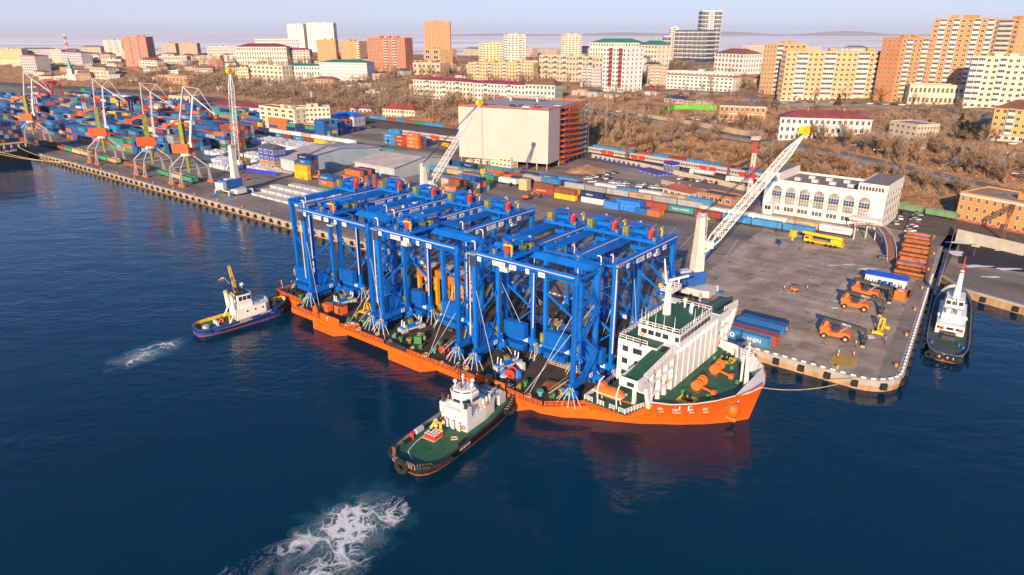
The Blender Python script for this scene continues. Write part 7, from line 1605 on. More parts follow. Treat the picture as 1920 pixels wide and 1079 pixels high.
# middling blocks that fill the ridge between the towers
for v, rn, ua, ub, n_ in ((104, 'on the skyline', 640, 1250, 12), (116, 'in the second rank', 300, 800, 10), (138, 'on the mid slope', 860, 1240, 8), (160, 'low on the slope', 880, 1250, 6), (110, 'above the bay', 1380, 1900, 6)):
    for i in range(n_):
        u = ua + (ub - ua) * (i + random.uniform(.1, .6)) / n_; vv = v + random.uniform(-3, 3); w_ = random.uniform(26, 46); x_, y_, z_ = hit(u + w_ / 2, vv)
        if any(math.hypot(x_ - (q[0] + math.cos(q[2]) * q[3] / 2), y_ - (q[1] + math.sin(q[2]) * q[3] / 2)) < q[3] * .5 + w_ * y_ / 2560 + 3 for q in FOOT): continue
        c = WC[(i * 7 + int(v)) % 6]; rf = RC[(i * 5 + int(v)) % 4]; fl_ = random.choice((4, 5, 5, 6))
        bld('city_block', f'{c[0]} {["","","","","four","five","six"][fl_]} storey city block with {rf[0]} roof, {ORD[i]} {rn}', (u, vv), (u + w_, vv + random.uniform(0, 2)), vv - fl_ * 3.1 * 1280 / math.hypot(x_, y_), 14, fl_, int(w_ / 3), c[1], roof=random.choice(('flat', 'hip')), rcol=rf[1], scols=3, rooftop=1, rh=2.6, bcols=(2, 5))
# old town turret
x, y, z = hit(135, 146); t = thing('turret', 'small white tower with a turquoise spire in the old town', 'tower', (x, y, z)); MB().b(-4, 4, -4, 4, -6, 14).build('tower_shaft', mat('old_white', (.62, .58, .52)), t); MB().prism([(-3, -3), (3, -3), (3, 3), (-3, 3)], 14, 32, out1=[(-.1, -.1), (.1, -.1), (.1, .1), (-.1, .1)]).build('spire', mat('copper_green', (.10, .34, .30)), t)
mast_tower(128, 98, None, 63, 'red and white lattice television mast on the old town skyline', 5.0, 6, False)
# ------------------------------------------------------------------ blank car-park warehouse with orange stairs
x0, y0 = G(862, 306, YZ); x1, y1 = G(1027, 321, YZ); w = math.hypot(x1 - x0, y1 - y0); an = math.atan2(y1 - y0, x1 - x0); h = Zat(x0, y0, 200) - YZ
def depth_to(u_):
    d = 1.0
    while d < 150 and PX(x1 - math.sin(an) * d, y1 + math.cos(an) * d, YZ + 15)[0] < u_: d += .5
    return d
d1, d2, dp = depth_to(1049), depth_to(1084), depth_to(1100)
cpk = thing('parking_garage', 'huge blank beige parking garage with orange stair tower at its end', 'garage', (x0, y0, YZ), an)
PANEL = mat('facade_panel', (.56, .48, .44), .7, var=.06, scale=.08)
npx, npz = 9, 12; fz = 4.0
panm = MB().b(.02, w / npx - .02, -.06, 0, .02, (h - fz) / npz - .02).mesh('facade_panel', PANEL)
MB().prism([(0, 0), (w, 0), (w, d1), (w - 9, d1), (w - 9, dp), (0, dp)], fz, h).build('wall', PANEL, cpk)
for i in range(npx):
    for k in range(npz): obj('facade_panel', panm, cpk, (w * i / npx, -.02, fz + (h - fz) * k / npz))
for i in range(10):
    for j in range(4): MB().b(-.35, .35, -.35, .35, 0, fz).build('column', CONC, cpk, (1 + i * (w - 2) / 9, 1 + j * (dp - 2) / 3, 0))
MB().b(.3, w - .3, .3, dp - .3, h, h + .1).build('roof_deck', mat('roof_deck', (.36, .33, .33), .8), cpk)
RLM = mat('barrier_red', (.66, .14, .06))
MB().rail([(.2, .2, h + .1), (w - .2, .2, h + .1), (w - .2, dp, h + .1), (.2, dp, h + .1), (.2, .2, h + .1)], 1.1, .12, 3.0).build('roof_barrier', RLM, cpk)
MB().b(w * .15, w * .6, dp * .7, dp * .78, h + 3, h + 3.3).b(w * .2, w * .22, dp * .72, dp * .76, h, h + 3).b(w * .52, w * .54, dp * .72, dp * .76, h, h + 3).build('roof_canopy', LGR, cpk)
nl = 10; sh = (h - 2) / nl
for k in range(nl + 1): MB().b(w - 8.9, w - .1, d1 + .1, dp, 2 + k * sh - .35, 2 + k * sh).build('parking_deck', CONC, cpk)
for i in range(2):
    for j in range(4): MB().b(-.3, .3, -.3, .3, 0, h).build('deck_column', CONC, cpk, (w - .5 - i * 8, d1 + 1 + j * (dp - d1 - 1.6) / 3, 0))
for k in range(nl):
    z0 = 2 + k * sh; fl_ = MB(); ym = (d1 + d2) / 2
    fl_.stair((w + .8, d1 + 1, z0), (w + .8, d2 - 2, z0 + sh / 2), 1.5, ax=(1, 0, 0), step=.9); fl_.stair((w + 2.4, d2 - 2, z0 + sh / 2), (w + 2.4, d1 + 1, z0 + sh), 1.5, ax=(1, 0, 0), step=.9); fl_.b(w, w + 3.2, d2 - 2, d2, z0 + sh / 2 - .1, z0 + sh / 2); fl_.b(w, w + 3.2, d1 + .1, d1 + 1, z0 - .1, z0)
    fl_.build('stair_flight', ORG2, cpk)
    MB().b(w + 3.2, w + 3.3, d2 - 2.2, d2, z0 + sh / 2, z0 + sh / 2 + 1.1).build('stair_guard', ORG2, cpk)
    MB().hexa([(w + 3.2, d1 + 1, z0 + sh), (w + 3.3, d1 + 1, z0 + sh), (w + 3.3, d2 - 2, z0 + sh / 2), (w + 3.2, d2 - 2, z0 + sh / 2), (w + 3.2, d1 + 1, z0 + sh + 1.1), (w + 3.3, d1 + 1, z0 + sh + 1.1), (w + 3.3, d2 - 2, z0 + sh / 2 + 1.1), (w + 3.2, d2 - 2, z0 + sh / 2 + 1.1)]).build('stair_guard', ORG2, cpk)
    MB().b(w - .15, w - .05, d2 + .2, dp, z0, z0 + 1.0).build('deck_parapet', mat('parapet_pale', (.62, .58, .56)), cpk)
for y_ in (d1 + .5, d2): MB().bar((w + 3.2, y_, 0), (w + 3.2, y_, h), .3).build('stair_post', mat('pipe_blue', (.02, .05, .3)), cpk)
bld('annex', 'low cream annex with small windows under the blank parking garage', (872, 303), (958, 316), 286, 6, 2, 12, (.66, .58, .46), z0=YZ, rooftop=0, wh=.4)
# ------------------------------------------------------------------ two pitched sheds
def pitched(label, P0, P1, dep, h, rcol, wcol):
    x0, y0 = G(*P0, YZ); x1, y1 = G(*P1, YZ); w = math.hypot(x1 - x0, y1 - y0); an = math.atan2(y1 - y0, x1 - x0)
    t = thing('freight_shed', label, 'shed', (x0, y0, YZ), an)
    obj('wall', UNIT, t, (0, 0, 0), 0, (w, dep, h), wcol)
    o = .8; r = 3.2
    for sg in (0, 1):
        ya, yb = (-o, dep / 2) if sg == 0 else (dep / 2, dep + o); za, zb = (h - .1, h + r) if sg == 0 else (h + r, h - .1)
        n = 12
        for k in range(n):
            xa, xb = -o + (w + 2 * o) * k / n, -o + (w + 2 * o) * (k + 1) / n - .05
            MB().hexa([(xa, ya, za), (xb, ya, za), (xb, yb, zb), (xa, yb, zb), (xa, ya, za + .15), (xb, ya, za + .15), (xb, yb, zb + .15), (xa, yb, zb + .15)]).build('roof_sheet', rcol, t)
    for xx in (0.01, w - .01): MB().poly([(xx, 0, h), (xx, dep, h), (xx, dep / 2, h + r)]).build('gable', OBJW, t, color=wcol)
    for k in range(5): MB().b(w * (k + .3) / 5, w * (k + .75) / 5, -.08, 0, .1, h * .75).build('sliding_door', LGR, t)
    for k in range(3): MB().b(-.1, 0, dep * (k + .3) / 3, dep * (k + .7) / 3, .1, h * .7).build('sliding_door', mat('door_blue', (.3, .42, .52)), t); 
    MB().b(-.3, w + .3, -2.4, -.2, 0, .9).build('loading_ramp', CONC, t)
    return t
RSH = mat('fibre_cement', (.46, .43, .41), .8, var=.2, scale=.15); RSH2 = mat('grey_sheet', (.48, .44, .40), .8, var=.2, scale=.15)
def ab_px(a, b): return PX(*AB(a, b), YZ)
def pitched_ab(label, a, b, w, dep, h, rcol, wcol, rot=0):
    x0, y0 = AB(a, b); t = PX(x0, y0, YZ); an = QUAY + rot; u1 = PX(x0 + w * math.cos(an), y0 + w * math.sin(an), YZ)
    return pitched(label, t, u1, dep, h, rcol, wcol)
pitched_ab('long grey roofed freight shed with pale blue end wall beside the white bundles', -372, 232, 26, 64, 7.5, RSH, (.38, .48, .56))
pitched_ab('broad grey roofed freight shed with blue end wall in front of the parking garage', -322, 256, 34, 44, 6.5, RSH2, (.40, .45, .50))
# ------------------------------------------------------------------ arched white building
x0, y0 = G(1428, 396, YZ); x1, y1 = G(1650, 432, YZ); w = math.hypot(x1 - x0, y1 - y0); an = math.atan2(y1 - y0, x1 - x0); h = Zat(x0, y0, 338) - YZ; dp = 26
st_b = thing('terminal_building', 'white terminal with a row of arched blue windows beside the trains', 'terminal', (x0, y0, YZ), an)
WHB = mat('stucco_white', (.74, .71, .66), .7, var=.07)
MB().b(0, w, 0, dp, 0, h).build('wall', WHB, st_b); MB().b(.4, w - .4, .4, dp - .4, h, h + .1).build('roof', mat('roof_felt', (.22, .19, .18), .9), st_b)
for a_, b_, c_, d_ in ((0, w, 0, .35), (0, w, dp - .35, dp), (0, .35, .35, dp - .35), (w - .35, w, .35, dp - .35)): MB().b(a_, b_, c_, d_, h, h + 1.0).build('parapet', WHB, st_b)
MB().b(w * .78, w + .3, -.6, dp, h * .02 + h, h + 4.2).b(w * .78 + .2, w + .1, -.4, dp - .2, h + 4.2, h + 4.3).build('upper_storey', WHB, st_b)
MB().b(w * .8, w, -.4, dp - .3, h + 4.2, h + 4.35).build('upper_roof', mat('roof_felt', (.22, .19, .18)), st_b)
MB().b(0, w * .12, 0, dp, h, h + 4).build('upper_storey', WHB, st_b); MB().b(.3, w * .12 - .3, .3, dp - .3, h + 4, h + 4.1).build('upper_roof', mat('roof_felt', (.22, .19, .18)), st_b)
bw_ = w / 8.2
def arch(wd, ht, n=10):
    pts = [(-wd / 2, 0), (wd / 2, 0)] + [(wd / 2 * math.cos(PI * k / n), ht - wd / 2 + wd / 2 * math.sin(PI * k / n)) for k in range(n + 1)]; return pts
am = MB(); P_ = arch(bw_ * .72, h * .55); i_ = len(am.v); am.poly([(a, -.04, b) for a, b in P_], 0)
for (a, b), (c, d) in zip(P_, P_[1:] + P_[:1]): am.bar((a, -.08, b), (c, -.08, d), .25, .18, m=1)
for k in range(-1, 2): am.bar((k * bw_ * .18, -.09, 0), (k * bw_ * .18, -.09, h * .5), .12, .1, m=1)
for k in range(1, 5): am.bar((-bw_ * .36, -.09, h * .1 * k), (bw_ * .36, -.09, h * .1 * k), .12, .1, m=1)
am.b(-bw_ * .34, bw_ * .34, -.06, -.03, h * .22, h * .36, 2)
ARC = am.mesh('arched_window', [mat('pane_pale', (.30, .28, .26), .2, var=.5, scale=.3), FRW, GLB])
for k in range(7):
    xx = bw_ * (k + .95); obj('arched_window', ARC, st_b, (xx, -.02, h * .34))
    for q in range(3): obj('window', WIN, st_b, (xx - bw_ * .24 + q * bw_ * .24, -.03, h * .18), 0, (bw_ * .22, 1, h * .15))
    MB().b(xx + bw_ * .44, xx + bw_ * .56, -.22, 0, h * .06, h * .66).build('pilaster', WHB, st_b); MB().b(xx + bw_ * .43, xx + bw_ * .57, -.26, -.22, h * .5, h * .62).build('pilaster_panel', mat('panel_yellow', (.70, .50, .16)), st_b)
for k in range(8): obj('window', WIN, st_b, (w * .8 + k * w * .024, -.66, h + 2.2), 0, (w * .02, 1, 1.9))
for k in range(6):
    for f in range(4): obj('window', WIN, st_b, (w + .34, 3 + k * (dp - 5) / 5, 3 + f * h * .27), PI / 2, (1.8, 1, 1.7))
MB().b(w * .78, w + .2, -7, -.1, h * .30, h * .36).build('entrance_canopy', WHB, st_b)
for k in range(4): MB().b(w * .79 + k * w * .067, w * .795 + k * w * .067, -6.8, -6.3, 0, h * .3).build('canopy_column', WHB, st_b)
MB().stair((w * .86, -5, h * .3), (w * .97, -5, .2), 2.2).build('entrance_stair', WHB, st_b)
for k in range(7): MB().b(0, 2.6, 0, 2.0, 0, 1.3).build('roof_unit', LGR, st_b, (w * (.2 + .075 * k), dp * (.3 + .3 * (k % 2)), h + .1))
MB().b(w * .04, w * .12, -4, -.1, 0, h * .34).build('side_pavilion', WHB, st_b); obj('window', WIN, st_b, (w * .08, -4.05, h * .22), 0, (3.2, 1, 2.0))
# ------------------------------------------------------------------ curved footbridge, retaining walls, fences
fb = thing('footbridge', 'curved brown footbridge ramp with white rails beside the terminal', 'footbridge', (0, 0, YZ))
pts = [(*G(1592, 450, YZ), 6.0), (*G(1622, 447, YZ), 6.0), (*G(1645, 452, YZ), 5.6), (*G(1660, 466, YZ), 4.4), (*G(1668, 480, YZ), 2.6), (*G(1671, 492, YZ), .3)]
sm = []
for i in range(len(pts) - 1):
    for k in range(4):
        t_ = k / 4; sm.append(tuple(pts[i][j] * (1 - t_) + pts[i + 1][j] * t_ for j in range(3)))
sm.append(pts[-1])
dk_ = MB(); L_ = []; R_ = []
for i, p_ in enumerate(sm):
    q0 = sm[max(0, i - 1)]; q1 = sm[min(len(sm) - 1, i + 1)]; d = Vector((q1[0] - q0[0], q1[1] - q0[1], 0)).normalized(); nr = Vector((-d.y, d.x, 0)) * 1.5
    L_.append(Vector(p_) + nr); R_.append(Vector(p_) - nr)
for i in range(len(sm) - 1): a, b, c, d = R_[i], R_[i + 1], L_[i + 1], L_[i]; dn = Vector((0, 0, -.35)); dk_.hexa([a + dn, b + dn, c + dn, d + dn, a, b, c, d])
dk_.build('deck', mat('bridge_brown', (.26, .12, .08), .8), fb)
MB().rail(L_, 1.2, .07, 1.2, (1, .66, .33)).build('rail', W_, fb); MB().rail(R_, 1.2, .07, 1.2, (1, .66, .33)).build('rail', W_, fb)
for i in range(1, len(sm) - 3, 3): p_ = sm[i]; MB().bar((p_[0], p_[1], 0), (p_[0], p_[1], p_[2] - .3), .4).build('support', LGR, fb)
def wall_line(name, label, pix, h, th, m, cat, z=None, lift=0):
    P = [Vector(hit(u, v)) if z is None else Vector((*G(u, v, z), z)) for u, v in pix]
    mb = MB()
    for p, q in zip(P, P[1:]):
        d = (q - p).normalized(); n = Vector((-d.y, d.x, 0)) * th / 2; dn = Vector((0, 0, -2)); up = Vector((0, 0, h))
        mb.hexa([p - n + dn, q - n + dn, q + n + dn, p + n + dn, p - n + up, q - n + up, q + n + up, p + n + up])
    return mb.build(name, m, None, label=label, cat=cat)
STONE = mat('retaining_stone', (.40, .31, .22), .9, var=.25, scale=.3)
wall_line('retaining_wall', 'long sand coloured retaining wall above the hill road', [(1196, 222), (1300, 238), (1400, 257), (1428, 262)], 4.0, 1.0, STONE, 'wall')
wall_line('retaining_wall', 'pale concrete wall with snow at the end of the hill road', [(1782, 312), (1850, 306), (1919, 300)], 4.0, 1.0, CONC, 'wall')
wall_line('green_fence', 'bright green board fence above the hill road', [(1252, 207), (1290, 205), (1344, 207)], 3.6, .3, mat('fence_green', (.12, .40, .04)), 'fence')
wall_line('green_fence', 'short dark green fence end turning down to the road', [(1236, 218), (1250, 208)], 3.6, .3, mat('fence_dark_green', (.05, .22, .03)), 'fence')
wall_line('concrete_fence', 'pale concrete panel fence between the car park and the trains', [(1240, 345), (1300, 360), (1370, 373)], 2.4, .4, CONC, 'fence', YZ)
tri = MB()
pw = wall_line('patterned_wall', 'concrete platform wall painted with blue triangles below the passenger train', [(1110, 296), (1205, 314), (1240, 322), (1330, 342), (1425, 365)], 2.6, .8, mat('platform_wall', (.50, .42, .34), .85, var=.2), 'wall', YZ)
P0 = Vector((*G(1114, 297, YZ), YZ)); P1 = Vector((*G(1203, 314, YZ), YZ)); n = 10
TB = mat('triangle_blue', (.04, .08, .34))
for k in range(n):
    c = P0.lerp(P1, (k + .5) / n); d = (P1 - P0).normalized(); nr = Vector((d.y, -d.x, 0)) * .47; half = (P1 - P0).length / n * .46
    MB().hexa([c - d * half + nr, c + d * half + nr, c + d * half + nr * .98, c - d * half + nr * .98, c + nr + Vector((0, 0, 2.2)) - d * .05, c + nr + Vector((0, 0, 2.2)) + d * .05, c + nr * .98 + Vector((0, 0, 2.2)) + d * .05, c + nr * .98 + Vector((0, 0, 2.2)) - d * .05]).build('painted_triangle', TB, pw)
wall_line('panel_fence', 'pale concrete panel fence along the orange brick office on the far pier', [(1792, 448), (1919, 478)], 4.0, .4, mat('panel_pale', (.46, .44, .38), .85, var=.2), 'fence', YZ)
wall_line('quay_fence', 'mesh fence line between the yard and the far pier', [(1790, 432), (1772, 500), (1762, 528)], 2.2, .15, GRY, 'fence', YZ)
wall_line('blue_fence', 'purple blue site fence before the control house', [(462, 322), (520, 330)], 2.2, .2, mat('fence_blue', (.04, .05, .5)), 'fence', YZ)
# snow lying in the yard and on the verges
def snow(u, v, w, d, z=None, seed=0):
    x, y, zz = hit(u, v) if z is None else (*G(u, v, z), z); n = 16; V = [(x, y, zz + .14 if z is not None else zz + .5)]; F = []
    for k in range(n):
        t = 2 * PI * k / n; r = .6 + .5 * mnoise.noise((math.cos(t) * 1.3 + seed, math.sin(t) * 1.3, seed)); px, py = x + w * r * math.cos(t), y + d * r * math.sin(t); V.append((px, py, (YZ + .06) if z is not None else terr(px, py) + .3)); F.append((0, k + 1, (k + 1) % n + 1))
    me = bpy.data.meshes.new('snow_patch'); me.from_pydata(V, [], F); me.materials.append(SNOW); me.update(); obj('snow_patch', me, kind='stuff')
for i, (u, v, w, d) in enumerate(((1632, 633, 3, 1.6), (1565, 578, 2, .9), (1570, 565, 2, .8), (1625, 505, 5, 1.6), (1590, 497, 4, .8), (1810, 455, 9, 3), (1830, 500, 8, 2), (1890, 505, 10, 2), (1790, 475, 5, 5), (1860, 520, 6, 1.4), (1095, 318, 10, 5), (1115, 322, 6, 4), (1560, 498, 3, .6), (770, 275, 10, 1.4), (1500, 372, 5, 2), (1380, 375, 6, 2), (1880, 470, 5, 1.2))): snow(u, v, w, d, YZ, i * 1.7)
for i, (u, v, w, d) in enumerate(((1290, 222, 12, 2), (1840, 300, 16, 3), (1780, 308, 8, 2), (1610, 272, 8, 2), (1190, 160, 10, 3), (1880, 290, 10, 3), (1330, 232, 7, 1.6), (560, 160, 10, 3), (700, 168, 10, 3))): snow(u, v, w, d, None, i * 2.1 + 50)
# rubble mound with snow beside the parking garage
x, y = G(1100, 322, YZ); mb = MB(); n = 14
mb.v = [(x, y, YZ + 4.5)] + [(x + 16 * math.cos(2 * PI * k / n) * (.8 + .3 * random.random()), y + 9 * math.sin(2 * PI * k / n) * (.8 + .3 * random.random()), YZ) for k in range(n)]; mb.f = [(0, k + 1, (k + 1) % n + 1) for k in range(n)]; mb.m = [0] * n
mb.build('earth_mound', SOIL, None, label='snow flecked earth mound beside the blank parking garage', cat='mound')
# ================================================================== trees
BARK = mat('bark', (.10, .07, .05), .9, var=.3, scale=2); TWIG = mat('twigs', (.39, .29, .215), .95, var=.4, scale=.12, spec=.1); TWIG2 = mat('russet_twigs', (.41, .255, .155), .95, var=.4, scale=.1, spec=.1)
PINE = mat('pine_needles', (.035, .055, .025), .9, var=.5, scale=.5)
def bare_tree(seed, ntw, tw, limbs=9):
    r = random.Random(seed); tr = MB(); cr = MB(); H_ = 1.0
    tr.tube((0, 0, -.15), (.02, .01, .5), .045, 5, .022)
    tips = []
    for k in range(limbs):
        a = r.uniform(0, 2 * PI); z0 = r.uniform(.22, .5); rad = r.uniform(.16, .36); p = Vector((.01, .01, z0)); q = Vector((rad * math.cos(a), rad * math.sin(a), z0 + r.uniform(.2, .45)))
        tr.tube(p, q, .012, 4, .004, caps=False); tips.append((p, q))
    tips.append((Vector((0, 0, .4)), Vector((.02, 0, .95))))
    for k in range(ntw):
        p, q = r.choice(tips); b = p.lerp(q, r.uniform(.3, 1.0)); d = (q - p).normalized() + Vector((r.gauss(0, .6), r.gauss(0, .6), r.gauss(.15, .45))); d.normalize()
        L_ = r.uniform(.10, .27); e = b + d * L_; n = d.cross(Vector((r.gauss(0, 1), r.gauss(0, 1), r.gauss(0, 1)))).normalized() * tw
        cr.poly([b - n, b + n, e])
        m = b.lerp(e, .5); d2 = (d + Vector((r.gauss(0, .8), r.gauss(0, .8), r.gauss(0, .6)))).normalized(); cr.poly([m - n * .8, m + n * .8, m + d2 * L_ * .7])
    return tr, cr
VAR = []
for k in range(5):
    a, b = bare_tree(100 + k, 330, .0042); VAR.append((a.mesh('trunk', BARK), b.mesh('crown', TWIG if k % 3 else TWIG2)))
MASSV = [bare_tree(200 + k, 70, .0085, 5) for k in range(5)]
roadpts = []
for pix in ([(1085, 205), (1180, 218), (1280, 237), (1370, 258), (1460, 272), (1560, 290), (1660, 312), (1740, 330), (1919, 372)], [(1440, 198), (1540, 196), (1640, 199), (1740, 203), (1830, 212), (1880, 258)], [(1190, 165), (1260, 175), (1400, 178), (1440, 200)]):
    P = [hit(*q) for q in pix]
    for p, q in zip(P, P[1:]):
        n = int(math.hypot(q[0] - p[0], q[1] - p[1]) / 4) + 1; roadpts += [(p[0] + (q[0] - p[0]) * k / n, p[1] + (q[1] - p[1]) * k / n) for k in range(n)]
RP = np.array(roadpts)
FT = np.array([(x + math.cos(an) * w / 2 - math.sin(an) * d / 2, y + math.sin(an) * w / 2 + math.cos(an) * d / 2, an, w / 2, d / 2) for x, y, an, w, d in FOOT])
def free(x, y, m=2.5):
    dx, dy = x - FT[:, 0], y - FT[:, 1]; c, s = np.cos(FT[:, 2]), np.sin(FT[:, 2]); lx = np.abs(dx * c + dy * s); ly = np.abs(-dx * s + dy * c)
    if np.any((lx < FT[:, 3] + m) & (ly < FT[:, 4] + m)): return False
    return np.min(np.hypot(RP[:, 0] - x, RP[:, 1] - y)) > 9
cand = []; tries = 0
while len(cand) < 2300 and tries < 80000:
    tries += 1
    u = random.uniform(-20, 1950); a = random.uniform(-1150, 130); d = random.choice((random.uniform(8, 75), random.uniform(20, 260), random.uniform(20, 430)))
    b = float(np.interp(a, FA, FB)) + d; x, y = AB(a, b)
    if y < 100 or abs(x) > .80 * y: continue
    pu, pv = PX(x, y, terr(x, y))
    if not (-30 < pu < 1950): continue
    dens = .55 + .9 * mnoise.noise((x / 60, y / 60, 7.7))
    if d < 75: dens += .25
    if random.random() > dens * min(1.0, (480 / y) ** 1.2 + .42): continue
    if not free(x, y): continue
    cand.append((math.hypot(x, y), x, y, d))
cand.sort(); NT = 290
tree_lab = []
def near_name(x, y):
    best = None
    for (x0, y0, an, w, d), rec in zip(FOOT, LBL):
        cx, cy = x0 + math.cos(an) * w / 2, y0 + math.sin(an) * w / 2; q = math.hypot(cx - x, cy - y)
        if best is None or q < best[0]: best = (q, rec[1])
    return best[1]
cnt = {}
LAND = []
for u, v, nm in ((1130, 240, 'the parking garage shadow'), (1180, 225, 'the upper end of the hill road'), (1230, 240, 'the blue gatehouse'), (1290, 255, 'the stone wall'), (1360, 268, 'the orange mansion'), (1430, 285, 'the red and white mast'), (1500, 295, 'the yellow boom head'), (1560, 310, 'the terminal roof'), (1640, 320, 'the terminal end'), (1720, 340, 'the green wagons'), (1800, 350, 'the orange office'), (1880, 370, 'the far pier lane'), (1270, 215, 'the green fence'), (1400, 205, 'the mansion roof'), (1500, 215, 'the school'), (1600, 215, 'the school end'), (1690, 230, 'the sand coloured block'), (1760, 260, 'the russet grove'), (1830, 230, 'the cream block'), (1880, 290, 'the snowy wall'), (1060, 210, 'the turquoise house'), (1220, 190, 'the white ten storey block'), (1320, 185, 'the brown banded block'), (900, 215, 'the maroon terrace'), (820, 225, 'the red roofed depot'), (740, 205, 'the railway curve'), (640, 195, 'the blue roofed shed'), (560, 190, 'the harbour office'), (1650, 215, 'the grove behind the school'), (1720, 215, 'the pale podium')):
    q = hit(u, v); LAND.append((q[0], q[1], nm))
for i, (r_, x, y, d) in enumerate(cand[:NT]):
    h = random.uniform(6, 15) if d > 40 else random.uniform(4.5, 10.5); k = i % 5
    zone = min(LAND, key=lambda q: math.hypot(q[0] - x, q[1] - y))[2]; zone = ('slope under ' if d < 45 else 'ground near ') + zone
    size = 'tall' if h > 10 else ('middling' if h > 7.5 else 'small'); hue = 'russet' if k % 3 == 0 else 'grey brown'
    key = (size, hue, zone); cnt[key] = cnt.get(key, 0) + 1
    t = thing('bare_tree', f'{size} {hue} leafless tree on the {zone}', 'tree', (x, y, terr(x, y)), random.uniform(0, 6.28), f'{size} {hue} leafless trees on the {zone}', (h * random.uniform(.85, 1.25), h * random.uniform(.85, 1.25), h))
    obj('trunk', VAR[k][0], t); obj('crown', VAR[k][1], t)
VV = [[], []]; FF = [[], []]; off = [0, 0]
for i, (r_, x, y, d) in enumerate(cand[NT:]):
    tr, cr = MASSV[i % 5]; h = random.uniform(5, 14.5); an = random.uniform(0, 6.28); c, s = math.cos(an), math.sin(an); z = terr(x, y); wx = h * random.uniform(.9, 1.35)
    for q, mb in enumerate((tr, cr)):
        A_ = np.array(mb.v); P = np.stack([x + wx * (A_[:, 0] * c - A_[:, 1] * s), y + wx * (A_[:, 0] * s + A_[:, 1] * c), z + h * A_[:, 2]], 1)
        VV[q].append(P); FF[q] += [tuple(off[q] + j for j in f) for f in mb.f]; off[q] += len(P)
for q, (nm, m) in enumerate((('woodland_trunks', BARK), ('woodland_twigs', TWIG))):
    me = bpy.data.meshes.new(nm); me.from_pydata(np.concatenate(VV[q]).tolist(), [], FF[q]); me.materials.append(m); me.update(); obj(nm, me, kind='stuff')
# scrub on the steep slope
mb = MB(); n = 0
while n < 6500:
    a = random.uniform(-620, 60); d = random.uniform(5, 60) if random.random() < .75 else random.uniform(60, 150); x, y = AB(a, float(np.interp(a, FA, FB)) + d)
    if y < 100 or not free(x, y, 1.0) and d > 40: n += .3; continue
    n += 1; z = terr(x, y); s = random.uniform(.8, 2.0)
    for k in range(5):
        e = Vector((random.gauss(0, 1), random.gauss(0, 1), random.uniform(.8, 1.8))) * s * .8; w = Vector((random.gauss(0, 1), random.gauss(0, 1), 0)).normalized() * .16 * s
        mb.poly([(x - w.x, y - w.y, z - .1), (x + w.x, y + w.y, z - .1), (x + e.x, y + e.y, z + e.z)])
mb.build('hillside_scrub', TWIG2, kind='stuff')
# pines
pn = MB(); rr = random.Random(5)
for k in range(420):
    z = rr.uniform(.12, 1.0); rad = .30 * (1.02 - z) * rr.uniform(.5, 1.1); a = rr.uniform(0, 2 * PI); c = Vector((rad * math.cos(a), rad * math.sin(a), z)); d = Vector((math.cos(a), math.sin(a), rr.uniform(-.3, .3))) * rr.uniform(.05, .12); w = Vector((-math.sin(a), math.cos(a), rr.uniform(-.4, .4))) * .035
    pn.poly([c - w - d * .3, c + w - d * .3, c + d])
PNM = pn.mesh('crown', PINE); PNT = MB().tube((0, 0, -.1), (0, 0, .9), .03, 6, .008).mesh('trunk', BARK)
for i, (u, v, h, lab) in enumerate(((1797, 258, 9, 'beside the russet grove'), (1806, 262, 11, 'largest of the clump below the cream block'), (1818, 264, 10, 'at the road bend'), (1829, 266, 9, 'closest to the amber brick house'), (1738, 250, 8, 'behind the sand coloured block'), (1800, 238, 8, 'at the top of the clump'), (1398, 228, 5, 'first before the orange mansion'), (1406, 229, 5, 'second before the orange mansion'), (1414, 229, 5, 'third before the orange mansion'), (1571, 200, 9, 'before the long yellow block'), (1452, 200, 9, 'at the end of the long yellow block'))):
    x, y, z = hit(u, v); t = thing('pine_tree', 'dark green pine ' + lab, 'tree', (x, y, z), i, 'dark pines', (h * 1.2, h * 1.2, h)); obj('trunk', PNT, t); obj('crown', PNM, t)
# ================================================================== vehicles
car = MB()
car.prism([(-2.15, -.86), (2.15, -.86), (2.15, .86), (-2.15, .86)], .35, .95, 0, out1=[(-2.1, -.84), (2.05, -.84), (2.05, .84), (-2.1, .84)])
car.prism([(-1.75, -.80), (1.0, -.80), (1.0, .80), (-1.75, .80)], .95, 1.45, 1, out1=[(-1.35, -.66), (.45, -.66), (.45, .66), (-1.35, .66)])
car.prism([(-1.36, -.67), (.46, -.67), (.46, .67), (-1.36, .67)], 1.45, 1.52, 0, out1=[(-1.3, -.6), (.4, -.6), (.4, .6), (-1.3, .6)])
for x in (-1.3, 1.35):
    for y in (-.78, .78): car.tube((x, y - .1, .33), (x, y + .1, .33), .33, 10, m=2)
for y in (-.6, .6): car.b(2.05, 2.13, y - .18, y + .18, .65, .8, 3); car.b(-2.16, -2.1, y - .18, y + .18, .7, .85, 4)
CARM = car.mesh('car', [CARP, GLS, BLK, LGR, REDP])
CARC = {'white': (.72, .72, .72), 'silver': (.42, .43, .45), 'black': (.02, .02, .025), 'grey': (.14, .15, .17), 'blue': (.03, .07, .22), 'dark red': (.25, .02, .03), 'red': (.55, .03, .03)}
CSEQ = ['white', 'silver', 'white', 'black', 'grey', 'white', 'blue', 'silver', 'black', 'white', 'grey', 'dark red', 'white', 'black']
ncar = 0
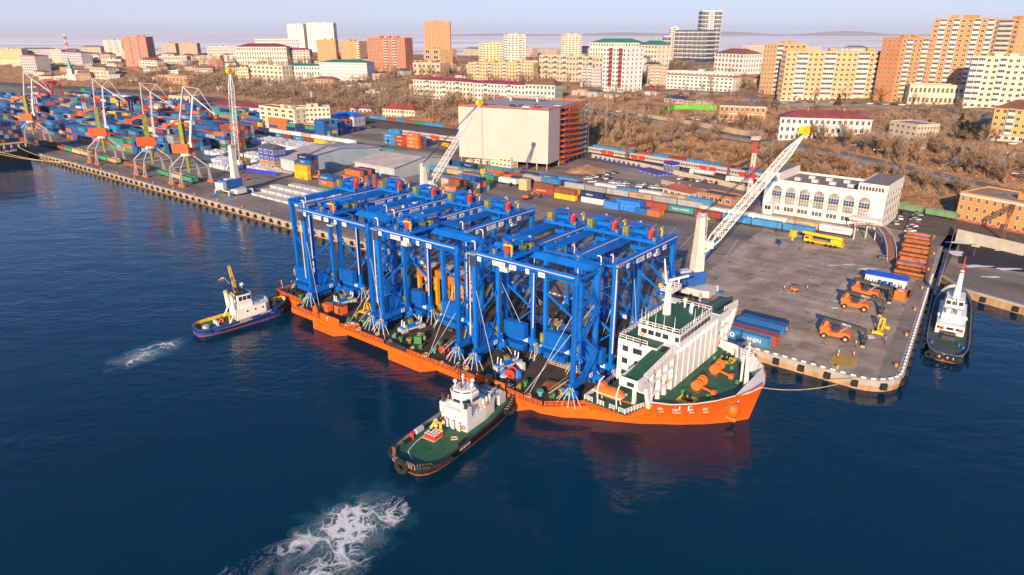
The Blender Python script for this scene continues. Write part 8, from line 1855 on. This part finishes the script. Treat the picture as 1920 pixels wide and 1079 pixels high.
def carrow(p0, p1, n, rz, where, z=YZ, seq=None, group=None):
    global ncar
    for i in range(n):
        t = i / max(1, n - 1); u, v = p0[0] + (p1[0] - p0[0]) * t, p0[1] + (p1[1] - p0[1]) * t
        x, y, zz = hit(u, v) if z is None else (*G(u, v, z), z)
        if z is None: zz = max(zz, terr(x, y)) + .55
        cn = (seq or CSEQ)[(i + ncar) % len(seq or CSEQ)]
        o = obj('parked_car', CARM, None, (x, y, zz + .02), rz + random.uniform(-.05, .05), 1.06, CARC[cn], f'{cn} car' + (f', {ORD[i]} in the row ' if n > 1 else ' ') + where, 'car', group or 'parked cars')
    ncar += n
carrow((1102, 337), (1152, 326), 9, R(20), 'beside the snowy mound'); carrow((1110, 343), (1140, 336), 5, R(20), 'in front of the snowy mound rank')
carrow((1150, 345), (1245, 352), 9, R(-20), 'before the blue gatehouse'); carrow((1165, 350), (1235, 355), 7, R(-20), 'against the white reefer train')
carrow((1275, 337), (1345, 345), 7, R(55), 'below the white trucks'); carrow((1350, 344), (1415, 353), 6, R(40), 'between the trucks and the light mast')
carrow((1455, 390), (1560, 405), 5, R(-10), 'in front of the arched terminal'); carrow((1722, 402), (1706, 436), 9, R(15), 'in the lot beside the orange office')
carrow((1680, 421), (1694, 402), 3, R(70), 'along the terminal side'); carrow((752, 273), (812, 264), 9, R(35), 'on the open yard by the railway'); carrow((815, 262), (846, 258), 3, R(30), 'beside the blue site cabin')
carrow((640, 250), (700, 240), 7, R(60), 'between harbour office and orange boxes'); carrow((1470, 197), (1560, 196), 8, R(0), 'below the long yellow block', None); carrow((1600, 197), (1690, 200), 7, R(0), 'along the street to the orange tower', None)
carrow((1190, 160), (1222, 164), 4, R(-10), 'behind the white ten storey block', None); carrow((1370, 232), (1425, 236), 4, R(0), 'before the orange mansion', None); carrow((1290, 226), (1335, 231), 4, R(0), 'on the snowy verge', None)
carrow((640, 158), (700, 160), 8, R(0), 'before the white office slab', None)
for u, v, cn, w in ((1340, 247, 'red', 'driving alone on the hill road'), (1160, 212, 'white', 'driving at the upper end of the hill road'), (1425, 264, 'white', 'driving past the end of the stone wall'), (1645, 285, 'white', 'parked below the maroon roofed school'), (1792, 310, 'silver', 'at the pale wall'), (1800, 307, 'black', 'at the pale wall'), (1885, 335, 'red', 'at the lower roadside lot'), (1905, 330, 'white', 'at the lower roadside lot'), (1660, 487, 'grey', 'behind the curved footbridge'), (1898, 274, 'white', 'beside the amber brick house'), (1840, 246, 'black', 'on the lane by the pines')):
    carrow((u, v), (u, v), 1, R(-18), w, None if v < 345 else YZ, [cn])
dp_g = 40.0; ca, sa = math.cos(cpk.rotation_euler.z), math.sin(cpk.rotation_euler.z); gw = math.hypot(*(np.array(G(1027, 321, YZ)) - np.array(G(862, 306, YZ)))); gh = Zat(*G(862, 306, YZ), 200)
for i, (fx, fy, cn) in enumerate(((.22, .25, 'black'), (.34, .2, 'grey'), (.52, .3, 'black'), (.62, .3, 'blue'), (.7, .2, 'white'), (.74, .45, 'red'), (.85, .12, 'black'), (.93, .6, 'silver'))):
    lx, ly = gw * fx, dp_g * fy; obj('parked_car', CARM, None, (cpk.location.x + lx * ca - ly * sa, cpk.location.y + lx * sa + ly * ca, gh + .12), cpk.rotation_euler.z + .2, 1.1, CARC[cn], f'{cn} car, {ORD[i]} from the crane boom on the parking garage roof', 'car', 'parked cars')
def lorry(u, v, rz, label, c=W_, tank=True):
    x, y = G(u, v, YZ); t = thing('lorry', label, 'truck', (x, y, YZ), QUAY + rz)
    MB().prism([(-8.2, -1.2), (-6.0, -1.2), (-6.0, 1.2), (-8.2, 1.2)], .8, 3.4, out1=[(-7.9, -1.15), (-6.0, -1.15), (-6.0, 1.15), (-7.9, 1.15)]).build('driver_cab', c, t); MB().b(-8.24, -8.0, -1.0, 1.0, 2.0, 2.9).build('windscreen', GLS, t)
    if tank: MB().tube((-5.4, 0, 2.4), (6.5, 0, 2.4), 1.25, 14).build('trailer', LGR, t)
    else: MB().b(-5.4, 6.5, -1.25, 1.25, 1.2, 3.8).build('trailer', LGR, t)
    MB().b(-6, 6.5, -.5, .5, .7, 1.1).build('chassis', DKG, t)
    for xx in (-7.2, -4.6, 3.4, 4.6, 5.8):
        for yy in (-1.0, 1.0): MB().tube((xx, yy - .2, .5), (xx, yy + .2, .5), .5, 10).build('wheel', BLK, t)
lorry(1318, 331, R(-2), 'white lorry with long pale trailer under the passenger train'); lorry(1388, 345, R(-2), 'white lorry second in line behind the red and white mast', tank=False)
# ================================================================== people
def person_mesh():
    J = [(0, 0, .95), (0, 0, 1.2), (0, 0, 1.45), (0, 0, 1.56), (0, .02, 1.70), (.10, 0, .92), (.11, .02, .50), (.11, 0, .08), (.11, .13, .03), (-.10, 0, .92), (-.12, .05, .50), (-.12, .0, .08), (-.12, .13, .03), (.19, 0, 1.43), (.26, .02, 1.16), (.26, .12, .92), (.26, .16, .84), (-.19, 0, 1.43), (-.26, .03, 1.16), (-.25, .14, .93), (-.25, .18, .85)]
    E_ = [(0, 1), (1, 2), (2, 3), (3, 4), (0, 5), (5, 6), (6, 7), (7, 8), (0, 9), (9, 10), (10, 11), (11, 12), (2, 13), (13, 14), (14, 15), (15, 16), (2, 17), (17, 18), (18, 19), (19, 20)]
    Rr = [.16, .15, .15, .06, .115, .10, .075, .06, .05, .10, .075, .06, .05, .08, .06, .045, .045, .08, .06, .045, .045]
    me = bpy.data.meshes.new('person_skeleton'); me.from_pydata(J, E_, []); o = bpy.data.objects.new('person_skeleton', me); COL.objects.link(o)
    mo = o.modifiers.new('skin', 'SKIN'); mo.use_smooth_shade = True; o.modifiers.new('sub', 'SUBSURF').levels = 1
    for k, r in enumerate(Rr): me.skin_vertices[0].data[k].radius = (r, r * .85)
    me.skin_vertices[0].data[0].use_root = True
    dg = bpy.context.evaluated_depsgraph_get(); out = bpy.data.meshes.new_from_object(o.evaluated_get(dg)); bpy.data.objects.remove(o)
    return out
try:
    PB = person_mesh()
except Exception: PB = MB().tube((0, 0, 0), (0, 0, 1.7), .2).mesh('person', SKIN)
JK = mat('jacket', (1, 1, 1), .8, objcol=True); TRO_ = mat('trousers', (.03, .035, .06), .8); HELM = mat('helmet', (.75, .72, .68), .4)
PB.materials.clear()
for m in (TRO_, JK, SKIN, BLK): PB.materials.append(m)
for pl_ in PB.polygons:
    z = pl_.center.z; xx = abs(pl_.center.x); pl_.material_index = 3 if z < .1 else (2 if (z > 1.5 or (xx > .2 and z < .93)) else (0 if z < .93 else 1))
HM = MB().ball((0, .02, 1.77), .14, n=10, k=6, sz=.75).mesh('helmet', HELM); FCM = MB().b(-.05, -.02, .125, .14, 1.69, 1.715).b(.02, .05, .125, .14, 1.69, 1.715).b(-.015, .015, .13, .165, 1.64, 1.69).b(-.035, .035, .125, .138, 1.60, 1.615).mesh('face', DKG); STR = MB().tube((0, 0, 1.18), (0, 0, 1.24), .185, 10).mesh('reflective_band', LGR)
for u, v, z, c, rz, lab in ((1357, 628, YZ, (.75, .16, .03), 2.6, 'orange jacketed worker standing apart at the bright blue container'), (1371, 632, YZ, (.75, .14, .03), .6, 'orange jacketed worker in the group of three, nearest the lone worker'), (1378, 636, YZ, (.55, .12, .04), 2, 'dark trousered worker in the middle of the group of three'), (1383, 633, YZ, (.72, .15, .04), 4, 'orange jacketed worker at the container lettering'), (1474, 626, YZ, (.70, .50, .05), 1, 'worker in yellow vest at the end of the blue containers'), (1377, 668, 6.3, (.80, .28, .02), 4, 'sailor in orange overalls at the bow bulwark'), (1386, 688, 6.3, (.70, .06, .04), 5, 'sailor in red overalls by the foremast'), (1367, 685, 6.3, (.03, .2, .08), 3, 'sailor in green by the mooring winch'), (603, 412, YZ, (.80, .2, .03), 1, 'worker in orange on the quay behind the stern cranes'), (598, 411, YZ, (.75, .2, .04), 2.5, 'second worker in orange on the quay behind the stern cranes'), (1659, 645, YZ, (.72, .05, .03), 1.2, 'worker in red beside the yellow spreader'), (548, 538, DZ, (.03, .03, .05), 1, 'dark clad sailor at the stern ensign'), (1200, 652, 16.3, (.1, .15, .3), 2, 'sailor in blue on the top deck by the wheelhouse')):
    x, y = G(u, v, z); t = thing('person', lab, 'person', (x, y, z + .02), rz, None, 1.08); obj('body', PB, t, color=c); obj('helmet', HM, t); obj('face', FCM, t); obj('reflective_band', STR, t)
# ================================================================== railway masts and gantries
for i, a in enumerate(range(-560, 40, 42)):
    b = float(np.interp(a, FA, FB)) - 3; x, y = AB(a, b); t = thing('catenary_mast', f'brown railway mast, {ORD[i]} along the hill foot from the harbour office', 'mast', (x, y, YZ), QUAY + PI / 2, 'railway masts')
    MB().lattice((0, 0, 0), (0, 0, 13), .9, .5, 6, .12, .08).build('post', RUSTM, t); MB().bar((0, 0, 9.5), (-5, 0, 9.8), .18).bar((0, 0, 11.4), (-5, 0, 9.8), .1).build('bracket', RUSTM, t)
for i, a in enumerate((-212, -140, -66, -10)):
    fb_ = float(np.interp(a, FA, FB)); x, y = AB(a, fb_ - 34); t = thing('signal_gantry', f'dark steel truss gantry across the tracks, {ORD[i]} from the parking garage', 'gantry', (x, y, YZ), QUAY + PI / 2, 'track gantries')
    MB().lattice((0, 0, 10.5), (34, 0, 10.5), 1.4, 1.4, 12, .22, .14).build('truss', RUSTM, t)
    for xx in (0, 34): MB().lattice((xx, 0, 0), (xx, 0, 11), .9, .9, 5, .18, .12).build('post', RUSTM, t)
for i, (u, v, vt) in enumerate(((623, 200, 145), (813, 225, 172), (1135, 262, 170), (1173, 262, 205), (1445, 300, 262), (1690, 330, 270), (1100, 290, 182))):
    x, y, z = hit(u, v); zt = Zat(x, y, vt); t = thing('lattice_pylon', f'slim brown lattice pylon, {ORD[i]} along the slope from the harbour office', 'pylon', (x, y, z), 0, 'slope pylons'); MB().lattice((0, 0, -1), (0, 0, zt - z), 1.6, .7, 12, .16, .1).build('post', mat('pylon_brown', (.30, .20, .14)), t); MB().bar((-1.5, 0, zt - z - 1), (1.5, 0, zt - z - 1), .15).build('crossarm', RUSTM, t)
# ================================================================== the air
HZ = bpy.data.materials.new('haze_air'); HZ.use_nodes = True; hn = HZ.node_tree; hn.nodes.remove(hn.nodes['Principled BSDF'])
pv = hn.nodes.new('ShaderNodeVolumePrincipled'); pv.inputs['Color'].default_value = (.80, .86, 1.0, 1); pv.inputs['Density'].default_value = 2e-5; pv.inputs['Anisotropy'].default_value = 0.0
hn.links.new(pv.outputs[0], hn.nodes['Material Output'].inputs['Volume'])
MB().b(-45000, 45000, -600, 56000, -12, 420).build('haze', HZ, kind='stuff')
